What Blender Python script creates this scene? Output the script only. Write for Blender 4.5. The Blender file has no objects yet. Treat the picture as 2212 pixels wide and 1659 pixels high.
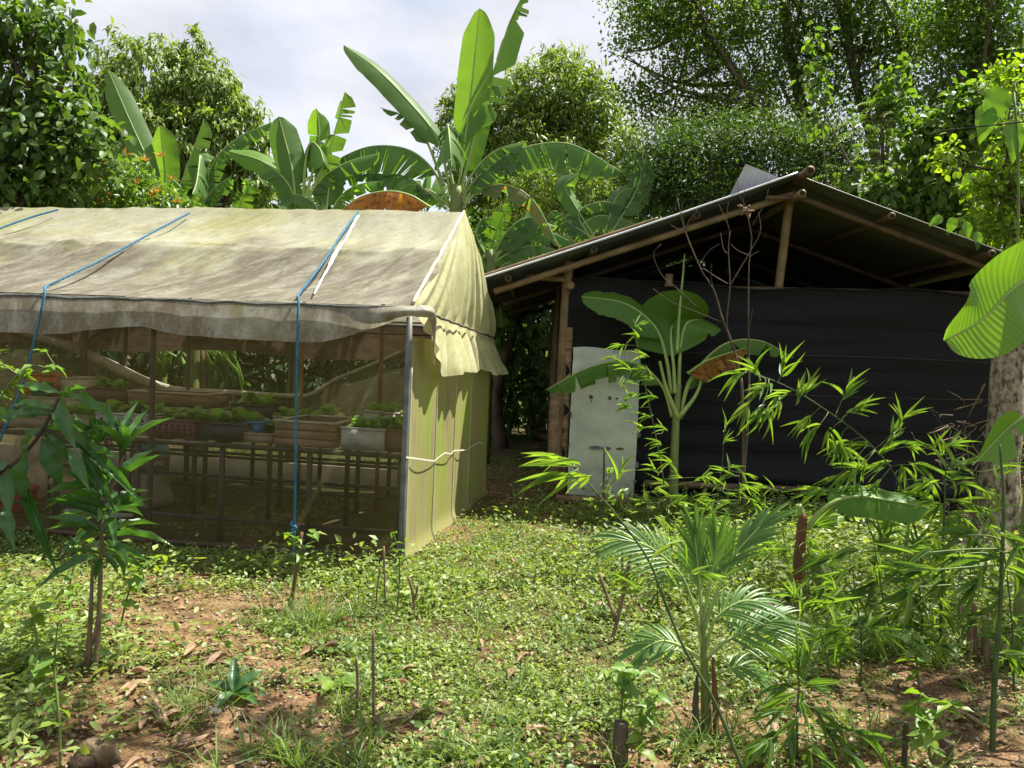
import bpy, math, random
import numpy as np
from mathutils import Vector, Matrix

sc = bpy.context.scene
# ---------------------------------------------------------------- camera
PITCH = math.radians(2.0)      # looks slightly down
ROLL = math.radians(2.4)       # the phone was held a little crooked
CAM_H = 1.6
PW, PH = 2212.0, 1659.0        # pixel frame used for measuring the photograph
FPX = 0.751 * PW
cam_d = bpy.data.cameras.new('camera')
cam_d.sensor_width = 36.0
cam_d.lens = 0.751 * 36.0
cam_d.clip_start = 0.05
cam_d.clip_end = 2000.0
cam = bpy.data.objects.new('camera', cam_d)
sc.collection.objects.link(cam)
_f = np.array([0.0, math.cos(PITCH), -math.sin(PITCH)])
_r0 = np.array([1.0, 0.0, 0.0])
_u0 = np.cross(_r0, _f)
CR = _r0 * math.cos(ROLL) + _u0 * math.sin(ROLL)
CU = -_r0 * math.sin(ROLL) + _u0 * math.cos(ROLL)
CF = _f
CPOS = np.array([0.0, 0.0, CAM_H])
cam.matrix_world = Matrix(((CR[0], CU[0], -CF[0], 0), (CR[1], CU[1], -CF[1], 0), (CR[2], CU[2], -CF[2], CAM_H), (0, 0, 0, 1)))
sc.camera = cam

# ---------------------------------------------------------------- world and sun
SUN_TO = np.array([0.46, 0.24, 1.0])
SUN_TO = SUN_TO / np.linalg.norm(SUN_TO)
sun_el = math.asin(SUN_TO[2])
sun_az = math.atan2(SUN_TO[0], SUN_TO[1])
world = bpy.data.worlds.new('World')
sc.world = world
world.use_nodes = True
wn = world.node_tree
for n in list(wn.nodes):
    wn.nodes.remove(n)
w_out = wn.nodes.new('ShaderNodeOutputWorld')
w_bg = wn.nodes.new('ShaderNodeBackground')
w_bg.inputs['Strength'].default_value = 0.1
w_sky = wn.nodes.new('ShaderNodeTexSky')
w_sky.sky_type = 'NISHITA'
w_sky.sun_disc = False
w_sky.sun_elevation = sun_el
w_sky.sun_rotation = sun_az
w_tc = wn.nodes.new('ShaderNodeTexCoord')
w_map = wn.nodes.new('ShaderNodeMapping')
w_map.inputs['Scale'].default_value = (1.0, 1.0, 2.2)
w_n1 = wn.nodes.new('ShaderNodeTexNoise')
w_n1.inputs['Scale'].default_value = 2.6
w_n1.inputs['Detail'].default_value = 7.0
w_n1.inputs['Roughness'].default_value = 0.55
w_r1 = wn.nodes.new('ShaderNodeValToRGB')
w_r1.color_ramp.elements[0].position = 0.30
w_r1.color_ramp.elements[0].color = (0.55, 0.55, 0.55, 1)
w_r1.color_ramp.elements[1].position = 0.55
w_r1.color_ramp.elements[1].color = (1, 1, 1, 1)
w_n2 = wn.nodes.new('ShaderNodeTexNoise')
w_n2.inputs['Scale'].default_value = 5.5
w_n2.inputs['Detail'].default_value = 8.0
w_r2 = wn.nodes.new('ShaderNodeValToRGB')
w_r2.color_ramp.elements[0].position = 0.35
w_r2.color_ramp.elements[0].color = (2.75, 2.82, 3.15, 1)
w_r2.color_ramp.elements[1].position = 0.72
w_r2.color_ramp.elements[1].color = (3.9, 3.92, 4.1, 1)
w_mix = wn.nodes.new('ShaderNodeMix')
w_mix.data_type = 'RGBA'
L = wn.links.new
L(w_tc.outputs['Generated'], w_map.inputs['Vector'])
L(w_map.outputs['Vector'], w_n1.inputs['Vector'])
L(w_map.outputs['Vector'], w_n2.inputs['Vector'])
L(w_n1.outputs['Fac'], w_r1.inputs['Fac'])
L(w_n2.outputs['Fac'], w_r2.inputs['Fac'])
L(w_r1.outputs['Color'], w_mix.inputs['Factor'])
L(w_sky.outputs['Color'], w_mix.inputs['A'])
L(w_r2.outputs['Color'], w_mix.inputs['B'])
L(w_mix.outputs['Result'], w_bg.inputs['Color'])
L(w_bg.outputs['Background'], w_out.inputs['Surface'])

sun_d = bpy.data.lights.new('sun', 'SUN')
sun_d.energy = 5.0
sun_d.angle = math.radians(0.53)
sun_d.color = (1.0, 0.955, 0.86)
sun = bpy.data.objects.new('sun', sun_d)
sc.collection.objects.link(sun)
sun.location = (6, 5, 20)
sun.rotation_euler = Vector((-SUN_TO[0], -SUN_TO[1], -SUN_TO[2])).to_track_quat('-Z', 'Y').to_euler()

sc.view_settings.view_transform = 'Standard'
sc.view_settings.look = 'None'
sc.view_settings.gamma = 1.0
sc.view_settings.use_curve_mapping = False
sc.view_settings.exposure = 1.4
sc.cycles.max_bounces = 8
sc.cycles.diffuse_bounces = 3
sc.cycles.glossy_bounces = 2
sc.cycles.transmission_bounces = 4
sc.cycles.transparent_max_bounces = 10
sc.cycles.caustics_reflective = False
sc.cycles.caustics_refractive = False

# ---------------------------------------------------------------- helpers
COL = sc.collection
RNG = np.random.default_rng(7)
random.seed(7)

def nrm(v):
    v = np.asarray(v, float)
    return v / (np.linalg.norm(v) + 1e-9)

def ray(px, py):
    return CF + CR * ((px - PW / 2) / FPX) - CU * ((py - PH / 2) / FPX)

def at(px, py, depth):
    return CPOS + ray(px, py) * depth

def ground(px, py, z=0.0):
    d = ray(px, py)
    return CPOS + d * ((z - CAM_H) / d[2])

def onplane(px, py, p0, n):
    d = ray(px, py)
    return CPOS + d * (np.dot(np.asarray(p0) - CPOS, n) / np.dot(d, n))

def vnoise(x, y, seed=0):
    """smooth value noise in [0,1]"""
    x = np.asarray(x, float); y = np.asarray(y, float)
    xi = np.floor(x).astype(np.int64); yi = np.floor(y).astype(np.int64)
    xf = x - xi; yf = y - yi
    def h(a, b):
        n = (a * 374761393 + b * 668265263 + seed * 1274126177) & 0x7fffffff
        n = ((n ^ (n >> 13)) * 1103515245) & 0x7fffffff
        n = n ^ (n >> 16)
        return (n & 0xffff) / 65535.0
    u = xf * xf * (3 - 2 * xf); v = yf * yf * (3 - 2 * yf)
    return (h(xi, yi) * (1 - u) + h(xi + 1, yi) * u) * (1 - v) + (h(xi, yi + 1) * (1 - u) + h(xi + 1, yi + 1) * u) * v

def fbm(x, y, seed=0, o=4):
    s = 0; a = 0.5; t = 0
    for k in range(o):
        s = s + a * vnoise(np.asarray(x) * 2 ** k, np.asarray(y) * 2 ** k, seed + k * 17); t += a; a *= 0.5
    return s / t

def gz(x, y):
    """height of the uneven soil"""
    return 0.07 * (fbm(np.asarray(x) * 0.7 + 50, np.asarray(y) * 0.7 + 50, 3, 3) - 0.5) - 0.01

def gpos(px, py):
    p = ground(px, py)
    p[2] = float(gz(p[0], p[1]))
    return p

def mesh_np(name, V, faces, uv=None, smooth=True):
    """faces: list of index arrays, each (m,k)"""
    me = bpy.data.meshes.new(name)
    V = np.ascontiguousarray(V, dtype=np.float32)
    me.vertices.add(len(V))
    me.vertices.foreach_set('co', V.ravel())
    loops = np.concatenate([np.asarray(f, dtype=np.int32).ravel() for f in faces])
    sizes = np.concatenate([np.full(len(f), np.asarray(f).shape[1], dtype=np.int32) for f in faces])
    starts = np.concatenate([[0], np.cumsum(sizes)[:-1]]).astype(np.int32)
    me.loops.add(len(loops))
    me.loops.foreach_set('vertex_index', loops)
    me.polygons.add(len(sizes))
    me.polygons.foreach_set('loop_start', starts)
    me.polygons.foreach_set('loop_total', sizes)
    if smooth:
        me.polygons.foreach_set('use_smooth', np.ones(len(sizes), dtype=bool))
    if uv is not None:
        ul = me.uv_layers.new(name='UVMap')
        ul.data.foreach_set('uv', np.ascontiguousarray(np.asarray(uv, dtype=np.float32)[loops]).ravel())
    me.update(calc_edges=True)
    me.validate()
    return me

def tag(o, label=None, cat=None, group=None, kind=None):
    if label: o['label'] = label
    if cat: o['category'] = cat
    if group: o['group'] = group
    if kind: o['kind'] = kind
    return o

def link(o, parent=None):
    COL.objects.link(o)
    if parent is not None:
        o.parent = parent
        if parent.type == 'EMPTY':
            o.matrix_parent_inverse = Matrix.Translation(-Vector(parent.location))
        elif parent.get('_moved'):
            o.matrix_parent_inverse = parent.matrix_basis.inverted()
    return o

def obj(name, me, mat=None, parent=None):
    o = bpy.data.objects.new(name, me)
    if mat is not None and len(me.materials) == 0:
        me.materials.append(mat)
    return link(o, parent)

def thing(name, loc, label, cat, group=None, kind=None):
    o = bpy.data.objects.new(name, None)
    o.empty_display_size = 0.1
    o.location = tuple(float(c) for c in loc)
    COL.objects.link(o)
    return tag(o, label, cat, group, kind)

class MB:
    """collects simple shapes into one mesh"""
    def __init__(s):
        s.v = []; s.q = []; s.t = []; s.uv = []; s.n = 0
    def add(s, V, quads=None, tris=None, uv=None):
        V = np.asarray(V, float)
        if quads is not None and len(quads): s.q.append(np.asarray(quads) + s.n)
        if tris is not None and len(tris): s.t.append(np.asarray(tris) + s.n)
        s.v.append(V)
        s.uv.append(np.zeros((len(V), 2)) if uv is None else np.asarray(uv, float))
        s.n += len(V)
        return s
    def box(s, c, size, R=None):
        c = np.asarray(c, float); h = np.asarray(size, float) / 2
        P = np.array([[x, y, z] for x in (-1, 1) for y in (-1, 1) for z in (-1, 1)], float) * h
        if R is not None: P = P @ np.asarray(R).T
        return s.add(P + c, [[0, 1, 3, 2], [4, 6, 7, 5], [0, 4, 5, 1], [2, 3, 7, 6], [0, 2, 6, 4], [1, 5, 7, 3]])
    def tube(s, pts, rad, seg=8, cap=True):
        P = np.asarray(pts, float); n = len(P)
        r = np.full(n, rad, float) if np.isscalar(rad) else np.interp(np.linspace(0, 1, n), np.linspace(0, 1, len(rad)), rad)
        T = np.gradient(P, axis=0); T /= (np.linalg.norm(T, axis=1)[:, None] + 1e-9)
        ref = np.array([0, 0, 1.0]) if abs(T[0][2]) < 0.9 else np.array([1.0, 0, 0])
        a = np.cross(T[0], ref); a /= np.linalg.norm(a)
        V = []; UV = []
        ang = np.linspace(0, 2 * math.pi, seg, endpoint=False)
        le = np.concatenate([[0], np.cumsum(np.linalg.norm(np.diff(P, axis=0), axis=1))])
        for i in range(n):
            a = a - T[i] * np.dot(a, T[i]); a /= (np.linalg.norm(a) + 1e-9)
            b = np.cross(T[i], a)
            V.append(P[i] + r[i] * (np.cos(ang)[:, None] * a + np.sin(ang)[:, None] * b))
            UV.append(np.stack([np.linspace(0, 1, seg), np.full(seg, le[i])], 1))
        V = np.concatenate(V); UV = np.concatenate(UV)
        q = []
        for i in range(n - 1):
            for k in range(seg):
                k2 = (k + 1) % seg
                q.append([i * seg + k, i * seg + k2, (i + 1) * seg + k2, (i + 1) * seg + k])
        t = []
        if cap:
            V = np.concatenate([V, P[:1], P[-1:]]); UV = np.concatenate([UV, UV[:1], UV[-1:]])
            for k in range(seg):
                k2 = (k + 1) % seg
                t.append([n * seg, k2, k]); t.append([n * seg + 1, (n - 1) * seg + k, (n - 1) * seg + k2])
        return s.add(V, q, t, UV)
    def grid(s, G, uv=None, double=False):
        """G (a,b,3)"""
        a, b = G.shape[:2]
        I = np.arange(a * b).reshape(a, b)
        q = np.stack([I[:-1, :-1], I[1:, :-1], I[1:, 1:], I[:-1, 1:]], -1).reshape(-1, 4)
        return s.add(G.reshape(-1, 3), q, None, None if uv is None else uv.reshape(-1, 2))
    def mesh(s, name, smooth=True):
        f = []
        if s.q: f.append(np.concatenate(s.q))
        if s.t: f.append(np.concatenate(s.t))
        return mesh_np(name, np.concatenate(s.v), f, np.concatenate(s.uv), smooth)
    def build(s, name, mat, parent=None, smooth=True):
        return obj(name, s.mesh(name, smooth), mat, parent)

def bez(pts, n=24):
    """smooth curve through the points (Catmull-Rom)"""
    P = np.asarray(pts, float)
    if len(P) == 2:
        t = np.linspace(0, 1, n)[:, None]
        return P[0] * (1 - t) + P[1] * t
    Q = np.concatenate([[2 * P[0] - P[1]], P, [2 * P[-1] - P[-2]]])
    seg = np.linalg.norm(np.diff(P, axis=0), axis=1)
    cum = np.concatenate([[0], np.cumsum(seg)])
    out = []
    for s_ in np.linspace(0, cum[-1], n):
        i = int(min(max(np.searchsorted(cum, s_, 'right') - 1, 0), len(P) - 2))
        t = (s_ - cum[i]) / (seg[i] + 1e-9)
        a, b, c, d = Q[i], Q[i + 1], Q[i + 2], Q[i + 3]
        out.append(0.5 * ((2 * b) + (-a + c) * t + (2 * a - 5 * b + 4 * c - d) * t * t + (-a + 3 * b - 3 * c + d) * t ** 3))
    return np.array(out)

# ---------------------------------------------------------------- materials
def new_mat(name):
    m = bpy.data.materials.new(name)
    m.use_nodes = True
    nt = m.node_tree
    for n in list(nt.nodes): nt.nodes.remove(n)
    out = nt.nodes.new('ShaderNodeOutputMaterial')
    return m, nt, out

def N(nt, typ, **kw):
    n = nt.nodes.new(typ)
    for k, v in kw.items():
        if k in n.inputs: n.inputs[k].default_value = v
        else: setattr(n, k, v)
    return n

def ramp(nt, fac, stops, interp='LINEAR'):
    r = nt.nodes.new('ShaderNodeValToRGB')
    r.color_ramp.interpolation = interp
    els = r.color_ramp.elements
    while len(els) < len(stops): els.new(0.5)
    for e, (p, c) in zip(els, stops):
        e.position = p
        e.color = tuple(c) + (1,) if len(c) == 3 else c
    nt.links.new(fac, r.inputs['Fac'])
    return r.outputs['Color']

def mixc(nt, fac, a, b, blend='MIX'):
    m = nt.nodes.new('ShaderNodeMix')
    m.data_type = 'RGBA'; m.blend_type = blend
    for sock, v in (('Factor', fac), ('A', a), ('B', b)):
        s_ = [i for i in m.inputs if i.name == sock and (i.type == ('VALUE' if sock == 'Factor' else 'RGBA'))][0]
        if hasattr(v, 'is_linked') or hasattr(v, 'links'): nt.links.new(v, s_)
        elif sock == 'Factor': s_.default_value = v
        else: s_.default_value = tuple(v) + (1,) if len(v) == 3 else v
    return [o for o in m.outputs if o.type == 'RGBA'][0]

def noise(nt, vec, scale, detail=4.0, rough=0.55, vscale=None):
    if vscale is not None:
        mp = nt.nodes.new('ShaderNodeMapping')
        mp.inputs['Scale'].default_value = vscale
        nt.links.new(vec, mp.inputs['Vector']); vec = mp.outputs['Vector']
    n = N(nt, 'ShaderNodeTexNoise', Scale=scale, Detail=detail, Roughness=rough)
    nt.links.new(vec, n.inputs['Vector'])
    return n.outputs['Fac']

def bump(nt, h, strength=0.4, dist=0.01):
    b = N(nt, 'ShaderNodeBump', Strength=strength, Distance=dist)
    nt.links.new(h, b.inputs['Height'])
    return b.outputs['Normal']

def mat_leaf(name, c1, c2, trans=0.35, tcol=None, rough=0.42, veins=0.0, dry=None, spec=0.5):
    """leaf: gloss over diffuse plus light passing through"""
    m, nt, out = new_mat(name)
    geo = nt.nodes.new('ShaderNodeNewGeometry')
    oi = nt.nodes.new('ShaderNodeObjectInfo')
    ad = N(nt, 'ShaderNodeMath', operation='ADD'); fr = N(nt, 'ShaderNodeMath', operation='FRACT')
    nt.links.new(geo.outputs['Random Per Island'], ad.inputs[0]); nt.links.new(oi.outputs['Random'], ad.inputs[1])
    nt.links.new(ad.outputs[0], fr.inputs[0])
    col = mixc(nt, fr.outputs[0], c1, c2)
    tc = nt.nodes.new('ShaderNodeTexCoord')
    normal = None
    if veins:
        sx = nt.nodes.new('ShaderNodeSeparateXYZ'); nt.links.new(tc.outputs['UV'], sx.inputs[0])
        mu = N(nt, 'ShaderNodeMath', operation='MULTIPLY'); mu.inputs[1].default_value = veins
        nt.links.new(sx.outputs['X'], mu.inputs[0])
        si = N(nt, 'ShaderNodeMath', operation='SINE'); nt.links.new(mu.outputs[0], si.inputs[0])
        nn = noise(nt, tc.outputs['UV'], 60.0, 3.0, 0.6, (1.0, 0.05, 1.0))
        s2 = N(nt, 'ShaderNodeMath', operation='ADD'); nt.links.new(si.outputs[0], s2.inputs[0]); nt.links.new(nn, s2.inputs[1])
        k = ramp(nt, s2.outputs[0], [(0.0, (0.90, 0.90, 0.90)), (1.0, (1.0, 1.0, 1.0))])
        col = mixc(nt, 1.0, col, k, 'MULTIPLY')
        normal = bump(nt, s2.outputs[0], 0.16, 0.004)
    if dry:
        nd = noise(nt, tc.outputs['UV'], 3.0, 5.0, 0.7, (3.5, 1.0, 1.0))
        f = ramp(nt, nd, [(dry[1], (0, 0, 0)), (min(dry[1] + 0.1, 1.0), (1, 1, 1))])
        col = mixc(nt, f, col, dry[0])
    pb = N(nt, 'ShaderNodeBsdfPrincipled', Roughness=rough)
    pb.inputs['Specular IOR Level'].default_value = spec
    nt.links.new(col, pb.inputs['Base Color'])
    tr = nt.nodes.new('ShaderNodeBsdfTranslucent')
    tcol = tcol or (2.2, 2.0, 0.8)
    tm = mixc(nt, 1.0, col, tcol, 'MULTIPLY')
    nt.links.new(tm, tr.inputs['Color'])
    if normal is not None:
        nt.links.new(normal, pb.inputs['Normal']); nt.links.new(normal, tr.inputs['Normal'])
    mx = N(nt, 'ShaderNodeMixShader'); mx.inputs[0].default_value = trans
    nt.links.new(pb.outputs[0], mx.inputs[1]); nt.links.new(tr.outputs[0], mx.inputs[2])
    nt.links.new(mx.outputs[0], out.inputs['Surface'])
    return m

def mat_basic(name, stops, scale=6.0, rough=0.8, bumps=0.3, bdist=0.01, vscale=None, coord='Object', metallic=0.0, spec=0.3, detail=6.0, trans=0.0):
    m, nt, out = new_mat(name)
    tc = nt.nodes.new('ShaderNodeTexCoord')
    nf = noise(nt, tc.outputs[coord], scale, detail, 0.6, vscale)
    col = ramp(nt, nf, stops)
    pb = N(nt, 'ShaderNodeBsdfPrincipled', Roughness=rough, Metallic=metallic)
    pb.inputs['Specular IOR Level'].default_value = spec
    nt.links.new(col, pb.inputs['Base Color'])
    if bumps:
        nf2 = noise(nt, tc.outputs[coord], scale * 3, 5.0, 0.6, vscale)
        nt.links.new(bump(nt, nf2, bumps, bdist), pb.inputs['Normal'])
    if trans:
        tr = nt.nodes.new('ShaderNodeBsdfTranslucent'); nt.links.new(col, tr.inputs['Color'])
        mx = N(nt, 'ShaderNodeMixShader'); mx.inputs[0].default_value = trans
        nt.links.new(pb.outputs[0], mx.inputs[1]); nt.links.new(tr.outputs[0], mx.inputs[2])
        nt.links.new(mx.outputs[0], out.inputs['Surface'])
    else:
        nt.links.new(pb.outputs[0], out.inputs['Surface'])
    return m

def mat_net(name, stops, cover=0.5, scale=3.0, vscale=(1, 1, 1), trans=0.35, streak=0.15, coord='UV'):
    """woven insect net: part of it is open, the threads are dull and let some light through"""
    m, nt, out = new_mat(name)
    tc = nt.nodes.new('ShaderNodeTexCoord')
    nf = noise(nt, tc.outputs[coord], scale, 6.0, 0.65, vscale)
    col = ramp(nt, nf, stops)
    df = nt.nodes.new('ShaderNodeBsdfDiffuse'); nt.links.new(col, df.inputs['Color'])
    tr = nt.nodes.new('ShaderNodeBsdfTranslucent'); nt.links.new(col, tr.inputs['Color'])
    mx = N(nt, 'ShaderNodeMixShader'); mx.inputs[0].default_value = trans
    nt.links.new(df.outputs[0], mx.inputs[1]); nt.links.new(tr.outputs[0], mx.inputs[2])
    tp = nt.nodes.new('ShaderNodeBsdfTransparent')
    m2 = nt.nodes.new('ShaderNodeMixShader')
    nf2 = noise(nt, tc.outputs[coord], scale * 2.3, 5.0, 0.7, vscale)
    cv = ramp(nt, nf2, [(0.3, (cover - streak,) * 3), (0.7, (min(cover + streak, 1),) * 3)])
    nt.links.new(cv, m2.inputs[0])
    nt.links.new(tp.outputs[0], m2.inputs[1]); nt.links.new(mx.outputs[0], m2.inputs[2])
    nt.links.new(m2.outputs[0], out.inputs['Surface'])
    return m

G1, G2 = (0.045, 0.10, 0.018), (0.085, 0.17, 0.03)
M = {}
M['banana'] = mat_leaf('banana_leaf', (0.055, 0.125, 0.030), (0.10, 0.18, 0.045), 0.38, (2.6, 2.6, 0.6), 0.45, 0.0, ((0.20, 0.12, 0.03), 0.66), spec=0.35)
M['banana_young'] = mat_leaf('banana_leaf_young', (0.085, 0.19, 0.028), (0.125, 0.24, 0.04), 0.46, (2.7, 2.5, 0.5), 0.45, 0.0, ((0.24, 0.16, 0.03), 0.70), spec=0.35)
M['banana_near'] = mat_leaf('banana_leaf_near', (0.085, 0.19, 0.028), (0.125, 0.24, 0.04), 0.46, (2.7, 2.5, 0.5), 0.42, 330.0, ((0.22, 0.14, 0.03), 0.74), spec=0.35)
M['banana_part_dry'] = mat_leaf('banana_leaf_part_dry', (0.06, 0.13, 0.03), (0.09, 0.17, 0.04), 0.36, (2.3, 2.2, 0.8), 0.5, 420.0, ((0.26, 0.10, 0.02), 0.50))
M['banana_dry'] = mat_leaf('banana_leaf_dry', (0.40, 0.20, 0.04), (0.30, 0.14, 0.03), 0.40, (1.6, 1.4, 0.5), 0.75, 0.0, ((0.13, 0.06, 0.02), 0.50))
M['midrib'] = mat_basic('banana_midrib', [(0.3, (0.20, 0.30, 0.08)), (0.7, (0.32, 0.40, 0.12))], 4.0, 0.5, 0.1)
M['pseudostem'] = mat_basic('banana_pseudostem', [(0.25, (0.07, 0.04, 0.02)), (0.42, (0.12, 0.14, 0.04)), (0.7, (0.20, 0.27, 0.075))], 5.0, 0.55, 0.4, 0.01, (1, 1, 0.25))
M['stem_dry'] = mat_basic('dry_banana_stem', [(0.3, (0.05, 0.022, 0.01)), (0.55, (0.18, 0.08, 0.035)), (0.75, (0.36, 0.18, 0.07))], 9.0, 0.8, 0.6, 0.01, (1, 1, 0.12))
M['mango'] = mat_leaf('mango_leaf', (0.085, 0.15, 0.028), (0.21, 0.27, 0.055), 0.30, (2.0, 2.1, 0.7), 0.45, spec=0.35)
M['mango_near'] = mat_leaf('mango_leaf_near', (0.035, 0.095, 0.028), (0.065, 0.15, 0.035), 0.28, (2.6, 2.8, 0.6), 0.33, spec=0.55, veins=150.0)
M['broadleaf'] = mat_leaf('broad_leaf', (0.04, 0.085, 0.018), (0.11, 0.175, 0.035), 0.32, (2.2, 2.3, 0.7), 0.5, spec=0.3)
M['bush'] = mat_leaf('bush_leaf', (0.07, 0.15, 0.022), (0.15, 0.23, 0.035), 0.35, (2.0, 2.0, 0.6), 0.40)
M['bush_red'] = mat_leaf('young_shoot_leaf', (0.30, 0.14, 0.03), (0.36, 0.24, 0.04), 0.35, (1.7, 1.4, 0.6), 0.45)
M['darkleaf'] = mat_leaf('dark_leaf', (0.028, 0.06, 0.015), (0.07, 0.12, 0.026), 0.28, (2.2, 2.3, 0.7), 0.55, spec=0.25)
M['small'] = mat_leaf('small_leaf', (0.055, 0.11, 0.020), (0.115, 0.18, 0.03), 0.40, (2.3, 2.4, 0.6), 0.52, spec=0.3)
M['lime'] = mat_leaf('lime_leaf', (0.13, 0.24, 0.02), (0.22, 0.32, 0.03), 0.45, (2.0, 1.9, 0.5), 0.42)
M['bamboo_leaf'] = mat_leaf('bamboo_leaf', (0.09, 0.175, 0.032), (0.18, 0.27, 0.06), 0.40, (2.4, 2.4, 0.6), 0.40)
M['bamboo_shade'] = mat_leaf('bamboo_leaf_shaded', (0.06, 0.125, 0.03), (0.12, 0.195, 0.045), 0.38, (2.4, 2.4, 0.6), 0.42)  # darker copy of the bamboo leaf, with shade put into the colour
M['palm'] = mat_leaf('palm_leaflet', (0.065, 0.15, 0.030), (0.11, 0.21, 0.04), 0.36, (2.3, 2.3, 0.6), 0.40)
M['weed'] = mat_leaf('weed_leaf', (0.09, 0.155, 0.027), (0.28, 0.34, 0.10), 0.36, (2.0, 2.0, 0.6), 0.48)
M['weed_dark'] = mat_leaf('dark_weed_leaf', (0.055, 0.115, 0.022), (0.14, 0.21, 0.045), 0.34, (2.0, 2.0, 0.6), 0.5)
M['grass'] = mat_leaf('grass_blade', (0.07, 0.135, 0.025), (0.18, 0.25, 0.06), 0.35, (2.0, 2.0, 0.6), 0.5)
M['chili'] = mat_leaf('chili_leaf', (0.10, 0.20, 0.03), (0.18, 0.27, 0.04), 0.38, (2.0, 2.0, 0.5), 0.45)
M['dryleaf'] = mat_leaf('dry_leaf', (0.10, 0.052, 0.026), (0.33, 0.215, 0.125), 0.12, (1.2, 1.0, 0.7), 0.7)
M['twig'] = mat_basic('twig', [(0.3, (0.10, 0.065, 0.04)), (0.7, (0.24, 0.17, 0.10))], 14.0, 0.85, 0.4, 0.004)
M['greenstem'] = mat_basic('green_stem', [(0.3, (0.08, 0.12, 0.03)), (0.7, (0.16, 0.22, 0.06))], 14.0, 0.6, 0.2, 0.003)
M['bark'] = mat_basic('bark', [(0.3, (0.045, 0.032, 0.022)), (0.7, (0.14, 0.105, 0.07))], 7.0, 0.9, 0.7, 0.02, (1, 1, 0.35))
M['bark_pale'] = mat_basic('pale_bark', [(0.36, (0.05, 0.036, 0.022)), (0.47, (0.24, 0.19, 0.12)), (0.56, (0.36, 0.31, 0.22)), (0.7, (0.46, 0.41, 0.31))], 22.0, 0.9, 1.0, 0.03, (1, 1, 0.6))
M['bamboo'] = mat_basic('dry_bamboo', [(0.25, (0.095, 0.06, 0.03)), (0.55, (0.21, 0.145, 0.075)), (0.8, (0.32, 0.24, 0.135))], 5.0, 0.5, 0.25, 0.004, (1, 1, 1))
M['bamboo_dark'] = mat_basic('dark_bamboo', [(0.25, (0.055, 0.035, 0.018)), (0.6, (0.14, 0.095, 0.05)), (0.8, (0.23, 0.165, 0.09))], 5.0, 0.6, 0.3, 0.004)  # darker copy of the dry bamboo
M['culm'] = mat_basic('green_bamboo_culm', [(0.3, (0.03, 0.055, 0.02)), (0.7, (0.08, 0.12, 0.035))], 8.0, 0.45, 0.1)
M['hollow'] = mat_basic('dark_hollow', [(0.3, (0.012, 0.008, 0.005)), (0.7, (0.03, 0.02, 0.012))], 8.0, 0.9, 0.0)
M['iron'] = mat_basic('dark_iron', [(0.3, (0.030, 0.024, 0.020)), (0.7, (0.075, 0.055, 0.042))], 12.0, 0.65, 0.2, 0.003, spec=0.4)
M['rust'] = mat_basic('rusty_pipe', [(0.3, (0.10, 0.035, 0.018)), (0.7, (0.22, 0.09, 0.045))], 12.0, 0.7, 0.3, 0.003)
M['galv'] = mat_basic('grey_pipe', [(0.3, (0.06, 0.065, 0.06)), (0.7, (0.16, 0.17, 0.16))], 8.0, 0.5, 0.1, 0.002, spec=0.5)
M['rope'] = mat_basic('blue_rope', [(0.3, (0.015, 0.085, 0.16)), (0.7, (0.05, 0.21, 0.33))], 40.0, 0.6, 0.6, 0.004)
M['cord'] = mat_basic('dark_cord', [(0.3, (0.02, 0.018, 0.012)), (0.7, (0.06, 0.05, 0.035))], 30.0, 0.8, 0.3)
M['soil_dark'] = mat_basic('potting_soil', [(0.3, (0.03, 0.02, 0.012)), (0.7, (0.10, 0.07, 0.045))], 20.0, 0.95, 0.8, 0.02)
# ================================================================ ground
def bare_at(x, y):
    """1 where soil shows, 0 where the weeds close up"""
    x = np.asarray(x, float); y = np.asarray(y, float)
    b = np.zeros_like(x)
    for (px, py, rx, ry, k) in ((330, 1330, 0.75, 0.7, 1.0), (480, 1330, 0.7, 0.55, 1.0), (330, 1540, 0.9, 0.4, 1.0), (620, 1440, 0.5, 0.3, 0.55), (260, 1610, 0.9, 0.35, 1.0), (120, 1560, 0.5, 0.35, 0.9),
                                (800, 1580, 0.35, 0.18, 0.7), (1880, 1560, 0.8, 0.45, 1.0), (2150, 1600, 0.7, 0.7, 1.0), (2150, 1500, 0.7, 0.5, 0.9), (1580, 1560, 0.4, 0.3, 0.9), (1450, 1650, 0.5, 0.25, 0.7),
                                (1100, 1060, 1.1, 2.4, 0.8), (1320, 1420, 0.3, 0.22, 0.6), (1300, 1610, 0.4, 0.2, 0.45), (1000, 1570, 0.35, 0.14, 0.4), (1750, 1350, 0.5, 0.3, 0.5), (300, 1245, 1.6, 0.35, 0.7)):
        g = ground(px, py)
        b = np.maximum(b, k * np.exp(-((x - g[0]) / rx) ** 2 - ((y - g[1]) / ry) ** 2))
    n = fbm(x * 2.3 + 11, y * 2.3 + 5, 21, 4)
    return np.clip(b * 1.1 + (n - 0.5) * 1.3 - 0.04, 0, 1)

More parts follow.
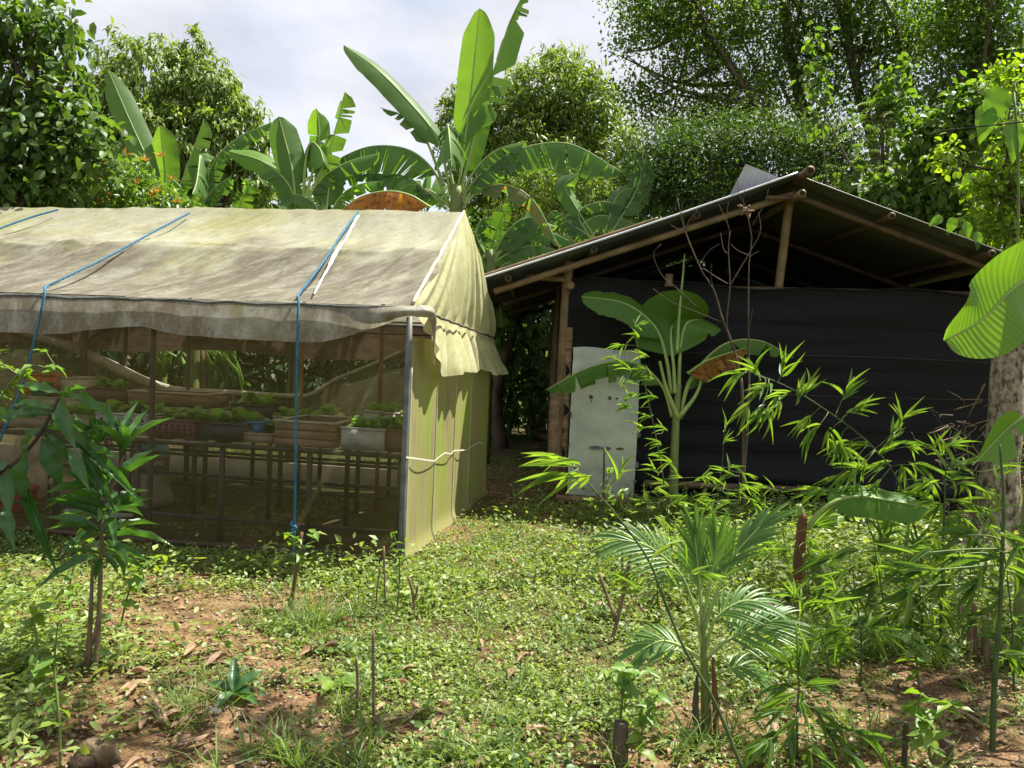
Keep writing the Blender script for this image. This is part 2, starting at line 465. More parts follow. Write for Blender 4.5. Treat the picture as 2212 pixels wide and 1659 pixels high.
def build_ground():
    xs = np.concatenate([[-600, -200, -60, -25, -14], np.arange(-9, 11.01, 0.12), [16, 28, 60, 200, 600]])
    ys = np.concatenate([[-60, -15, -3], np.arange(0, 15.01, 0.12), [18, 24, 40, 90, 250, 700]])
    X, Y = np.meshgrid(xs, ys, indexing='ij')
    near = (np.abs(X - 1) < 11) & (Y > -1) & (Y < 16)
    Z = np.where(near, gz(X, Y) + 0.012 * (fbm(X * 6, Y * 6, 9, 3) - 0.5), -0.01)
    G = np.stack([X, Y, Z], -1)
    B = bare_at(X, Y)
    mb = MB(); mb.grid(G, np.stack([B, B * 0], -1))
    m, nt, out = new_mat('soil')
    tc = nt.nodes.new('ShaderNodeTexCoord')
    sx = nt.nodes.new('ShaderNodeSeparateXYZ'); nt.links.new(tc.outputs['UV'], sx.inputs[0])
    f1 = noise(nt, tc.outputs['Object'], 9.0, 8.0, 0.65)
    f2 = noise(nt, tc.outputs['Object'], 55.0, 4.0, 0.6)
    f3 = noise(nt, tc.outputs['Object'], 1.3, 5.0, 0.6)
    c1 = ramp(nt, f1, [(0.3, (0.075, 0.042, 0.022)), (0.5, (0.20, 0.125, 0.068)), (0.7, (0.36, 0.25, 0.145))])
    c2 = ramp(nt, f2, [(0.35, (0.55, 0.5, 0.45)), (0.65, (1.15, 1.1, 1.05))])
    c = mixc(nt, 1.0, c1, c2, 'MULTIPLY')
    moss = ramp(nt, f3, [(0.45, (0, 0, 0)), (0.62, (1, 1, 1))])
    shaded_soil = mixc(nt, 0.7, c, (0.022, 0.034, 0.009))  # darkened where weeds close up: their shade put into the soil colour
    c = mixc(nt, ramp(nt, sx.outputs['X'], [(0.15, (0, 0, 0)), (0.5, (1, 1, 1))]), shaded_soil, c)
    c = mixc(nt, mixc(nt, 1.0, moss, (0.25, 0.25, 0.25), 'MULTIPLY'), c, (0.06, 0.085, 0.015))
    pb = N(nt, 'ShaderNodeBsdfPrincipled', Roughness=0.95)
    pb.inputs['Specular IOR Level'].default_value = 0.15
    nt.links.new(c, pb.inputs['Base Color'])
    nt.links.new(bump(nt, f2, 0.9, 0.02), pb.inputs['Normal'])
    nt.links.new(pb.outputs[0], out.inputs['Surface'])
    o = mb.build('ground', m)
    tag(o, 'brown soil of the yard with patches of gravel', None, None, 'structure')
build_ground()

# ================================================================ net house
TH = math.radians(8.8)
GU = np.array([-math.cos(TH), math.sin(TH), 0.0])     # along the front, away from the corner
GV = np.array([math.sin(TH), math.cos(TH), 0.0])      # into the depth
UZ = np.array([0, 0, 1.0])
GC = ground(865, 1222)
GW, GL, GE, GR = 3.2, 8.5, 1.955, 2.945
def gh(s, v, z): return GC + GU * s + GV * v + UZ * z

def mat_tarp(name, base, brown, moss, light, trans=0.28, brown_at=0.5):
    m, nt, out = new_mat(name)
    tc = nt.nodes.new('ShaderNodeTexCoord'); uv = tc.outputs['UV']
    sx = nt.nodes.new('ShaderNodeSeparateXYZ'); nt.links.new(uv, sx.inputs[0])
    big = noise(nt, uv, 0.9, 5.0, 0.6, (1.0, 1.2, 1.0))
    ad = N(nt, 'ShaderNodeMath', operation='ADD')
    mm = N(nt, 'ShaderNodeMath', operation='MULTIPLY'); mm.inputs[1].default_value = 0.26
    nt.links.new(sx.outputs['Y'], mm.inputs[0]); nt.links.new(mm.outputs[0], ad.inputs[0]); nt.links.new(big, ad.inputs[1])
    f_b = ramp(nt, ad.outputs[0], [(brown_at, (0, 0, 0)), (brown_at + 0.14, (0.92, 0.92, 0.92))])
    streak = noise(nt, uv, 3.0, 9.0, 0.8, (1.7, 0.8, 1.0))
    f_s = ramp(nt, streak, [(0.46, (0, 0, 0)), (0.62, (1, 1, 1))])
    mossn = noise(nt, uv, 0.8, 4.0, 0.6)
    f_m = ramp(nt, mossn, [(0.42, (0, 0, 0)), (0.60, (0.9, 0.9, 0.9))])
    speck = noise(nt, uv, 16.0, 8.0, 0.85)
    f_k = ramp(nt, speck, [(0.52, (0, 0, 0)), (0.64, (1, 1, 1))])
    c = mixc(nt, f_m, base, moss)
    c = mixc(nt, f_b, c, brown)
    c = mixc(nt, mixc(nt, 1.0, f_s, (0.6, 0.6, 0.6), 'MULTIPLY'), c, light)
    c = mixc(nt, mixc(nt, 1.0, f_k, (0.5, 0.5, 0.5), 'MULTIPLY'), c, tuple(x * 0.5 for x in brown))
    pb = N(nt, 'ShaderNodeBsdfPrincipled', Roughness=0.6)
    pb.inputs['Specular IOR Level'].default_value = 0.25
    nt.links.new(c, pb.inputs['Base Color'])
    bn = noise(nt, uv, 6.0, 7.0, 0.65, (1.6, 0.45, 1.0))
    nrmo = bump(nt, bn, 0.28, 0.03)
    nt.links.new(nrmo, pb.inputs['Normal'])
    tr = nt.nodes.new('ShaderNodeBsdfTranslucent'); nt.links.new(c, tr.inputs['Color'])
    mx = N(nt, 'ShaderNodeMixShader'); mx.inputs[0].default_value = trans
    nt.links.new(pb.outputs[0], mx.inputs[1]); nt.links.new(tr.outputs[0], mx.inputs[2])
    nt.links.new(mx.outputs[0], out.inputs['Surface'])
    return m
M['tarp'] = mat_tarp('roof_tarp', (0.46, 0.45, 0.33), (0.21, 0.185, 0.135), (0.38, 0.38, 0.15), (0.58, 0.57, 0.46), 0.46, 0.66)
M['valance'] = mat_tarp('stained_tarp', (0.44, 0.43, 0.37), (0.20, 0.17, 0.11), (0.27, 0.25, 0.13), (0.56, 0.55, 0.50), 0.34, 0.40)
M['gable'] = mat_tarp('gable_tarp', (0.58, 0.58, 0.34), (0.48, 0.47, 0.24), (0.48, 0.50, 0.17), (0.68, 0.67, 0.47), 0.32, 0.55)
M['brown_tarp'] = mat_basic('backlit_brown_tarp', [(0.3, (0.07, 0.045, 0.03)), (0.7, (0.16, 0.115, 0.075))], 6.0, 0.9, 0.3, 0.01, None, 'UV', trans=0.35)  # back valance's backlit tone put into the colour; front hem roll shares it
M['net_front'] = mat_net('front_insect_net', [(0.3, (0.12, 0.105, 0.045)), (0.7, (0.19, 0.175, 0.075))], 0.33, 1.4, (1.0, 0.5, 1), 0.4, 0.10)  # duller brown copy, with the front wall's shade put into the colour
M['net_end'] = mat_net('sunlit_mossy_net', [(0.34, (0.26, 0.22, 0.12)), (0.46, (0.42, 0.37, 0.20)), (0.54, (0.40, 0.41, 0.13)), (0.64, (0.30, 0.45, 0.06))], 0.88, 2.2, (3.4, 0.30, 1), 0.40, 0.08)  # moss streaks; the sunlit wall's brightness is put into the base colour
M['net_back'] = mat_net('back_insect_net', [(0.3, (0.10, 0.085, 0.045)), (0.7, (0.20, 0.19, 0.10))], 0.62, 1.5, (1.0, 0.6, 1), 0.4, 0.15)
M['paletape'] = mat_basic('pale_tape', [(0.3, (0.50, 0.48, 0.36)), (0.7, (0.72, 0.70, 0.58))], 20.0, 0.7, 0.1, 0.002, trans=0.3)
M['hemroll'] = mat_basic('rolled_hem', [(0.3, (0.22, 0.19, 0.13)), (0.7, (0.46, 0.42, 0.32))], 5.0, 0.8, 0.3, 0.01)

NH = thing('net_house', GC, 'long net house under a stained cream tarp roof with mossy net walls', 'greenhouse')

def build_roof():
    ns, nt_ = 460, 90
    s = np.linspace(-0.03, GL, ns); t = np.linspace(0, 1, nt_)
    S, T = np.meshgrid(s, t, indexing='ij')
    dg = S - 1.1 * T * 1.4
    fold = np.clip(np.abs(fbm(dg * 2.0 + 3, T * 0.7 + S * 0.12, 31, 3) - 0.5) * 3.4, 0, 1) ** 0.6
    fold2 = fbm(dg * 4.2 + 9, T * 1.4 + S * 0.3, 35, 3) - 0.5
    cr = np.exp(-((T - 0.47 - 0.03 * np.sin(S * 2.1)) / 0.02) ** 2)
    D = -0.045 * np.abs(np.sin(math.pi * T * 2.0)) * (0.5 + fbm(S * 0.9, T * 0, 41, 2)) + 0.045 * (0.5 - fold) * np.clip(T * 5, 0.15, 1) * np.clip((1 - T) * 7, 0, 1) \
        + 0.03 * fold2 * np.clip(T * 5, 0.1, 1) * np.clip((1 - T) * 7, 0, 1) + 0.012 * cr
    D += 0.02 * (fbm(S * 7, T * 6, 44, 2) - 0.5) * np.clip((1 - T) * 7, 0, 1)
    cre = np.exp(-np.abs(fbm(dg * 1.25 + 7, T * 0.16, 53, 2) - 0.5) / 0.022) + 0.7 * np.exp(-np.abs(fbm((S - 0.7 * T) * 2.6 + 17, T * 0.25, 59, 2) - 0.5) / 0.03)
    D += 0.030 * cre * np.clip(T * 4, 0.3, 1) * np.clip((1 - T) * 7, 0, 1)
    D[:12, :] *= np.linspace(0, 1, 12)[:, None]
    nv = nrm(-GV * (GR - GE) + UZ * GW / 2)
    rid = 0.012 * np.sin(S * 0.9) + 0.015 * (fbm(S * 2, S * 0, 5, 2) - 0.5)
    P = GC + S[..., None] * GU + (GW / 2 * (1 - T))[..., None] * GV + (GR - (GR - GE) * T + rid * (1 - T))[..., None] * UZ + D[..., None] * nv
    mb = MB(); mb.grid(P, np.stack([S - 1.5 * T, T * 1.85], -1))
    mb.build('roof_tarp_front', M['tarp'], NH)
    nv2 = nrm(GV * (GR - GE) + UZ * GW / 2)
    P2 = GC + S[..., None] * GU + (GW / 2 * (1 + T) + 0.001)[..., None] * GV + (GR - (GR - GE) * T + rid * (1 - T))[..., None] * UZ + D[..., None] * nv2
    mb = MB(); mb.grid(P2[::2, ::2], np.stack([S, T * 1.85], -1)[::2, ::2])
    mb.build('roof_tarp_back', M['tarp'], NH)
    # frame
    fr = [('eave_pipe', (0.02, -0.005, GE - 0.03), (GL, -0.005, GE - 0.03), 0.02, 'galv'), ('ridge_pole', (0.03, GW / 2, GR - 0.06), (GL, GW / 2, GR - 0.06), 0.03, 'bamboo_dark'),
          ('eave_pipe', (0.02, GW, GE - 0.04), (GL, GW, GE - 0.04), 0.02, 'galv'), ('purlin', (0.05, GW * 0.265, 2.41), (GL, GW * 0.265, 2.41), 0.02, 'iron'),
          ('corner_post', (0, 0.0, -0.05), (0, 0.0, GE - 0.05), 0.024, 'galv'), ('corner_post', (0.03, GW, -0.05), (0.03, GW, GE - 0.05), 0.028, 'galv'),
          ('front_post', (2.11, 0.06, -0.05), (2.11, 0.06, GE - 0.05), 0.022, 'iron'), ('front_post', (4.3, 0.06, -0.05), (4.3, 0.06, GE - 0.05), 0.022, 'iron'),
          ('inner_post', (0.86, 1.95, 0), (0.86, 1.95, 2.6), 0.02, 'rust'), ('inner_post', (1.95, 2.5, 0), (1.95, 2.5, 2.35), 0.018, 'bamboo'), ('inner_post', (3.25, 2.4, 0), (3.25, 2.4, 2.4), 0.018, 'iron'),
          ('back_post', (2.4, GW, -0.05), (2.4, GW, GE - 0.05), 0.024, 'iron'), ('back_post', (4.6, GW, -0.05), (4.6, GW, GE - 0.05), 0.024, 'iron'),
          ('tie_rail', (0.1, 0.9, 1.62), (0.1, 2.6, 1.62), 0.015, 'bamboo'), ('tie_rail', (0.1, 2.5, 1.80), (4.8, 2.5, 1.78), 0.012, 'iron')]
    for n_, a, b, r, m in fr:
        MB().tube(bez([gh(*a), gh(*b)], 6), r, 10).build(n_, M[m], NH)
    # pale crease of bare plastic beside the rope
    pts = [(775, 470), (762, 492), (748, 520), (728, 548), (712, 580), (694, 612), (680, 640)]
    P = []
    for (x, y) in pts:
        q = onplane(x, y, gh(0, 0, GE), nv); P.append(q + nv * 0.022)
    P = bez(P, 30)
    side = nrm(np.cross(nv, P[-1] - P[0]))
    w = np.interp(np.linspace(0, 1, 30), [0, 0.3, 0.5, 1], [0.025, 0.02, 0.034, 0.012]) * (0.7 + 0.6 * RNG.random(30))
    G = np.stack([P - side * w[:, None] / 2, P + nv * 0.004, P + side * w[:, None] / 2], 1)
    MB().grid(G, np.zeros((30, 3, 2))).build('bare_strip', mat_basic('bare_white_plastic', [(0.3, (0.62, 0.62, 0.58)), (0.7, (0.78, 0.78, 0.74))], 30.0, 0.5, 0.2, 0.003), NH)
build_roof()

def build_valance():
    # hem height along the front, then around the corner and down the end
    fx = [(0, 719), (152, 720), (212, 710), (317, 705), (370, 724), (480, 731), (600, 738), (691, 740), (734, 729), (804, 713), (850, 695), (882, 684)]
    hs, hz = [], []
    for x, y in fx:
        q = onplane(x, y, gh(0, -0.05, 0), GV); hs.append((q - GC) @ GU); hz.append(q[2])
    hs = np.array(hs); hz = np.array(hz)
    n1 = 300
    s = np.linspace(GL, -0.07, n1)
    zb = np.interp(s, hs[::-1], hz[::-1]); zb = np.where(s > hs[0], hz[0] + 0.03 * np.sin((s - hs[0]) * 2.2), zb)
    k = np.ones(9) / 9; zb[8:-8] = np.convolve(zb, k, 'same')[8:-8]
    zb = zb  + 0.02 * (fbm(s * 4, s * 0, 8, 2) - 0.5)
    # corner arc + the end side
    nc = 14
    ang = np.linspace(0, math.pi / 2, nc)
    n2 = 50
    v2 = np.linspace(0.0, 0.52, n2)
    path = [(a, -0.055, 0) for a in s] + [(-0.07 - 0.055 * math.sin(a), -0.055 * math.cos(a) - 0.0, 1) for a in ang[1:]] + [(-0.125 + 0.09 * b - 0.02 * math.sin(b * 9), b, 2) for b in v2[1:]]
    endz = np.interp(v2, [0, 0.08, 0.2, 0.36, 0.52], [1.865, 1.83, 1.70, 1.52, 1.46])
    zbot = np.concatenate([zb, np.full(nc - 1, 1.865), endz[1:]])
    ztop = np.concatenate([np.full(n1, GE - 0.012) + 0.008 * (fbm(s * 6, s * 0, 19, 3) - 0.5) , np.full(nc - 1, GE - 0.0), np.interp(v2, [0, 0.95], [GE + 0.0, GE + 0.05])[1:]])
    P = np.array(path)
    A = np.linspace(0, 1, len(P))
    nh = 16
    H = np.linspace(0, 1, nh)
    G = np.zeros((len(P), nh, 3)); UV = np.zeros((len(P), nh, 2))
    arc = np.concatenate([[0], np.cumsum(np.hypot(np.diff(P[:, 0]), np.diff(P[:, 1])))])
    for j, h in enumerate(H):
        wob = 0.03 * h * (fbm(arc * 2.2, arc * 0 + h * 0.5, 12, 3) - 0.35) * 2 + 0.004 * np.sin(arc * 4.3 + h * 2) * h
        sc_ = 0.012 * np.abs(np.sin(arc * 9)) * (1 - h)
        out_s = np.where(P[:, 2] == 0, 0, 1.0); out_v = np.where(P[:, 2] == 2, 0, 1.0)
        bul = 0.06 * np.sin(math.pi * h) * np.exp(-((arc - GL) / 0.35) ** 2)
        off = wob + sc_ * 0 + bul
        z = ztop + (zbot - ztop) * h
        G[:, j] = GC + (P[:, 0] - off * out_s)[:, None] * GU + (P[:, 1] - off * out_v)[:, None] * GV + z[:, None] * UZ
        UV[:, j] = np.stack([arc, (ztop - z) * 1.1], 1)
    MB().grid(G, UV).build('valance', M['valance'], NH)
    # dark line of the eave pipe with scalloped tarp over it
    e = np.linspace(0.06, GL, 240)
    Pp = np.array([gh(a, -0.058, GE - 0.028 + 0.03 * (float(fbm(a * 5, 0.3, 15, 3)) - 0.5)) for a in e])
    MB().tube(Pp, 0.010, 6).build('eave_cord', M['galv'], NH)
    # back valance, its backlit brown put into the colour
    ss = np.linspace(0.0, GL, 120); hh = np.linspace(0, 1, 5)
    SS, HH = np.meshgrid(ss, hh, indexing='ij')
    zb2 = 1.50 + 0.03 * np.sin(SS * 2.3) + 0.03 * (fbm(SS * 3, SS * 0, 77, 2) - 0.5)
    Z = GE + 0.02 - (GE + 0.02 - zb2) * HH
    Gb = GC + SS[..., None] * GU + (GW + 0.04 + 0.03 * np.sin(SS * 5) * HH)[..., None] * GV + Z[..., None] * UZ
    MB().grid(Gb, np.stack([SS, HH], -1)).build('back_valance', M['brown_tarp'], NH)
build_valance()

def build_gable():
    nv_, nh = 150, 46
    v = np.linspace(0.02, GW + 0.12, nv_); h = np.linspace(0, 1, nh)
    Vv, Hh = np.meshgrid(v, h, indexing='ij')
    rake = GR + 0.012 - np.abs(np.clip(Vv, 0, GW) - GW / 2) / (GW / 2) * (GR - GE)
    q = onplane(1000, 806, gh(-0.15, 0, 0), GU)
    hem = q[2] + 0.07 * (fbm(Vv * 2.2, Vv * 0, 14, 3) - 0.5)
    hem = np.where(Vv < 0.62, hem + np.clip((0.62 - Vv) / 0.62, 0, 1) ** 0.9 * (GE - 0.06 - hem), hem)
    hem = np.where(Vv > 2.6, hem - 0.03, hem)
    Z = rake + (hem - rake) * Hh
    cordz = GE - 0.05 - 0.10 * np.clip((Vv - 0.3) / 2.9, 0, 1)
    ph = (Vv - GW / 2) / (0.25 + (rake * 0 + GR - Z)) * 9
    amp = 0.036 * np.clip((GR - Z) / 1.0, 0, 1.2)
    pinch = np.exp(-((Z - cordz) / 0.07) ** 2)
    below = np.clip((cordz - Z) / 0.4, 0, 1)
    off = 0.03 + amp * (np.sin(ph * 2.3 + 0.8) * 0.6 + np.sin(ph * 5.1) * 0.3) * (1 - 0.75 * pinch) + 0.05 * np.sin(math.pi * np.clip((GR - Z) / (GR - cordz + 1e-6), 0, 1)) \
        + 0.13 * below ** 0.8 * (0.75 + 0.35 * np.sin(Vv * 5 + 0.6) + 0.12 * np.sin(Vv * 19)) + 0.02 * (fbm(Vv * 6, Z * 3, 91, 3) - 0.5)
    off = off + 0.12 * below * np.clip((Vv - 2.8) / 0.5, 0, 1)
    P = GC - off[..., None] * GU + Vv[..., None] * GV + Z[..., None] * UZ
    MB().grid(P, np.stack([Vv, (GR - Z)], -1)).build('gable_tarp', M['gable'], NH)
    cv = np.linspace(0.35, GW + 0.05, 60)
    cz = GE - 0.05 - 0.10 * np.clip((cv - 0.3) / 2.9, 0, 1)
    Pc = np.array([gh(-0.085 - 0.012 * math.sin(a * 17), a, z) for a, z in zip(cv, cz)])
    MB().tube(Pc, 0.010, 6).build('tie_cord', M['cord'], NH)
    # rolled white edge along the front rake
    rr = np.linspace(0, 1, 40)
    Pr = np.array([gh(-0.02 - 0.012 * (float(fbm(a * 14, 0.2, 4, 2)) - 0.5), GW / 2 * (1 - a), GR + 0.012 - (GR - GE) * a) for a in rr])
    MB().tube(Pr, 0.013 * (0.7 + 0.7 * fbm(rr * 18, rr * 0, 6, 2)), 8).build('rake_roll', M['paletape'], NH)
build_gable()

def build_nets():
    # front
    s = np.linspace(0.02, GL, 90); z = np.linspace(0.015, GE - 0.05, 24)
    S, Z = np.meshgrid(s, z, indexing='ij')
    o = 0.02 * (fbm(S * 1.3, Z * 1.3, 61, 3) - 0.5)
    P = GC + S[..., None] * GU + (0.015 + o)[..., None] * GV + Z[..., None] * UZ
    MB().grid(P, np.stack([S, Z], -1)).build('front_net', M['net_front'], NH)
    ps = np.linspace(0.1, GL, 80)
    MB().tube(np.array([gh(a, -0.03 + 0.01 * math.sin(a * 5), 0.03 + 0.02 * fbm(a * 2, a, 5, 2)) for a in ps]), 0.022, 7).build('front_hem_roll', M['brown_tarp'], NH)
    # end: sewn panels
    cuts = [0.0] + [float((onplane(x, 950, GC, GU) - GC) @ GV) for x in (937, 978, 1011)] + [GW]
    for i in range(4):
        v = np.linspace(cuts[i] + 0.004, cuts[i + 1] - 0.004, 22); z = np.linspace(0.0, 1.72, 30)
        V_, Z_ = np.meshgrid(v, z, indexing='ij')
        c = (V_ - cuts[i]) / (cuts[i + 1] - cuts[i])
        off = 0.012 - 0.03 * np.sin(math.pi * c) + 0.035 * np.clip((0.10 - Z_) / 0.10, 0, 1) ** 1.5 + 0.012 * np.sin(V_ * 14) * np.clip(0.5 - Z_, 0, 1) + (0.02 if i == 3 else 0) * c
        P = GC - off[..., None] * GU + V_[..., None] * GV + (Z_ + 0.0)[..., None] * UZ
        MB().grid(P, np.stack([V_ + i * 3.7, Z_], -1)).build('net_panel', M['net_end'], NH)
        if i:
            MB().tube(np.array([gh(-0.016 - 0.03 * max(0, 0.1 - zz) / 0.1, cuts[i], zz) for zz in np.linspace(0, 1.7, 20)]), 0.004, 6).build('seam', M['paletape'], NH)
    MB().tube(np.array([gh(-0.02, 0.035, zz) for zz in np.linspace(0.02, 1.5, 20)]), 0.008, 6).build('seam', M['paletape'], NH)
    zx = [(1555, 550), (1640, 562), (1775, 580), (1815, 545), (1860, 515), (1905, 525), (1925, 500), (2030, 490), (2080, 455), (2120, 430), (2150, 436)]
    P = []
    for a, b in zx:
        P.append(onplane((800 + a / 2.011) / 1.794, (1500 + b / 2.011) / 1.794, gh(-0.025, 0, 0), GU))
    pts = []
    for a, b in zip(P[:-1], P[1:]):
        for k in np.linspace(0, 1, 5)[:-1]: pts.append(a * (1 - k) + b * k)
    pts.append(P[-1]); pts = np.array(pts)
    G = np.stack([pts - UZ * 0.009, pts - GU * 0.004, pts + UZ * 0.009], 1)
    MB().grid(G, np.zeros(G.shape[:2] + (2,))).build('sewn_tape', M['paletape'], NH)
    # back net with the top edge sagging
    cx = [(0, 700), (155, 749), (247, 791), (314, 823), (388, 844), (494, 848), (635, 855), (676, 851), (727, 820), (787, 795), (868, 760)]
    pl = gh(0, GW, 0)
    Q = [onplane(x, y, pl, GV) for x, y in cx]
    cs = np.array([(q - GC) @ GU for q in Q]); cz = np.array([q[2] for q in Q])
    s = np.linspace(0.03, GL, 120); top = np.interp(s, cs[::-1], cz[::-1])
    S, H = np.meshgrid(s, np.linspace(0, 1, 12), indexing='ij')
    Z = 0.05 + (top[:, None] - 0.05) * H
    P = GC + S[..., None] * GU + (GW - 0.02 + 0.03 * (fbm(S * 2, Z * 2, 66, 2) - 0.5))[..., None] * GV + Z[..., None] * UZ
    MB().grid(P, np.stack([S, Z], -1)).build('back_net', M['net_back'], NH)
    Pc = bez([gh(a, GW - 0.03, b) for a, b in zip(cs, cz)], 60)
    MB().tube(Pc, [0.05, 0.06, 0.065, 0.05, 0.03, 0.025, 0.02], 10).build('sagging_hem', M['hemroll'], NH)
    # loose cloth over the far corner
    # far end net and base kerb
    v = np.linspace(0, GW, 6); z = np.linspace(0, 2, 6)
    V_, Z_ = np.meshgrid(v, z, indexing='ij')
    P = GC + GU * GL + V_[..., None] * GV + Z_[..., None] * UZ
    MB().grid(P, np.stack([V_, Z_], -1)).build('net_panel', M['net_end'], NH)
    R = np.stack([GU, GV, UZ], 1)
    MB().box(gh(GL / 2, GW - 0.16, 0.10), (GL - 0.3, 0.10, 0.28), R).build('base_kerb', mat_basic('pale_cement', [(0.3, (0.36, 0.33, 0.26)), (0.7, (0.55, 0.51, 0.42))], 5.0, 0.9, 0.5), NH, False)
build_nets()

# blue ropes over the tarp
def rope(pts, label):
    P = bez(pts, 70)
    root = thing('rope', P[-1], label, 'rope', 'blue ropes tied over the tarp roof')
    a = np.linspace(0, 1, 70)
    T = np.gradient(P, axis=0); le = np.concatenate([[0], np.cumsum(np.linalg.norm(np.diff(P, axis=0), axis=1))])
    nn = 420
    li = np.linspace(0, le[-1], nn)
    Q = np.stack([np.interp(li, le, P[:, k]) for k in range(3)], 1)
    for st in range(3):
        TT = np.gradient(Q, axis=0); TT /= np.linalg.norm(TT, axis=1)[:, None]
        x = np.cross(TT, np.array([1.0, 0.2, 0.1])); x /= np.linalg.norm(x, axis=1)[:, None]
        y = np.cross(TT, x)
        ph = li * 140 + st * 2.094
        MB().tube(Q + 0.0055 * (np.cos(ph)[:, None] * x + np.sin(ph)[:, None] * y), 0.006, 5).build('strand', M['rope'], root)
    return root
NVF = nrm(-GV * (GR - GE) + UZ * GW / 2)
def onroof(x, y, o=0.035): return onplane(x, y, gh(0, 0, GE), NVF) + NVF * o
def onfront(x, y, o=-0.11): return onplane(x, y, gh(0, o, 0), GV)
rope([onroof(775, 463, 0.03), onroof(742, 510), onroof(700, 575), onroof(650, 640, 0.03), onfront(645, 652, -0.085), onfront(642, 760), onfront(640, 900), onfront(637, 1100), onfront(634, 1200), gpos(634, 1245) + UZ * 0.01], 'blue rope hanging down the net house front nearest its corner')
rope([onroof(412, 466, 0.03), onroof(350, 500), onroof(230, 566), onroof(140, 610), onroof(102, 628, 0.03), onfront(97, 632, -0.085), onfront(78, 720), onfront(45, 840), onfront(0, 950), onfront(-40, 1080), gpos(-80, 1230)], 'blue rope slanting across the middle of the tarp roof')
rope([onroof(128, 459, 0.03), onroof(60, 480), onroof(-40, 520), onroof(-180, 600, 0.03), onfront(-185, 612, -0.085), onfront(-220, 800), gpos(-280, 1200)], 'short visible piece of blue rope at the upper far end of the tarp roof')
MB().tube(bez([onfront(634, 1125, -0.115), onfront(629, 1133, -0.125), onfront(640, 1140, -0.13), onfront(630, 1146, -0.12), onfront(636, 1152, -0.115)], 14), 0.011, 7).build('knot', M['rope'], bpy.data.objects['rope'])

# ---------------------------------------------------------------- inside the net house
TZ = 0.80
def table(s0, s1, v0, v1, z, label):
    root = thing('steel_table', gh((s0 + s1) / 2, (v0 + v1) / 2, 0), label, 'table', 'steel tables in the net house')
    R = np.stack([GU, GV, UZ], 1)
    for v in (v0, v1): MB().box(gh((s0 + s1) / 2, v, z - 0.02), (s1 - s0 + 0.04, 0.035, 0.04), R).build('edge_rail', M['iron'], root, False)
    n = int((s1 - s0) / 0.5)
    for i in range(n + 1):
        s = s0 + (s1 - s0) * i / n
        MB().box(gh(s, (v0 + v1) / 2, z - 0.021), (0.03, v1 - v0 - 0.04, 0.03), R).build('cross_bar', M['iron'], root, False)
    k = max(2, int((s1 - s0) / 0.72))
    for i in range(k + 1):
        s = s0 + (s1 - s0) * i / k
        for v in (v0, v1): MB().box(gh(s, v + (0.003 if v == v0 else -0.003), (z - 0.04) / 2 - 0.02), (0.038, 0.028, z - 0.0), R).build('leg', M['iron'], root, False)
    for v in (v0, v1): MB().box(gh((s0 + s1) / 2, v + 0.02, 0.17 if v == v0 else 0.36), (s1 - s0 - 0.05, 0.022, 0.03), R).build('lower_rail', M['iron'], root, False)
    MB().box(gh((s0 + s1) / 2, v1 + 0.02, 0.55), (s1 - s0 - 0.05, 0.022, 0.026), R).build('lower_rail', M['iron'], root, False)
    return root
table(0.12, 3.9, 0.30, 1.15, TZ, 'dark iron table just behind the front net, carrying crates')
table(0.15, 5.0, 1.65, 2.65, TZ + 0.02, 'second dark iron table nearer the back net')

GREENS = mat_leaf('seedling_leaf', (0.10, 0.22, 0.05), (0.18, 0.30, 0.08), 0.40, (2.0, 2.1, 0.7), 0.45)
def seedling_mesh(seed):
    rg = np.random.default_rng(seed); mb = MB()
    for k in range(11):
        az = k * 2.4 + rg.random(); el = rg.uniform(0.6, 1.4); Ln = rg.uniform(0.11, 0.20); w = Ln * 0.21
        d = np.array([math.cos(az) * math.cos(el), math.sin(az) * math.cos(el), math.sin(el)])
        sd = nrm(np.cross(d, UZ)); up = np.cross(sd, d)
        t = np.linspace(0, 1, 6)
        mid = t[:, None] * d * Ln - (t ** 2.2)[:, None] * UZ * Ln * 0.38
        ww = w * np.array([0.12, 0.25, 0.7, 1.0, 0.75, 0.05])
        G = np.stack([mid - sd * ww[:, None] + up * ww[:, None] * 0.3, mid, mid + sd * ww[:, None] + up * ww[:, None] * 0.3], 1)
        mb.grid(G, np.zeros((6, 3, 2)))
    me = mb.mesh('seedling_leaves'); me.materials.append(GREENS); return me
SEED = [seedling_mesh(i) for i in range(4)]

def plastic(name, c, rough=0.5):
    return mat_basic(name, [(0.3, tuple(x * 0.6 for x in c)), (0.55, c), (0.75, tuple(min(1, x * 1.15) for x in c))], 9.0, rough, 0.2, 0.004)
PL = {'wood': mat_basic('weathered_board', [(0.3, (0.13, 0.08, 0.045)), (0.6, (0.30, 0.20, 0.12)), (0.8, (0.42, 0.31, 0.20))], 5.0, 0.85, 0.4, 0.006, (1, 1, 6)),
      'cream': plastic('cream_plastic', (0.48, 0.44, 0.33)), 'white': plastic('grey_white_plastic', (0.42, 0.41, 0.37)), 'purple': plastic('purple_plastic', (0.16, 0.06, 0.07)),
      'orange': plastic('orange_plastic', (0.48, 0.17, 0.03)), 'dark': plastic('black_plastic', (0.045, 0.045, 0.045)), 'blue': plastic('blue_plastic', (0.05, 0.20, 0.42)),
      'green': plastic('green_plastic', (0.03, 0.13, 0.09)), 'brown': plastic('brown_plastic', (0.15, 0.085, 0.05)), 'tan': plastic('tan_plastic', (0.34, 0.27, 0.17)), 'red': plastic('red_plastic', (0.34, 0.05, 0.03))}

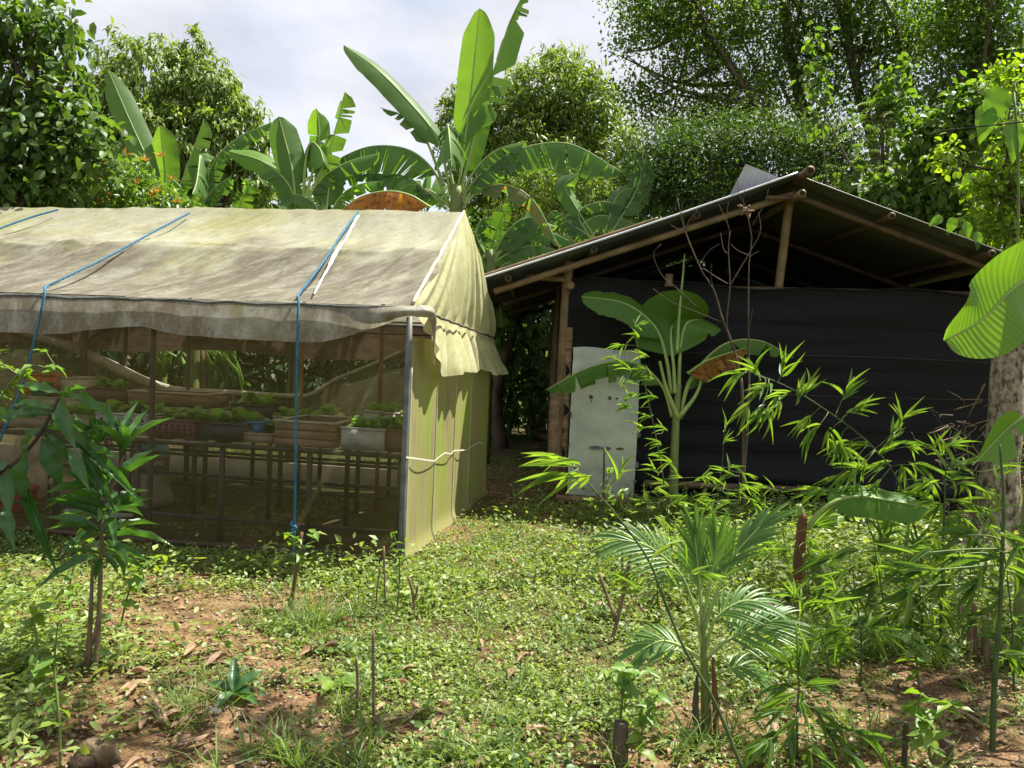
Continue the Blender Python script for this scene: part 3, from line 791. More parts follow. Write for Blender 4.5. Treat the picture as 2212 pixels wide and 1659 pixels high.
def container(name, label, cat, x0, x1, yb, v, dv, h, mat, plants=0, base=None, slots=False, boards=0, soil=True, plant_label=None, rim='same'):
    """open box standing on a table; x0,x1,yb pixels of its front face"""
    a = onplane(x1, yb, gh(0, v, 0), GV); b = onplane(x0, yb, gh(0, v, 0), GV)
    s0, s1 = (a - GC) @ GU, (b - GC) @ GU
    z0 = base if base is not None else TZ + 0.002
    root = thing(name, gh((s0 + s1) / 2, v + dv / 2, z0), label, cat, 'containers on the net house tables')
    R = np.stack([GU, GV, UZ], 1)
    w = s1 - s0; t = 0.016
    c = gh((s0 + s1) / 2, v + dv / 2, z0)
    def side(cx, cy, sx, sy):
        if boards:
            for k in range(boards):
                bh = h / boards
                MB().box(c + GU * cx + GV * (cy + (0.002 if k % 2 else 0)) + UZ * (bh * (k + 0.5)), (sx, sy, bh - 0.006), R).build('plank', PL[mat], root, False)
        else:
            MB().box(c + GU * cx + GV * cy + UZ * h / 2, (sx, sy, h), R).build('side', PL[mat], root, False)
    side(0, -dv / 2 + t / 2, w, t); side(0, dv / 2 - t / 2, w, t); side(-w / 2 + t / 2, 0, t, dv - 2 * t - 0.001); side(w / 2 - t / 2, 0, t, dv - 2 * t - 0.001)
    if rim:
        m = PL[mat if rim == 'same' else rim]
        for sy in (-1, 1): MB().box(c + GV * sy * (dv / 2 - 0.006) + UZ * (h + 0.005), (w + 0.02, 0.026, 0.016), R).build('rim', m, root, False)
        for sx in (-1, 1): MB().box(c + GU * sx * (w / 2 - 0.006) + UZ * (h + 0.0045), (0.026, dv - 0.016, 0.0155), R).build('rim', m, root, False)
    if slots:
        for i in range(int(w / 0.055)):
            for j in range(3):
                MB().box(c + GU * (-w / 2 + 0.04 + i * 0.055) - GV * (dv / 2 + 0.0015) + UZ * (h * (0.3 + j * 0.22)), (0.022, 0.003, h * 0.13), R).build('slot', M['hollow'], root, False)
    if soil: MB().box(c + UZ * (h * 0.45), (w - 2 * t - 0.004, dv - 2 * t - 0.004, h * 0.8), R).build('soil', M['soil_dark'], root, False)
    for k in range(plants):
        f = (k + 0.5) / plants
        o = bpy.data.objects.new('seedling', SEED[k % 4])
        p = c + GU * (-w / 2 + w * f) * 0.92 + GV * random.uniform(-0.3, 0.3) * dv + UZ * (h * 0.86)
        o.location = tuple(p); o.rotation_euler = (0, 0, random.uniform(0, 6.3)); sca = random.uniform(1.0, 1.5); o.scale = (sca, sca, sca)
        COL.objects.link(o)
        tag(o, plant_label, 'seedling', plant_label + ' group' if False else 'seedlings in the ' + name + ' ' + mat)
    return root
container('wooden_planter', 'long wooden planter box with a cream rim behind the hanging rope', 'planter', 592, 722, 978, 0.32, 0.62, 0.20, 'wood', 0, boards=3, rim='cream')
container('planter_tub', 'grey white plant tub next to the front corner post, leafy seedlings inside', 'planter', 735, 828, 988, 0.34, 0.42, 0.17, 'white', 5, plant_label='leafy seedling in the grey white tub by the corner post')
container('planter_tub', 'brown plant tub squeezed against the front corner post', 'planter', 832, 866, 990, 0.36, 0.36, 0.17, 'brown', 2, plant_label='leafy seedling in the brown tub at the corner post')
container('plastic_crate', 'purple slotted crate full of seedlings beside the dark basin', 'crate', 325, 420, 968, 0.36, 0.42, 0.15, 'purple', 6, slots=True, plant_label='leafy seedling in the purple crate')
container('planter_tub', 'black basin of seedlings between the purple crate and the blue tub', 'planter', 424, 522, 968, 0.38, 0.45, 0.14, 'dark', 6, plant_label='leafy seedling in the black basin')
container('plastic_tub', 'small bright blue tub on the front table', 'tub', 526, 560, 950, 0.55, 0.22, 0.10, 'blue', 0, base=TZ + 0.05, soil=False)
container('planter_tub', 'low grey tub under the blue one, with seedlings', 'planter', 524, 588, 972, 0.40, 0.5, 0.07, 'tan', 2, plant_label='leafy seedling in the low grey tub')
container('plastic_crate', 'grey white slotted crate behind the mango sapling', 'crate', 205, 316, 955, 0.40, 0.40, 0.17, 'white', 5, slots=True, plant_label='leafy seedling in the grey white slotted crate')
container('planter_tub', 'tan tray of seedlings between sapling and slotted crate', 'planter', 112, 200, 952, 0.42, 0.42, 0.13, 'tan', 4, plant_label='leafy seedling in the tan tray')
container('planter_tub', 'flat tan tray at the far end of the front table', 'planter', 0, 108, 945, 0.45, 0.4, 0.10, 'tan', 3, plant_label='leafy seedling in the flat tan tray')
z2 = TZ + 0.025
container('wooden_tray', 'pale wooden tray on the second table, catching the sun', 'tray', 275, 445, 893, 1.80, 0.45, 0.13, 'wood', 0, base=z2 + 0.12, boards=1, rim='cream')
container('wooden_tray', 'dark wooden tray with young plants beside the pale one', 'tray', 185, 270, 893, 1.85, 0.4, 0.14, 'brown', 3, base=z2 + 0.12, boards=1, plant_label='small plant in the dark wooden tray')
container('foam_box', 'cream lidded box carrying both wooden trays', 'box', 185, 455, 912, 1.72, 0.6, 0.10, 'tan', 0, base=z2, soil=False)
container('foam_box', 'cream foam box at the far end of the second table', 'box', 60, 178, 905, 1.80, 0.4, 0.13, 'cream', 0, base=z2)
container('plastic_bin', 'orange bin standing on the foam box', 'bin', 48, 110, 880, 1.95, 0.32, 0.22, 'orange', 0, base=z2 + 0.14, soil=False)
container('plastic_bin', 'cream bin next to the orange one', 'bin', 112, 162, 872, 2.05, 0.32, 0.20, 'cream', 0, base=z2 + 0.14, soil=False)
container('plastic_basket', 'dark green basket in front of the orange bin', 'basket', 68, 100, 880, 1.82, 0.10, 0.14, 'green', 0, base=z2 + 0.14, soil=False)
container('plastic_tub', 'black tub on the second table behind the seedlings', 'tub', 498, 572, 910, 1.9, 0.4, 0.16, 'dark', 3, base=z2, plant_label='leafy seedling in the black tub of the second table')
container('foam_box', 'cream tray on the second table beside the rusty pole', 'box', 590, 700, 915, 1.75, 0.4, 0.07, 'cream', 5, base=z2, plant_label='leafy seedling in the cream tray by the rusty pole')
container('plastic_tub', 'grey white pot pair stand by the end net', 'tub', 785, 822, 905, 1.7, 0.26, 0.18, 'white', 2, base=z2, plant_label='tall seedling in the grey white pot by the end net')
container('plastic_tub', 'second grey white pot touching the end net', 'tub', 826, 858, 908, 1.72, 0.26, 0.17, 'white', 1, base=z2, plant_label='tall seedling in the second grey white pot')

def sack():
    b = onplane(325, 1082, gh(0, 1.35, 0), GV); s = (b - GC) @ GU
    root = thing('fertilizer_sack', gh(s, 1.35, 0), 'tall sack printed blue and brown, standing behind the front post', 'sack')
    t = np.linspace(0, 1, 24); ang = np.linspace(0, 2 * math.pi, 33)
    G = np.zeros((24, 33, 3)); UVv = np.zeros((24, 33, 2))
    for i, a in enumerate(t):
        rw = np.interp(a, [0, 0.08, 0.35, 0.6, 0.92, 1.0], [0.19, 0.23, 0.18, 0.185, 0.185, 0.16]); rd = np.interp(a, [0, 0.3, 1], [0.15, 0.15, 0.09])
        r = 1 + 0.05 * np.sin(ang * 3 + a * 5) + 0.04 * (fbm(np.cos(ang) * 2 + 5, np.sin(ang) * 2 + a * 6, 3, 3) - 0.5)
        G[i] = gh(s, 1.35, 0) + (np.cos(ang) * rw * r)[:, None] * GU + (np.sin(ang) * rd * r)[:, None] * GV + (0.0 + 0.60 * a + 0.008 * np.sin(ang * 4))[:, None] * UZ
        UVv[i] = np.stack([ang / 6.283, np.full(33, a)], 1)
    m, nt, out = new_mat('printed_sack')
    tc = nt.nodes.new('ShaderNodeTexCoord'); sx = nt.nodes.new('ShaderNodeSeparateXYZ'); nt.links.new(tc.outputs['UV'], sx.inputs[0])
    band = ramp(nt, sx.outputs['Y'], [(0.0, (0.22, 0.18, 0.13)), (0.52, (0.24, 0.20, 0.15)), (0.60, (0.10, 0.065, 0.035)), (0.80, (0.12, 0.075, 0.04)), (0.86, (0.10, 0.24, 0.30)), (1.0, (0.14, 0.28, 0.34))])
    pb = N(nt, 'ShaderNodeBsdfPrincipled', Roughness=0.5); nt.links.new(band, pb.inputs['Base Color'])
    nt.links.new(bump(nt, noise(nt, tc.outputs['Object'], 12.0), 0.4, 0.02), pb.inputs['Normal']); nt.links.new(pb.outputs[0], out.inputs['Surface'])
    MB().grid(G, UVv).build('bag', m, root)
    fc = bpy.data.curves.new('lettering', 'FONT'); fc.body = 'A  EBLEND'; fc.size = 0.052; fc.extrude = 0.001; fc.align_x = 'RIGHT'
    fo = bpy.data.objects.new('lettering', fc)
    fc.materials.append(mat_basic('cream_print', [(0.3, (0.5, 0.46, 0.36)), (0.7, (0.6, 0.56, 0.45))], 10.0, 0.6, 0.0))
    p = onplane(354, 1004, gh(0, 1.35 - 0.158, 0), GV)
    COL.objects.link(fo); bpy.context.view_layer.update()
    fm = bpy.data.meshes.new_from_object(fo.evaluated_get(bpy.context.evaluated_depsgraph_get()))
    bpy.data.objects.remove(fo); fo = bpy.data.objects.new('lettering', fm)
    fo.matrix_basis = Matrix.Translation(Vector(p)) @ Matrix.Rotation(-TH, 4, 'Z') @ Matrix.Rotation(math.radians(-7), 4, 'Y') @ Matrix.Rotation(math.pi / 2, 4, 'X')
    link(fo, root)
sack()
def bucket(x, yb, v, r, h, mat, label, lid=None, name='bucket'):
    b = onplane(x, yb, gh(0, v, 0), GV)
    p = gh((b - GC) @ GU, v, 0.0)
    root = thing(name, p, label, 'bucket')
    t = np.linspace(0, 1, 8)
    pts = np.array([p + UZ * (0.001 + h * a) for a in t])
    MB().tube(pts, r * np.interp(t, [0, 1], [0.82, 1.0]), 24).build('pail', PL[mat], root)
    MB().tube(np.array([p + UZ * (h - 0.03), p + UZ * (h + 0.004)]), r * 1.06, 24).build('rim', PL[mat], root)
    if lid: MB().tube(np.array([p + UZ * (h + 0.005), p + UZ * (h + 0.02)]), [r * 1.08, r * 1.0], 24).build('lid', PL[lid], root)
    return root
bucket(150, 1095, 1.1, 0.17, 0.24, 'tan', 'tan bucket with a lid on the floor behind the sapling', 'tan')
bucket(38, 1090, 0.7, 0.16, 0.22, 'red', 'red brown pot on the floor near the far frame', None, 'plant_pot')
def bag(x, yb, v, w, h, label, mat):
    b = onplane(x, yb, gh(0, v, 0), GV); p = gh((b - GC) @ GU, v, 0.0)
    t = np.linspace(0, 1, 14); ang = np.linspace(0, 2 * math.pi, 29)
    G = np.zeros((14, 29, 3))
    for i, a in enumerate(t):
        k = math.sqrt(max(0.0, 1 - a ** 2.2)) * (0.9 + 0.1 * math.sin(a * 9)) + 0.02
        r = k * (1 + 0.35 * (fbm(np.cos(ang) * 1.5 + 5, np.sin(ang) * 1.5 + a * 2 + x, 3, 3) - 0.5))
        G[i] = p + (np.cos(ang) * w * r)[:, None] * GU + (np.sin(ang) * w * 0.6 * r)[:, None] * GV + (0.0 + h * a + 0 * ang)[:, None] * UZ
    o = MB().grid(G, np.zeros((14, 29, 2))).build('slumped_sack', mat); tag(o, label, 'sack')
bag(85, 1070, 1.5, 0.42, 0.62, 'pale slumped sack heap on the floor beneath the far table', PL['tan'])
bag(215, 1090, 0.8, 0.34, 0.16, 'grey folded sack lying flat behind the mango sapling', PL['white'])
# yellow sticky trap
q = onplane(516, 722, gh(0, 0.25, 0), GV)
mb = MB()
tr_ = [(-0.055, -0.01), (0.02, -0.07), (0.06, -0.005), (-0.015, 0.05)]
mb.add(np.array([q + GU * -a + UZ * (b + 0.0) for a, b in tr_] + [q + GU * -a + UZ * b + GV * 0.002 for a, b in tr_]), [[0, 1, 2, 3], [7, 6, 5, 4], [0, 4, 5, 1], [1, 5, 6, 2], [2, 6, 7, 3], [3, 7, 4, 0]])
o = mb.build('sticky_trap', mat_basic('yellow_card', [(0.3, (0.40, 0.28, 0.03)), (0.7, (0.55, 0.42, 0.05))], 9.0, 0.6, 0.1), None, False)
MB().tube(np.array([q + UZ * 0.04, q + UZ * 0.25 + GV * 0.02]), 0.0015, 5).build('string', M['cord'], o)
tag(o, 'small yellow sticky trap card hanging under the tarp edge', 'trap')
# ================================================================ bamboo shed
SA = math.radians(-2.0)
SX = np.array([math.cos(SA), math.sin(SA), 0]); SY = np.array([-math.sin(SA), math.cos(SA), 0])
SP = np.array([0.55, 8.75, 0.0])
def sh(x, y, z): return SP + SX * x + SY * y + UZ * z
SHW, SRX, SRZ, SLEN = 4.75, 2.36, 3.62, 6.0
KL, KR = 0.375, 0.335           # pitch of either slope
def zl(x): return SRZ - KL * (SRX - x)
def zr(x): return SRZ - KR * (x - SRX)
SHED = thing('bamboo_shed', sh(SHW / 2, 0, 0), 'bamboo framed shed with dark sheet metal roof and black net wall', 'shed')
SR3 = np.stack([SX, SY, UZ], 1)

M['sheet'] = mat_basic('painted_roof_sheet', [(0.3, (0.055, 0.058, 0.065)), (0.7, (0.11, 0.115, 0.13))], 2.0, 0.42, 0.05, 0.002, spec=0.5)
M['sheet_right'] = mat_basic('dull_roof_sheet', [(0.3, (0.06, 0.06, 0.048)), (0.7, (0.11, 0.108, 0.085))], 2.5, 0.5, 0.05, 0.002, (1, 0.3, 1), spec=0.5)
M['sunlit_edge'] = mat_basic('sunlit_sheet_edge', [(0.3, (0.55, 0.57, 0.60)), (0.7, (0.75, 0.76, 0.78))], 5.0, 0.35, 0.0, spec=0.6)  # sun's gleam on the roof rim, put into the colour
M['ridge_sheet'] = mat_basic('skylit_ridge_sheet', [(0.3, (0.46, 0.48, 0.54)), (0.7, (0.58, 0.60, 0.66))], 3.0, 0.35, 0.0, spec=0.6)  # pale base puts the sky's reflection into the colour

def shade_net():
    m, nt, out = new_mat('black_shade_net')
    tc = nt.nodes.new('ShaderNodeTexCoord')
    f = noise(nt, tc.outputs['UV'], 5.0, 7.0, 0.7, (0.25, 6.0, 1))
    c = ramp(nt, f, [(0.3, (0.0022, 0.0022, 0.0023)), (0.6, (0.0045, 0.0045, 0.0048)), (0.8, (0.010, 0.010, 0.011))])
    pb = N(nt, 'ShaderNodeBsdfPrincipled', Roughness=0.62); nt.links.new(c, pb.inputs['Base Color'])
    pb.inputs['Specular IOR Level'].default_value = 0.25
    nt.links.new(bump(nt, f, 0.5, 0.02), pb.inputs['Normal'])
    nt.links.new(pb.outputs[0], out.inputs['Surface'])
    return m
M['shade'] = shade_net()

def bamboo_pole(name, a, b, r, parent, mat='bamboo', nodes=0.32, hollow=(False, False), taper=1.0, bend=0.0):
    a = np.asarray(a, float); b = np.asarray(b, float)
    Ln = np.linalg.norm(b - a); n = max(8, int(Ln / 0.04))
    t = np.linspace(0, 1, n)
    P = a + (b - a) * t[:, None]
    P[:, 2] -= bend * np.sin(math.pi * t)
    d = t * Ln / nodes
    f = d - np.floor(d)
    rad = r * (1 + 0.07 * np.exp(-((np.minimum(f, 1 - f)) / 0.05) ** 2)) * np.linspace(1, taper, n)
    o = MB().tube(P, rad, 12, True).build(name, M[mat], parent)
    for e, on in zip((0, 1), hollow):
        if on:
            d_ = nrm(b - a) * (-1 if e == 0 else 1); p = (a if e == 0 else b) + d_ * 0.0015
            sub = MB().tube(np.array([p, p + d_ * 0.001]), r * 0.72 * (1 if e == 0 else taper), 12).build('hollow_end', M['hollow'], o)
    return o

def build_shed():
    y0 = -0.55
    # roof sheets
    pitch = 0.0762
    nsh = int((SLEN - y0) / 0.76)
    for side in (0, 1):
        for k in range(nsh):
            ya = y0 + k * 0.76; ny = 60
            y = np.linspace(ya, ya + 0.78, ny)
            if side == 0: x = np.linspace(-0.98, SRX + 0.02, 12); zz = zl(x) - 0.03 * np.sin((x + 0.98) / (SRX + 1) * math.pi) * (0.6 if k == 0 else 0.3)
            else: x = np.linspace(SRX - 0.02, SHW + 0.75, 12); zz = zr(x)
            Yg, Xg = np.meshgrid(y, x, indexing='ij')
            Z = zz[None, :] + 0.009 * np.sin((Yg - y0) / pitch * 2 * math.pi) + 0.002 * (k % 2)
            if k == 0 and side == 0: Z = Z + 0.03 * np.clip((0.25 - (Yg - ya)) / 0.25, 0, 1) ** 2
            P = SP + Xg[..., None] * SX + Yg[..., None] * SY + Z[..., None] * UZ
            MB().grid(P, np.stack([Yg, Xg], -1)).build('roof_sheet', M['sheet' if side == 0 else 'sheet_right'], SHED)
    xe = np.linspace(-0.98, SRX, 30)
    ze = zl(xe) - 0.018 * np.sin((xe + 0.98) / (SRX + 1) * math.pi) + 0.03
    MB().tube(np.array([sh(a, y0, z) for a, z in zip(xe, ze)]), 0.012, 6).build('sheet_lip', M['sunlit_edge'], SHED)  # added tube whose pale colour draws the sunlit rim line
    xe = np.linspace(SRX, SHW + 0.75, 20)
    MB().tube(np.array([sh(a, y0, zr(a) + 0.003) for a in xe]), 0.008, 6).build('sheet_lip', M['sheet_right'], SHED)
    # ridge flashing standing up past the ridge
    A_, B_, C_ = onplane(1566, 440, sh(0, y0 + 0.30, 0), SY), onplane(1611, 354, sh(0, y0 + 0.06, 0), SY), onplane(1700, 390, sh(0, y0 + 0.16, 0), SY)
    uu = np.linspace(0, 1, 26); ww = np.linspace(0, 1, 8)
    G = np.array([[(A_ + (B_ - A_) * w_) * (1 - u_) + (C_ + (A_ - C_) * 0.12 * (1 - w_)) * u_ for w_ in ww] for u_ in uu])
    G = G - SY * (0.005 * np.sin(np.linspace(0, 62, 26)))[:, None, None]
    MB().grid(G, np.zeros(G.shape[:2] + (2,))).build('ridge_flashing', M['ridge_sheet'], SHED)
    # rafters under the purlins
    for yr in (-0.32, 1.7, 3.7, 5.5):
        nm = 'rafter'
        bamboo_pole(nm, sh(-0.78, yr, zl(-0.78) - 0.135), sh(SRX + 0.06, yr, SRZ - 0.135), 0.037, SHED, 'bamboo' if yr < 0 else 'bamboo_dark', 0.30, (True, False))
        bamboo_pole(nm, sh(SHW + 0.5, yr + 0.03, zr(SHW + 0.5) - 0.135), sh(SRX + 0.02, yr + 0.03, SRZ - 0.135), 0.034, SHED, 'bamboo_dark', 0.30)
    # purlins
    for x in (-0.62, 0.28, 1.35): bamboo_pole('purlin', sh(x, y0 + 0.03, zl(x) - 0.062), sh(x, SLEN - 0.3, zl(x) - 0.062), 0.034, SHED, 'bamboo_dark', 0.4, (True, False))
    for x in (SRX + 0.98, SRX + 2.02, SHW + 0.55): bamboo_pole('purlin', sh(x, y0 - 0.05, zr(x) - 0.062), sh(x, SLEN - 0.3, zr(x) - 0.062), 0.034, SHED, 'bamboo_dark', 0.4, (True, False))
    bamboo_pole('ridge_pole', sh(SRX + 0.06, y0 - 0.22, SRZ + 0.005), sh(SRX + 0.03, 3.0, SRZ - 0.06), 0.046, SHED, 'bamboo_dark', 0.5, (True, False))
    bamboo_pole('ridge_pole', sh(SRX + 0.03, y0 - 0.10, SRZ - 0.20), sh(SRX, SLEN - 0.3, SRZ - 0.20), 0.038, SHED, 'bamboo', 0.5, (True, False))
    bamboo_pole('tie_stub', sh(SRX - 0.28, y0 + 0.1, SRZ - 0.22), sh(SRX + 0.15, y0 + 0.14, SRZ - 0.19), 0.026, SHED, 'bamboo_dark')
    bamboo_pole('hold_down_pole', sh(-1.08, y0 + 0.12, zl(-1.05) + 0.05), sh(0.95, y0 + 0.1, zl(0.95) + 0.055), 0.024, SHED, 'bamboo', 0.28, (False, False), 0.6)
    # frame
    bamboo_pole('king_post', sh(SRX + 0.06, 0.13, 2.30), sh(SRX + 0.07, -0.10, SRZ - 0.18), 0.048, SHED, 'bamboo', 0.55)
    bamboo_pole('corner_post', sh(0.0, 0.02, 0), sh(0.03, 0.0, 2.62), 0.060, SHED, 'bamboo', 0.55, (False, True))
    bamboo_pole('corner_post', sh(0.0, SLEN - 0.4, 0), sh(0.0, SLEN - 0.4, 2.6), 0.055, SHED, 'bamboo_dark', 0.55)
    bamboo_pole('corner_post', sh(SHW, 0.06, 0), sh(SHW, 0.06, 2.75), 0.055, SHED, 'bamboo_dark', 0.55)
    bamboo_pole('side_post', sh(0.0, 2.2, 0), sh(0.0, 2.2, 2.62), 0.05, SHED, 'bamboo_dark', 0.5)
    bamboo_pole('side_post', sh(0.0, 4.1, 0), sh(0.0, 4.1, 2.62), 0.05, SHED, 'bamboo_dark', 0.5)
    bamboo_pole('wall_plate', sh(0.06, -0.20, 2.42), sh(0.06, SLEN - 0.4, 2.42), 0.042, SHED, 'bamboo', 0.45)
    bamboo_pole('wall_plate', sh(-0.45, -0.02, 2.515), sh(0.02, -0.075, 2.50), 0.034, SHED, 'bamboo', 0.3)
    bamboo_pole('wall_plate', sh(0.1, 0.07, 2.44), sh(SHW + 0.2, 0.07, 2.52), 0.04, SHED, 'bamboo_dark', 0.45)
    bamboo_pole('post_cap', sh(0.03, -0.075, 2.46), sh(0.03, -0.09, 2.70), 0.046, SHED, 'bamboo', 0.4, (False, True))
    bamboo_pole('hanging_stub', sh(1.16, -0.06, 2.46), sh(1.16, -0.06, 2.60), 0.045, SHED, 'bamboo', 0.6)
    bamboo_pole('bottom_rail', sh(1.0, -0.075, 0.24), sh(SHW + 0.1, -0.075, 0.27), 0.040, SHED, 'bamboo_dark', 0.5)
    # boards at the corner
    MB().box(sh(-0.055, -0.05, 0.62), (0.11, 0.028, 1.30), SR3).build('corner_board', PL['wood'], SHED, False)
    MB().box(sh(0.075, -0.045, 0.98), (0.075, 0.03, 1.96), SR3).build('corner_board', PL['wood'], SHED, False)
    MB().box(sh(0.60, -0.16, 0.045), (1.20, 0.16, 0.06), SR3).build('threshold', PL['wood'], SHED, False)
    # black net wall with sagging folds
    x = np.linspace(0.05, SHW + 0.05, 130); z = np.linspace(0.05, 1, 60)
    X, H = np.meshgrid(x, np.linspace(0, 1, 70), indexing='ij')
    top = 2.50 + 0.025 * np.sin(X * 2.1) + 0.015 * np.sin(X * 5.3)
    Z = 0.06 + (top - 0.06) * H
    off = 0.05 * (fbm(X * 0.9 + Z * 0.5, Z * 3.5, 101, 4) - 0.5) + 0.004 * np.sin(Z * 26 + 1.4 * np.sin(X * 0.8)) * (0.5 + 0.8 * fbm(X * 0.6, Z * 1.2, 5, 2))
    off += 0.09 * np.exp(-((Z - 0.33 - 0.05 * np.sin(X)) / 0.11) ** 2) * np.clip(X - 1.0, 0, 1) + 0.03 * np.exp(-((H - 1) / 0.02) ** 2)
    off = np.where(X < 0.25, off + (0.25 - X) * 0.15, off)
    P = SP + X[..., None] * SX + (-0.025 - off)[..., None] * SY + Z[..., None] * UZ
    MB().grid(P, np.stack([X, Z], -1)).build('net_wall', M['shade'], SHED)
    MB().tube(np.array([sh(a, -0.06 - 0.01 * math.sin(a * 7), 2.50 + 0.025 * math.sin(a * 2.1) + 0.015 * math.sin(a * 5.3)) for a in np.linspace(0.1, SHW, 60)]), 0.014, 6).build('net_hem', M['shade'], SHED)
    # remaining walls
    for (a, b) in (((0.02, 0.1), (0.02, SLEN - 0.4)), ((SHW, 0.1), (SHW, SLEN - 0.4)), ((0.02, SLEN - 0.38), (SHW, SLEN - 0.38))):
        t = np.linspace(0, 1, 30); zz = np.linspace(0.03, (2.66 if a[0] < 1 else 2.78) if a[0] == b[0] else 3.4, 10)
        T, Z = np.meshgrid(t, zz, indexing='ij')
        X = a[0] + (b[0] - a[0]) * T + 0.03 * np.sin(Z * 6 + T * 9); Y = a[1] + (b[1] - a[1]) * T
        P = SP + X[..., None] * SX + Y[..., None] * SY + Z[..., None] * UZ
        MB().grid(P, np.stack([T * 10, Z], -1)).build('net_wall', M['shade'], SHED)
    # door of bent sheet metal
    dm, nt, out = new_mat('door_sheet')
    tc = nt.nodes.new('ShaderNodeTexCoord')
    f = noise(nt, tc.outputs['Object'], 2.2, 6.0, 0.6); f2 = noise(nt, tc.outputs['Object'], 40.0, 4.0, 0.6)
    c = ramp(nt, f, [(0.3, (0.33, 0.36, 0.33)), (0.6, (0.50, 0.53, 0.45)), (0.8, (0.58, 0.59, 0.45))])
    c = mixc(nt, ramp(nt, f2, [(0.66, (0, 0, 0)), (0.8, (0.5, 0.5, 0.5))]), c, (0.25, 0.22, 0.16))
    pb = N(nt, 'ShaderNodeBsdfPrincipled', Roughness=0.38, Metallic=0.35); nt.links.new(c, pb.inputs['Base Color'])
    nt.links.new(bump(nt, noise(nt, tc.outputs['Object'], 3.0), 0.25, 0.05), pb.inputs['Normal']); nt.links.new(pb.outputs[0], out.inputs['Surface'])
    u = np.linspace(0, 1, 40); w = np.linspace(0, 1, 70)
    U, Wv = np.meshgrid(u, w, indexing='ij')
    xl = 0.125 + 0.012 * (fbm(Wv * 14, Wv * 0, 5, 3) - 0.5) * (U < 0.02)
    X = xl + (0.935 - xl + 0.012 * np.sin(Wv * 3)) * U * 0.92
    Z = 0.085 + 1.655 * Wv + 0.01 * np.sin(U * 7) * (Wv > 0.99) - 0.03 * U * (1 - Wv)
    Y = -0.10 + 0.012 * np.sin(U * 4 + Wv * 3) + 0.012 * (fbm(U * 3, Wv * 5, 8, 3) - 0.5) - 0.02 * (1 - Wv)
    door = MB().grid(SP + X[..., None] * SX + Y[..., None] * SY + Z[..., None] * UZ, np.stack([U, Wv], -1)).build('door', dm, SHED)
    rustm = mat_basic('rust_patch', [(0.3, (0.05, 0.035, 0.02)), (0.55, (0.16, 0.09, 0.045)), (0.75, (0.40, 0.36, 0.27))], 45.0, 0.9, 0.3, 0.002)
    greym = mat_basic('grey_patch', [(0.3, (0.10, 0.10, 0.095)), (0.7, (0.2, 0.2, 0.19))], 25.0, 0.8, 0.2, 0.002)
    def patch(px, py, rx, ry, m, seed):
        p = onplane(px, py, sh(0, -0.132, 0), SY)
        a = np.linspace(0, 2 * math.pi, 18, endpoint=False)
        r = 1 + 0.5 * (fbm(np.cos(a) * 1.5 + seed * 7, np.sin(a) * 1.5 + 3, seed, 3) - 0.5)
        V = np.concatenate([[p], p + (np.cos(a) * rx * r)[:, None] * SX + (np.sin(a) * ry * r)[:, None] * UZ + SY * 0.002])
        MB().add(V, None, [[0, i + 1, (i + 1) % 18 + 1] for i in range(18)]).build('worn_patch', m, door, False)
    for i, (zx, zy, rx, ry, m) in enumerate(((810, 495, 0.022, 0.026, rustm), (812, 530, 0.007, 0.012, rustm), (960, 503, 0.022, 0.022, greym), (1017, 507, 0.015, 0.012, rustm), (1088, 512, 0.019, 0.022, rustm),
                                             (845, 902, 0.075, 0.022, greym), (930, 908, 0.055, 0.022, greym), (1040, 912, 0.045, 0.016, rustm), (1195, 800, 0.022, 0.03, greym), (1180, 1040, 0.02, 0.035, greym), (645, 640, 0.014, 0.035, rustm), (630, 880, 0.012, 0.03, rustm))):
        patch((1900 + zx / 2.074) / 1.794, (1300 + zy / 2.074) / 1.794, rx, ry, m, i)
    # stitched lines on the net
    for k, zc in enumerate((0.95, 1.33, 1.62, 1.75, 2.10)):
        MB().tube(np.array([sh(a, -0.062 - 0.006 * math.sin(a * 3 + k), zc + 0.02 * math.sin(a * 1.3 + k)) for a in np.linspace(0.95 if zc < 1.75 else 0.2, SHW - 0.05, 50)]), 0.004, 5).build('net_stitching', M['iron'] if k in (1, 3) else M['shade'], SHED)
build_shed()
# ================================================================ plant generators
T_DIA = (np.array([[0, 0, 0], [0.42, 0.5, 0.07], [1, 0, -0.10], [0.42, -0.5, 0.07]]), [[0, 2, 1], [0, 3, 2]], [])
T_LEAF = (np.array([[0, 0, 0], [0.28, 0.42, 0.07], [0.28, 0, 0.0], [0.28, -0.42, 0.07], [0.66, 0.40, 0.02], [0.66, 0, -0.06], [0.66, -0.40, 0.02], [1, 0, -0.20]]),
          [[0, 2, 1], [0, 3, 2], [4, 5, 7], [5, 6, 7]], [[1, 2, 5, 4], [2, 3, 6, 5]])
T_LANCE = (np.array([[0, 0, 0], [0.22, 0.5, 0.05], [0.22, 0, 0.02], [0.22, -0.5, 0.05], [0.6, 0.36, 0.0], [0.6, 0, -0.05], [0.6, -0.36, 0.0], [1, 0, -0.22]]),
           [[0, 2, 1], [0, 3, 2], [4, 5, 7], [5, 6, 7]], [[1, 2, 5, 4], [2, 3, 6, 5]])
T_BLADE = (np.array([[0, 0.5, 0], [0, -0.5, 0], [0.5, 0.4, 0.05], [0.5, -0.4, 0.05], [1, 0, -0.18]]), [[2, 3, 4]], [[0, 1, 3, 2]])

def unit(A): return A / (np.linalg.norm(A, axis=-1, keepdims=True) + 1e-9)

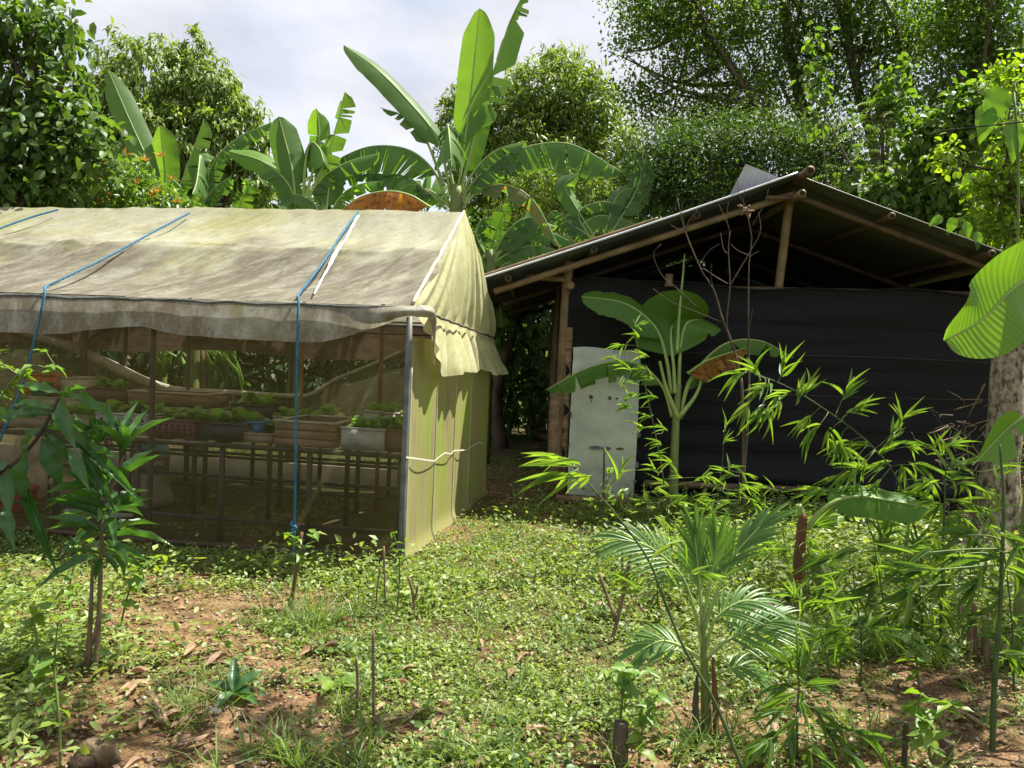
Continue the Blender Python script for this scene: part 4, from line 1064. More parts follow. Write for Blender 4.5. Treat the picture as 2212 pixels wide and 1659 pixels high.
def leaf_arrays(P, D, Nn, Ln, Wd, tmpl, zs=1.0):
    """many leaves at once: P base, D direction, Nn rough normal"""
    V, tris, quads = tmpl
    D = unit(D); S = unit(np.cross(Nn, D)); U = np.cross(D, S)
    n, k = len(P), len(V)
    Ln = np.broadcast_to(Ln, (n,))[:, None, None]; Wd = np.broadcast_to(Wd, (n,))[:, None, None]
    C = P[:, None, :] + D[:, None, :] * (V[None, :, :1] * Ln) + S[:, None, :] * (V[None, :, 1:2] * Wd) + U[:, None, :] * (V[None, :, 2:3] * Ln * zs)
    off = (np.arange(n) * k)[:, None, None]
    f = []
    if len(tris): f.append((np.asarray(tris)[None] + off).reshape(-1, 3))
    if len(quads): f.append((np.asarray(quads)[None] + off).reshape(-1, 4))
    uv = np.tile(V[:, :2] * [1, 1], (n, 1))
    return C.reshape(-1, 3), f, uv

def leaf_mesh(name, *a, **k):
    V, f, uv = leaf_arrays(*a, **k)
    return mesh_np(name, V, f, uv)

def rdir(n, rg):
    v = rg.normal(size=(n, 3)); return unit(v)

def crown_points(blobs, nclump, rg, shell=0.55):
    """clump centres in ellipsoid blobs: more of them near the surface"""
    vols = np.array([b[1][0] * b[1][1] * b[1][2] for b in blobs]) ** 0.75
    pick = rg.choice(len(blobs), size=nclump, p=vols / vols.sum())
    d = rdir(nclump, rg)
    r = shell + (1 - shell) * rg.random(nclump) ** 0.6
    C = np.array([b[0] for b in blobs])[pick]; R = np.array([b[1] for b in blobs])[pick]
    lump = 0.82 + 0.36 * rg.random(nclump)
    return C + d * R * (r * lump)[:, None], unit(d / R * R.mean(axis=1, keepdims=True)), pick

def crown(name, parent, blobs, nclump, per, Ln, Wd, mat, rg, droop=0.5, spread=0.9, csize=0.25, tmpl=T_LEAF, shell=0.55, ln_var=0.35):
    C, O, _ = crown_points(blobs, nclump, rg, shell)
    P = np.repeat(C, per, 0) + rg.normal(size=(nclump * per, 3)) * csize
    D = np.repeat(O, per, 0) * 0.6 + rdir(nclump * per, rg) * spread + np.array([0, 0, -droop])
    Nn = np.array([0, 0, 1.0]) + rdir(nclump * per, rg) * 0.7 + np.repeat(O, per, 0) * 0.5
    L_ = Ln * (1 + ln_var * (rg.random(nclump * per) * 2 - 1))
    me = leaf_mesh(name, P, D, Nn, L_, L_ * Wd / Ln, tmpl)
    return obj(name, me, mat, parent)

def limbs(parent, base, blobs, rg, r0, mat, top=None, nb=2, trunk_pts=None, wig=0.06):
    base = np.asarray(base, float)
    if trunk_pts is None:
        top = np.asarray(top, float)
        mid = (base + top) / 2 + rg.normal(size=3) * np.linalg.norm(top - base) * 0.06
        trunk_pts = [base - UZ * 0.1, mid, top]
    P = bez(trunk_pts, 20)
    mb = MB().tube(P, np.linspace(r0, r0 * 0.5, 20), 10)
    P0 = P[0]
    obj('trunk', mb.mesh('trunk'), mat, parent)
    for b in blobs:
        for k in range(nb):
            i = rg.integers(9, 20)
            c = np.asarray(b[0]) + rg.normal(size=3) * np.asarray(b[1]) * 0.35
            m_ = P[i] * 0.5 + c * 0.5 + rg.normal(size=3) * np.linalg.norm(c - P[i]) * 0.08 - UZ * 0.05 * np.linalg.norm(c - P[i])
            Q = bez([P[i], m_, c], 12)
            MB().tube(Q, np.linspace(r0 * 0.42, r0 * 0.07, 12), 7).build('limb', mat, parent)

def banana_leaf(parent, pts, width, normal, mat='banana', fold=0.3, tear=0.0, hang=0.0, petiole=0.12, seed=0, nseg=40, rib=0.012, ripple=0.012, wprof=None, rib_mat='midrib'):
    """pts: 3-D points along the midrib; normal: which way the upper face looks"""
    rg = np.random.default_rng(seed + 1000)
    P = bez(pts, nseg + 1)
    T = unit(np.gradient(P, axis=0))
    Nn = np.asarray(normal, float)[None, :] - T * (T @ np.asarray(normal, float))[:, None]; Nn = unit(Nn)
    S = np.cross(T, Nn)
    n0 = int(nseg * petiole)
    tt = np.linspace(0, 1, nseg - n0 + 1)
    w = width / 2 * np.clip(tt / 0.10, 0, 1) ** 0.6 * np.clip((1 - tt) / 0.22, 0, 1) ** 0.55 * (0.92 + 0.08 * np.cos((tt - 0.45) * 5))
    Pb, Tb, Nb, Sb = P[n0:], T[n0:], Nn[n0:], S[n0:]
    grav = unit(np.array([0, 0, -1.0])[None] - Tb * (Tb @ np.array([0, 0, -1.0]))[:, None] + 1e-6)
    m = 6; cc = np.linspace(0, 1, m)
    mb = MB()
    nb = len(Pb)
    for side in (1, -1):
        cuts = [0]
        if tear > 0:
            i = 3
            while i < nb - 3:
                if rg.random() < tear: cuts.append(i); i += int(rg.choice([1, 1, 2, 3, 5, 7]))
                else: i += 1
        cuts.append(nb - 1)
        for a, b in zip(cuts[:-1], cuts[1:]):
            ex = rg.uniform(-0.15, 0.35) * (1 if tear > 0 else 0)
            hg = np.clip(hang * rg.uniform(0.6, 1.2), 0, 0.97)
            shrink = rg.uniform(0.02, 0.30) if tear > 0 else 0.0
            wl = rg.uniform(0.72, 1.05) if tear > 0 else 1.0
            idx = np.arange(a, b + 1)
            base = Pb[idx]
            G = np.zeros((len(idx), m, 3)); UVg = np.zeros((len(idx), m, 2))
            mid = Pb[idx].mean(0)
            for j, c in enumerate(cc):
                ang = fold + ex + 0.35 * c * (0.3 + hang)
                dirn = Sb[idx] * side * math.cos(ang) - Nb[idx] * math.sin(ang)
                dirn = unit(dirn * (1 - hg * min(1, 0.25 + c)) + grav[idx] * hg * min(1, 0.25 + c))
                q = base + dirn * (w[idx] * c * wl)[:, None] + Tb[idx] * (w[idx] * c * 0.18)[:, None]
                q = q + Nb[idx] * (ripple * 0.9 * (fbm(tt[idx] * 11 + side * 5, c + side + tt[idx], seed, 3) - 0.5) * c * 2)[:, None]
                ctr = q.mean(0)
                q = q + (ctr - q) * shrink * c * 2.2
                G[:, j] = q; UVg[:, j] = np.stack([tt[idx] * 0.8 + c * 0.05, np.full(len(idx), c)], 1)
            if side == 1: G = G[:, ::-1]; UVg = UVg[:, ::-1]
            mb.grid(G, UVg)
    lf = mb.build('leaf', M[mat], parent)
    rr = np.interp(np.linspace(0, 1, nseg + 1), [0, petiole, 1], [rib * 1.7, rib * 1.1, rib * 0.25])
    obj('midrib', MB().tube(P - Nn * (rr * 0.6)[:, None], rr, 7).mesh('midrib'), M[rib_mat], lf)
    return lf

def px(pts, d0):
    """list of (x,y) or (x,y,depth) pixels -> 3-D points"""
    return [at(p[0], p[1], p[2] if len(p) > 2 else d0) for p in pts]

TOCAM = np.array([0.0, -1.0, 0.25])

# single leaf meshes that many leaf objects share (length 1 along +X)
def proto_leaf(name, prof, curve, foldz, mat, n=9, wave=0.0):
    t = np.linspace(0, 1, n)
    w = np.interp(t, np.linspace(0, 1, len(prof)), prof)
    z = -curve * t ** 2
    G = np.zeros((n, 5, 3)); UVp = np.zeros((n, 5, 2))
    for j, c in enumerate((-1, -0.5, 0, 0.5, 1)):
        G[:, j] = np.stack([t, w * c, z + abs(c) * w * foldz + wave * np.sin(t * 20) * abs(c) * w], 1)
        UVp[:, j] = np.stack([t, np.full(n, abs(c))], 1)
    me = MB().grid(G, UVp).mesh(name); me.materials.append(M[mat]); return me

def place_leaf(parent, me, P, D, Nn, Ln, Wd, name='leaf'):
    """one leaf object: length Ln, width scale Wd"""
    D = nrm(D); Nn = np.asarray(Nn, float); S = nrm(np.cross(Nn, D)); U = np.cross(D, S)
    o = bpy.data.objects.new(name, me)
    o.matrix_basis = Matrix(((D[0] * Ln, S[0] * Wd, U[0] * Ln, P[0]), (D[1] * Ln, S[1] * Wd, U[1] * Ln, P[1]), (D[2] * Ln, S[2] * Wd, U[2] * Ln, P[2]), (0, 0, 0, 1)))
    link(o, parent)
    return o

LANCE = [0.0, 0.30, 0.46, 0.5, 0.47, 0.38, 0.22, 0.0]
OVATE = [0.02, 0.38, 0.5, 0.48, 0.40, 0.28, 0.12, 0.0]
BAMB = [0.03, 0.40, 0.5, 0.44, 0.36, 0.26, 0.13, 0.0]
MANGO_LEAVES = [proto_leaf('mango_leaf', LANCE, c, 0.25, 'mango_near', 11, 0.06) for c in (0.05, 0.22, 0.4)]
BAMBOO_LEAVES = [proto_leaf('bamboo_leaf', BAMB, c, 0.2, 'bamboo_leaf', 7) for c in (0.02, 0.15, 0.35)]
BAMBOO_SHADED = [proto_leaf('bamboo_leaf', BAMB, c, 0.2, 'bamboo_shade', 7) for c in (0.02, 0.15, 0.35)]
OVATE_LEAVES = [proto_leaf('ovate_leaf', OVATE, c, 0.15, 'chili', 9, 0.08) for c in (0.05, 0.25, 0.5)]
COCOA_LEAVES = [proto_leaf('large_leaf', [0.02, 0.2, 0.40, 0.5, 0.48, 0.36, 0.13, 0.0], c, 0.2, 'mango_near', 13, 0.12) for c in (0.1, 0.35)]
# ================================================================ background vegetation
rg = np.random.default_rng(11)
def blob(x, y, d, rx, ry, rd=None):
    """ellipsoid given by its picture centre, depth and picture radii (pixels)"""
    k = d / FPX
    return (at(x, y, d), (rx * k, (rd if rd else rx * k), ry * k))

def tree(name, label, base_px, d, blobs, nclump, per, Ln, Wd, mat, r0=0.16, trunk_top=None, bark='bark', group=None, seed=0, nb=2, **kw):
    r_ = np.random.default_rng(seed + 5)
    b = at(base_px[0], base_px[1], d); b[2] = 0.0
    root = thing(name, b, label, 'tree' if 'tree' in name else 'bush', group)
    top = trunk_top if trunk_top is not None else np.mean([x[0] for x in blobs], axis=0)
    limbs(root, b, blobs, r_, r0, M[bark], top, nb)
    crown('crown', root, blobs, nclump, per, Ln, Wd, M[mat], r_, **kw)
    return root

# mango behind the net house
D1 = 22.0
tree('mango_tree', 'rounded mango tree with drooping leaves rising above the tarp roof', (400, 700), D1,
     [blob(330, 190, D1, 130, 105), blob(440, 200, D1, 90, 85), blob(250, 240, D1, 80, 80), blob(500, 280, D1, 75, 90), blob(400, 320, D1, 150, 90), blob(290, 350, D1, 110, 70), blob(545, 390, D1, 50, 70), blob(420, 110, D1, 34, 50), blob(205, 300, D1, 55, 90), blob(585, 285, D1, 16, 14)],
     2000, 13, 0.24, 0.066, 'mango', 0.22, seed=1, droop=0.95, spread=0.75, csize=0.07, tmpl=T_LANCE, shell=0.45, nb=2)
# tree with big round leaves entering at the upper corner, reaching over the yard
D2 = 8.6
b2 = [blob(20, 60, D2, 110, 70), blob(110, 50, D2, 60, 40), blob(40, 190, D2, 100, 70), blob(60, 290, D2, 120, 70), blob(140, 250, D2, 70, 60), blob(20, 400, D2, 110, 60), blob(180, 340, D2, 70, 45), blob(120, 400, D2, 60, 40), blob(230, 310, D2, 45, 35), blob(160, 110, D2, 28, 30)]
T2 = tree('broadleaf_tree', 'dark glossy broadleaf tree hanging over the far end of the net house', (-160, 700), D2, b2, 430, 9, 0.125, 0.075, 'broadleaf', 0.13, seed=2, droop=0.55, spread=0.9, csize=0.10, shell=0.3, nb=2)
r_ = np.random.default_rng(402)
over = [((0.3, 4.5, 5.4), (1.4, 0.5, 0.35)), ((-0.7, 5.3, 5.7), (0.8, 0.7, 0.3)), ((1.7, 4.25, 5.4), (0.8, 0.35, 0.3)), ((-0.6, 4.2, 5.2), (0.7, 0.5, 0.3))]
crown('crown', T2, [(np.array(a), b) for a, b in over], 85, 9, 0.13, 0.075, M['broadleaf'], r_, 0.4, 0.9, 0.10, shell=0.1)
MB().tube(bez([(-6.6, 8.2, 4.6), (-5.2, 6.6, 6.4), (-2.4, 5.0, 6.4), (0.3, 4.5, 5.5), (1.7, 4.25, 5.4)], 24), [0.09, 0.06, 0.02], 8).build('limb', M['bark'], T2)
MB().tube(bez([(-2.4, 5.0, 6.4), (-1.4, 5.2, 6.0), (-0.7, 5.3, 5.7)], 10), [0.03, 0.012], 7).build('limb', M['bark'], T2)
# shrub with orange shoots
D3 = 9.6
b3 = [blob(230, 400, D3, 90, 45), blob(320, 440, D3, 80, 40), blob(160, 440, D3, 70, 40), blob(390, 455, D3, 40, 25), blob(280, 370, D3, 40, 30)]
T3 = tree('flowering_bush', 'yellow green bush with orange young shoots just behind the tarp roof', (270, 700), D3, b3, 330, 10, 0.10, 0.034, 'bush', 0.05, seed=3, droop=0.1, spread=0.9, csize=0.06, tmpl=T_LANCE, shell=0.5)
r_ = np.random.default_rng(77)
sp = [at(x + r_.uniform(-8, 8), y + r_.uniform(-8, 8), D3 - 0.4) for x, y in ((310, 348), (350, 342), (225, 362), (330, 430), (345, 410), (235, 425), (390, 440), (200, 380), (215, 445), (365, 395), (300, 400), (275, 340))]
P = np.repeat(np.array(sp), 7, 0); n_ = len(P)
obj('orange_shoots', leaf_mesh('orange_shoots', P, rdir(n_, r_) * 0.8 + np.array([0, -0.2, 0.7]), np.array([0, -0.3, 1.0]) + rdir(n_, r_) * 0.5, 0.10, 0.03, T_LANCE), M['bush_red'], T3)['kind'] = 'stuff'
# round tree behind the tall banana
D4 = 25.0
tree('round_tree', 'dense round tree standing behind the tall banana plant', (1170, 700), D4,
     [blob(1190, 200, D4, 110, 80), blob(1120, 270, D4, 100, 90), blob(1260, 250, D4, 100, 90), blob(1010, 250, D4, 65, 70), blob(1180, 360, D4, 150, 90), blob(1310, 330, D4, 80, 90), blob(1040, 360, D4, 90, 90), blob(1230, 150, D4, 45, 30)],
     2100, 13, 0.22, 0.066, 'mango', 0.25, seed=4, droop=0.45, spread=0.95, csize=0.10, tmpl=T_LANCE, shell=0.5)
tree('leafy_bush', 'pale leaved bush showing between the banana leaves left of the shed roof', (1240, 720), 17.0,
     [blob(1210, 390, 17, 100, 50), blob(1270, 420, 17, 70, 50), blob(1130, 420, 17, 70, 60), blob(1200, 500, 17, 140, 70)], 520, 11, 0.14, 0.05, 'mango', 0.08, seed=5, droop=0.3, csize=0.08, tmpl=T_LANCE)
# tall thin-leaved trees behind the shed: several trunks, open crowns
D5 = 16.0
def tall_tree(label, pts, blobs, nclump, seed, per=24, Ln=0.10, mat='small', r0=0.15, d=D5, csize=0.20):
    r_ = np.random.default_rng(seed)
    P = px(pts, d); base = P[0].copy(); base[2] = 0
    root = thing('tall_tree', base, label, 'tree', 'tall trees behind the shed')
    limbs(root, base, blobs, r_, r0, M['bark'], None, 3, [base - UZ * 0.1] + P)
    crown('crown', root, blobs, nclump, per, Ln, Ln * 0.5, M[mat], r_, 0.15, 1.0, csize, T_DIA, 0.15)
    return root
tall_tree('tall tree with a slanting bare limb at the edge of the open sky', [(1700, 420), (1690, 300), (1600, 170), (1520, 60), (1490, -80)],
          [blob(1420, 40, D5, 95, 70), blob(1500, 120, D5, 90, 60), blob(1400, 200, D5, 60, 40), blob(1560, 40, D5, 110, 60), blob(1450, -60, D5, 160, 60), blob(1480, 260, D5, 90, 60), blob(1590, 220, D5, 80, 60), blob(1350, 110, D5, 30, 25)], 720, 21)
tall_tree('straight tall tree rising behind the shed ridge', [(1740, 430), (1735, 280), (1710, 130), (1690, 0), (1680, -150)],
          [blob(1700, 60, D5 + 1, 120, 90), blob(1650, 180, D5 + 1, 90, 70), blob(1780, 150, D5 + 1, 90, 80), blob(1700, -90, D5 + 1, 160, 80), blob(1740, 290, D5 + 1, 100, 60)], 720, 22, d=D5 + 1)
tall_tree('forked tall tree behind the higher side of the shed roof', [(1900, 470), (1890, 330), (1850, 180), (1830, 60), (1840, -120)],
          [blob(1850, 40, D5 + 0.5, 120, 80), blob(1960, 100, D5 + 0.5, 90, 70), blob(1880, 200, D5 + 0.5, 80, 60), blob(1860, -100, D5 + 0.5, 150, 80), blob(1960, 250, D5 + 0.5, 70, 60), blob(2020, 30, D5 + 0.5, 80, 60)], 720, 23, d=D5 + 0.5)
tall_tree('tall tree at the far upper edge of the picture, hung with creepers', [(2100, 520), (2080, 350), (2090, 200), (2120, 60), (2140, -100)],
          [blob(2100, 60, D5 - 2, 110, 90), blob(2180, 150, D5 - 2, 90, 90), blob(2060, 180, D5 - 2, 70, 80), blob(2130, -80, D5 - 2, 150, 70), blob(2140, 290, D5 - 2, 110, 80)], 720, 24, d=D5 - 2)
# dark fine foliage above the shed roof
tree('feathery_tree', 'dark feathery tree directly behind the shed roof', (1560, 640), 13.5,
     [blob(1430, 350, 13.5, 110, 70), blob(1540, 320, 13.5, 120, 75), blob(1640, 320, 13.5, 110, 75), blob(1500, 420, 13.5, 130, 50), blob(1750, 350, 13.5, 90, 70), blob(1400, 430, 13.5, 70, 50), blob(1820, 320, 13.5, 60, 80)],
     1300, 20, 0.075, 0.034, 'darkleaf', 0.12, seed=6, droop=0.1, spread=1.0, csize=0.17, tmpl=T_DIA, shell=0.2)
# neem-like and creeper foliage by the right
def neem(label, x, y, d, h, seed):
    r_ = np.random.default_rng(seed)
    b = at(x, y + 300, d); b[2] = 0
    root = thing('neem_tree', b, label, 'tree')
    top = at(x, y - h, d)
    MB().tube(bez([b, at(x + 6, y + 60, d), top], 16), [0.06, 0.02], 8).build('trunk', M['bark'], root)
    Ps, Ds, Ns, Ls = [], [], [], []
    for k in range(110):
        t = r_.random()
        c = at(x, y - h + 2 * h * t, d) + np.array([r_.normal() * 0.3, r_.normal() * 0.3, 0]) * (0.5 + t)
        az = r_.uniform(0, 6.28); ln = r_.uniform(0.25, 0.45)
        dr = np.array([math.cos(az), math.sin(az), 0.35])
        tt = np.linspace(0.15, 1, 9)
        for q in tt:
            p = c + dr * ln * q - UZ * ln * 0.6 * q * q
            tg = nrm(dr - UZ * 1.2 * q); sd = nrm(np.cross(tg, UZ))
            for s_ in (-1, 1):
                Ps.append(p); Ds.append(tg * 0.55 + sd * s_ - UZ * 0.25); Ns.append(UZ); Ls.append(0.085 * (1.1 - 0.5 * q))
    Ls = np.array(Ls)
    obj('crown', leaf_mesh('crown', np.array(Ps), np.array(Ds), np.array(Ns), Ls, Ls * 0.28, T_LANCE), M['bush'], root)
neem('feather leaved neem tree over the shed roof, toward the bright creepers', 1900, 330, 11.5, 110, 41)
D6 = 9.0
tree('creeper_bush', 'lime green sunlit creeper bush beside the shed roof', (2170, 800), D6,
     [blob(2150, 480, D6, 55, 45), blob(2190, 400, D6, 50, 60), blob(2120, 400, D6, 34, 30), blob(2200, 310, D6, 45, 50), blob(2230, 500, D6, 60, 60), blob(2185, 170, D6, 40, 30), blob(2050, 335, D6, 30, 20)],
     260, 10, 0.085, 0.06, 'lime', 0.05, seed=8, droop=0.2, csize=0.08, shell=0.2)
tree('creeper_bush', 'deeper green creeper mass hanging below the tall trees', (2000, 760), 11.0,
     [blob(2010, 420, 11, 60, 70), blob(1960, 470, 11, 60, 50), blob(2060, 470, 11, 60, 40), blob(1890, 420, 11, 60, 50), blob(2000, 300, 11, 40, 60), blob(2100, 250, 11, 60, 60), blob(1760, 180, 11.5, 12, 120), blob(1930, 200, 11.5, 18, 110), blob(2060, 330, 11, 30, 70)],
     480, 10, 0.12, 0.09, 'small', 0.06, seed=9, droop=0.7, csize=0.10, shell=0.2)
# broad taro-like leaves of the climber near the edge
cl = thing('climbing_vine', at(2200, 800, 8.0) * np.array([1, 1, 0]), 'vine with large pale drooping leaves near the wire', 'vine')
MB().tube(bez([at(2205, 800, 8.0) * np.array([1, 1, 0]), at(2200, 420, 8.0), at(2190, 200, 8.0)], 14), 0.012, 6).build('stem', M['greenstem'], cl)
BIGOV = [proto_leaf('vine_leaf', [0.1, 0.46, 0.5, 0.44, 0.32, 0.18, 0.0], c, 0.15, 'banana_young', 10, 0.05) for c in (0.15, 0.4)]
for (x, y, dx, dy, L_, w_) in ((2130, 225, -0.1, -1, 0.42, 0.26), (2165, 190, -0.4, -0.9, 0.5, 0.3), (2185, 260, 0.1, -1, 0.45, 0.26), (2060, 470, -0.3, -0.9, 0.20, 0.12), (2085, 478, 0.2, -1, 0.20, 0.12), (2035, 468, -0.8, -0.6, 0.18, 0.10), (2110, 500, 0.1, -1, 0.2, 0.11), (2095, 375, -0.5, -0.8, 0.16, 0.10)):
    place_leaf(cl, BIGOV[0], at(x, y, 8.0), np.array([dx, -0.15, dy]), np.array([0.1, -1, 0.35]), L_, w_)
# climbing wire
tag(MB().tube(bez([at(2030, 283, 7.5), at(2120, 273, 7.0), at(2260, 258, 6.4)], 20), 0.007, 6).build('cable', M['cord']), 'dark cable running out of the picture over the shed roof', 'cable')

# wall of forest far behind and undergrowth closing the gaps
def forest(name, label, blobs, nclump, per, Ln, mat, seed):
    r_ = np.random.default_rng(seed)
    o = crown(name, None, blobs, nclump, per, Ln, Ln * 0.5, M[mat], r_, 0.3, 1.0, 0.35, T_DIA, 0.1)
    tag(o, label, 'undergrowth', None, 'stuff')
fb = []
for x in range(-500, 2900, 150):
    fb.append(blob(x + rg.uniform(-40, 40), 560 + rg.uniform(-50, 30), 31, 150, 130, 2.0))
for x in list(range(-500, 760, 160)) + list(range(1300, 2900, 160)):
    fb.append(blob(x + rg.uniform(-40, 40), 440 + rg.uniform(-30, 40), 34, 150, 90, 2.0))
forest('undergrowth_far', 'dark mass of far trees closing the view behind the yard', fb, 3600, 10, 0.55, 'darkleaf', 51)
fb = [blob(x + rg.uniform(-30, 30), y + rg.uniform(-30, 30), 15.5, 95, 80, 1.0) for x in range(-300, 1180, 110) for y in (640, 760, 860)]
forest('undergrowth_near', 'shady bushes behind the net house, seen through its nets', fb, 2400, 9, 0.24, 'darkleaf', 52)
fb = [blob(x, y, d, 55, 55, 0.5) for x, y, d in ((1075, 760, 17.5), (1130, 800, 19), (1110, 880, 18.5), (1075, 850, 17), (1200, 760, 20), (1150, 720, 20), (1075, 690, 17.5), (1210, 880, 20), (1150, 900, 20))]
forest('undergrowth_path', 'dense dark bush at the end of the path between net house and shed', fb, 420, 10, 0.16, 'bush', 53)
fb = [blob(x, y, 12, 80, 70, 0.6) for x, y in ((2150, 620), (2200, 740), (2150, 860), (2180, 960), (2240, 640), (2240, 850))]
forest('undergrowth_side', 'leafy undergrowth beyond the end of the black net wall', fb, 500, 10, 0.12, 'small', 54)

# dark leaning trunk and dead banana stems beside the path
t1 = thing('leaning_tree', gpos(1085, 965), 'dark leaning tree trunk at the end of the path', 'tree')
b = gpos(1085, 965); d_ = float((b - CPOS) @ CF)
MB().tube(bez([b - UZ * 0.1, at(1072, 880, d_), at(1085, 790, d_), at(1115, 700, d_), at(1120, 640, d_)], 20), [0.16, 0.11, 0.09, 0.05], 10).build('trunk', M['bark'], t1)
MB().tube(bez([at(1060, 880, d_), at(1060, 800, d_), at(1072, 740, d_)], 10), [0.06, 0.03], 8).build('limb', M['bark'], t1)
crown('crown', t1, [blob(1110, 660, d_, 60, 40), blob(1070, 700, d_, 40, 40)], 90, 9, 0.13, 0.07, M['broadleaf'], np.random.default_rng(3), 0.5, 0.9, 0.08)

# ---------------------------------------------------------------- banana plants
def banana_plant(label, base, stem_pts, leaves, d, stem_r=0.09, stem_mat='pseudostem', group='banana plants', name='banana_plant'):
    """leaves: dicts with pixel points"""
    root = thing(name, base, label, 'banana plant', group)
    if stem_pts is not None:
        MB().tube(bez(stem_pts, 18), [stem_r, stem_r * 0.85, stem_r * 0.6], 14).build('pseudostem', M[stem_mat], root)
    for i, lf in enumerate(leaves):
        banana_leaf(root, px(lf['p'], d), lf['w'], lf.get('n', TOCAM), lf.get('m', 'banana'), lf.get('fold', 0.25), lf.get('tear', 0.0), lf.get('hang', 0.0), lf.get('pet', 0.15), hash_(label) + i, lf.get('seg', 44), lf.get('rib', 0.014), lf.get('rip', 0.012))
    return root
def hash_(s): return sum(ord(c) * (i + 3) for i, c in enumerate(s)) % 9973

UPV = np.array([0, -0.35, 1.0])
D7 = 10.2
c0 = at(985, 455, D7); base = c0.copy(); base[2] = 0; base[0] -= 0.05
banana_plant('tall banana plant towering over the peak of the tarp roof', base, [base, (base + c0) / 2, c0, at(985, 400, D7)], [
    dict(p=[(985, 440), (1000, 330), (1018, 200), (1036, 18)], w=0.52, pet=0.36, fold=0.12, n=(-0.35, -1, 0.1), m='banana_young', rip=0.02),
    dict(p=[(990, 430), (1020, 310), (1068, 150), (1100, 50), (1136, -25)], w=0.56, pet=0.30, fold=0.35, n=(-0.5, -0.9, 0.35), m='banana', tear=0.35, hang=0.25),
    dict(p=[(975, 420), (945, 300), (880, 215), (810, 145), (742, 97)], w=0.44, pet=0.26, fold=0.30, n=(0.35, -0.8, 0.65), rip=0.02),
    dict(p=[(970, 440), (935, 365), (880, 322), (800, 316), (725, 348), (672, 402)], w=0.95, pet=0.18, fold=0.5, n=UPV, tear=0.75, hang=0.62, seg=60),
    dict(p=[(1000, 440), (1045, 372), (1120, 322), (1230, 310), (1345, 372)], w=0.78, pet=0.22, fold=0.45, n=UPV, tear=0.75, hang=0.75, seg=60),
    dict(p=[(995, 452), (1030, 415), (1085, 398), (1150, 430), (1210, 535)], w=0.42, pet=0.16, fold=0.35, n=(0.3, -0.6, 0.9), tear=0.30, hang=0.35, m='banana_part_dry'),
    dict(p=[(985, 430), (968, 340), (964, 288, D7 - 0.1), (967, 268, D7 - 0.3), (971, 300, D7 - 0.62), (976, 362, D7 - 0.8)], w=0.85, pet=0.46, fold=0.5, n=(0, -0.8, 0.8), tear=0.4, hang=0.3),
    dict(p=[(930, 446, 9.3), (885, 420, 9.2), (835, 412, 9.15), (780, 424, 9.1), (740, 452, 9.1)], w=0.5, pet=0.02, fold=0.6, n=UPV, tear=0.15, hang=0.8, m='banana_dry'),
    dict(p=[(965, 450), (905, 398), (850, 376), (780, 400)], w=0.55, pet=0.15, fold=0.3, n=(0, -0.6, 0.8), tear=0.3, m='banana_young'),
    dict(p=[(975, 450), (935, 415), (895, 405), (850, 425)], w=0.5, pet=0.1, fold=0.2, n=(0, -1, 0.3), m='banana_young', tear=0.2),
    dict(p=[(990, 450), (1015, 400), (1060, 360), (1120, 350)], w=0.5, pet=0.2, fold=0.4, n=UPV, tear=0.4, hang=0.5),
    dict(p=[(960, 400), (920, 300), (880, 255), (822, 232)], w=0.30, pet=0.4, fold=0.3, n=(0.2, -0.6, 0.8), tear=0.1),
    dict(p=[(990, 430), (1030, 360), (1080, 320), (1140, 305)], w=0.40, pet=0.3, fold=0.4, n=UPV, tear=0.4, hang=0.5),
    dict(p=[(985, 440), (1010, 360), (1040, 250), (1058, 240)], w=0.36, pet=0.35, fold=0.2, n=(0.3, -1, 0.2), m='banana_young'),
    dict(p=[(975, 445), (900, 400), (820, 375), (760, 380)], w=0.42, pet=0.2, fold=0.3, n=UPV, tear=0.4, hang=0.4)], D7, 0.13)
D8 = 10.8
c0 = at(355, 470, D8); base = c0.copy(); base[2] = 0
banana_plant('banana plant with one very long upright leaf left of the mango tree', base, [base, c0, at(355, 430, D8)], [
    dict(p=[(352, 440), (335, 380), (285, 270), (234, 152)], w=0.40, pet=0.12, fold=0.15, n=(0.4, -1, 0.3)),
    dict(p=[(355, 440), (356, 370), (351, 320), (346, 272)], w=0.42, pet=0.12, fold=0.2, n=(-0.2, -1, 0.2), m='banana_young'),
    dict(p=[(350, 440), (320, 380), (290, 345), (262, 330)], w=0.36, pet=0.2, fold=0.3, n=(0.3, -0.7, 0.8)),
    dict(p=[(370, 450), (400, 370), (425, 300), (440, 258)], w=0.50, pet=0.2, fold=0.4, n=(-0.3, -0.8, 0.6), tear=0.4, hang=0.25)], D8, 0.10)
D9 = 10.4
c0 = at(425, 480, D9); base = c0.copy(); base[2] = 0
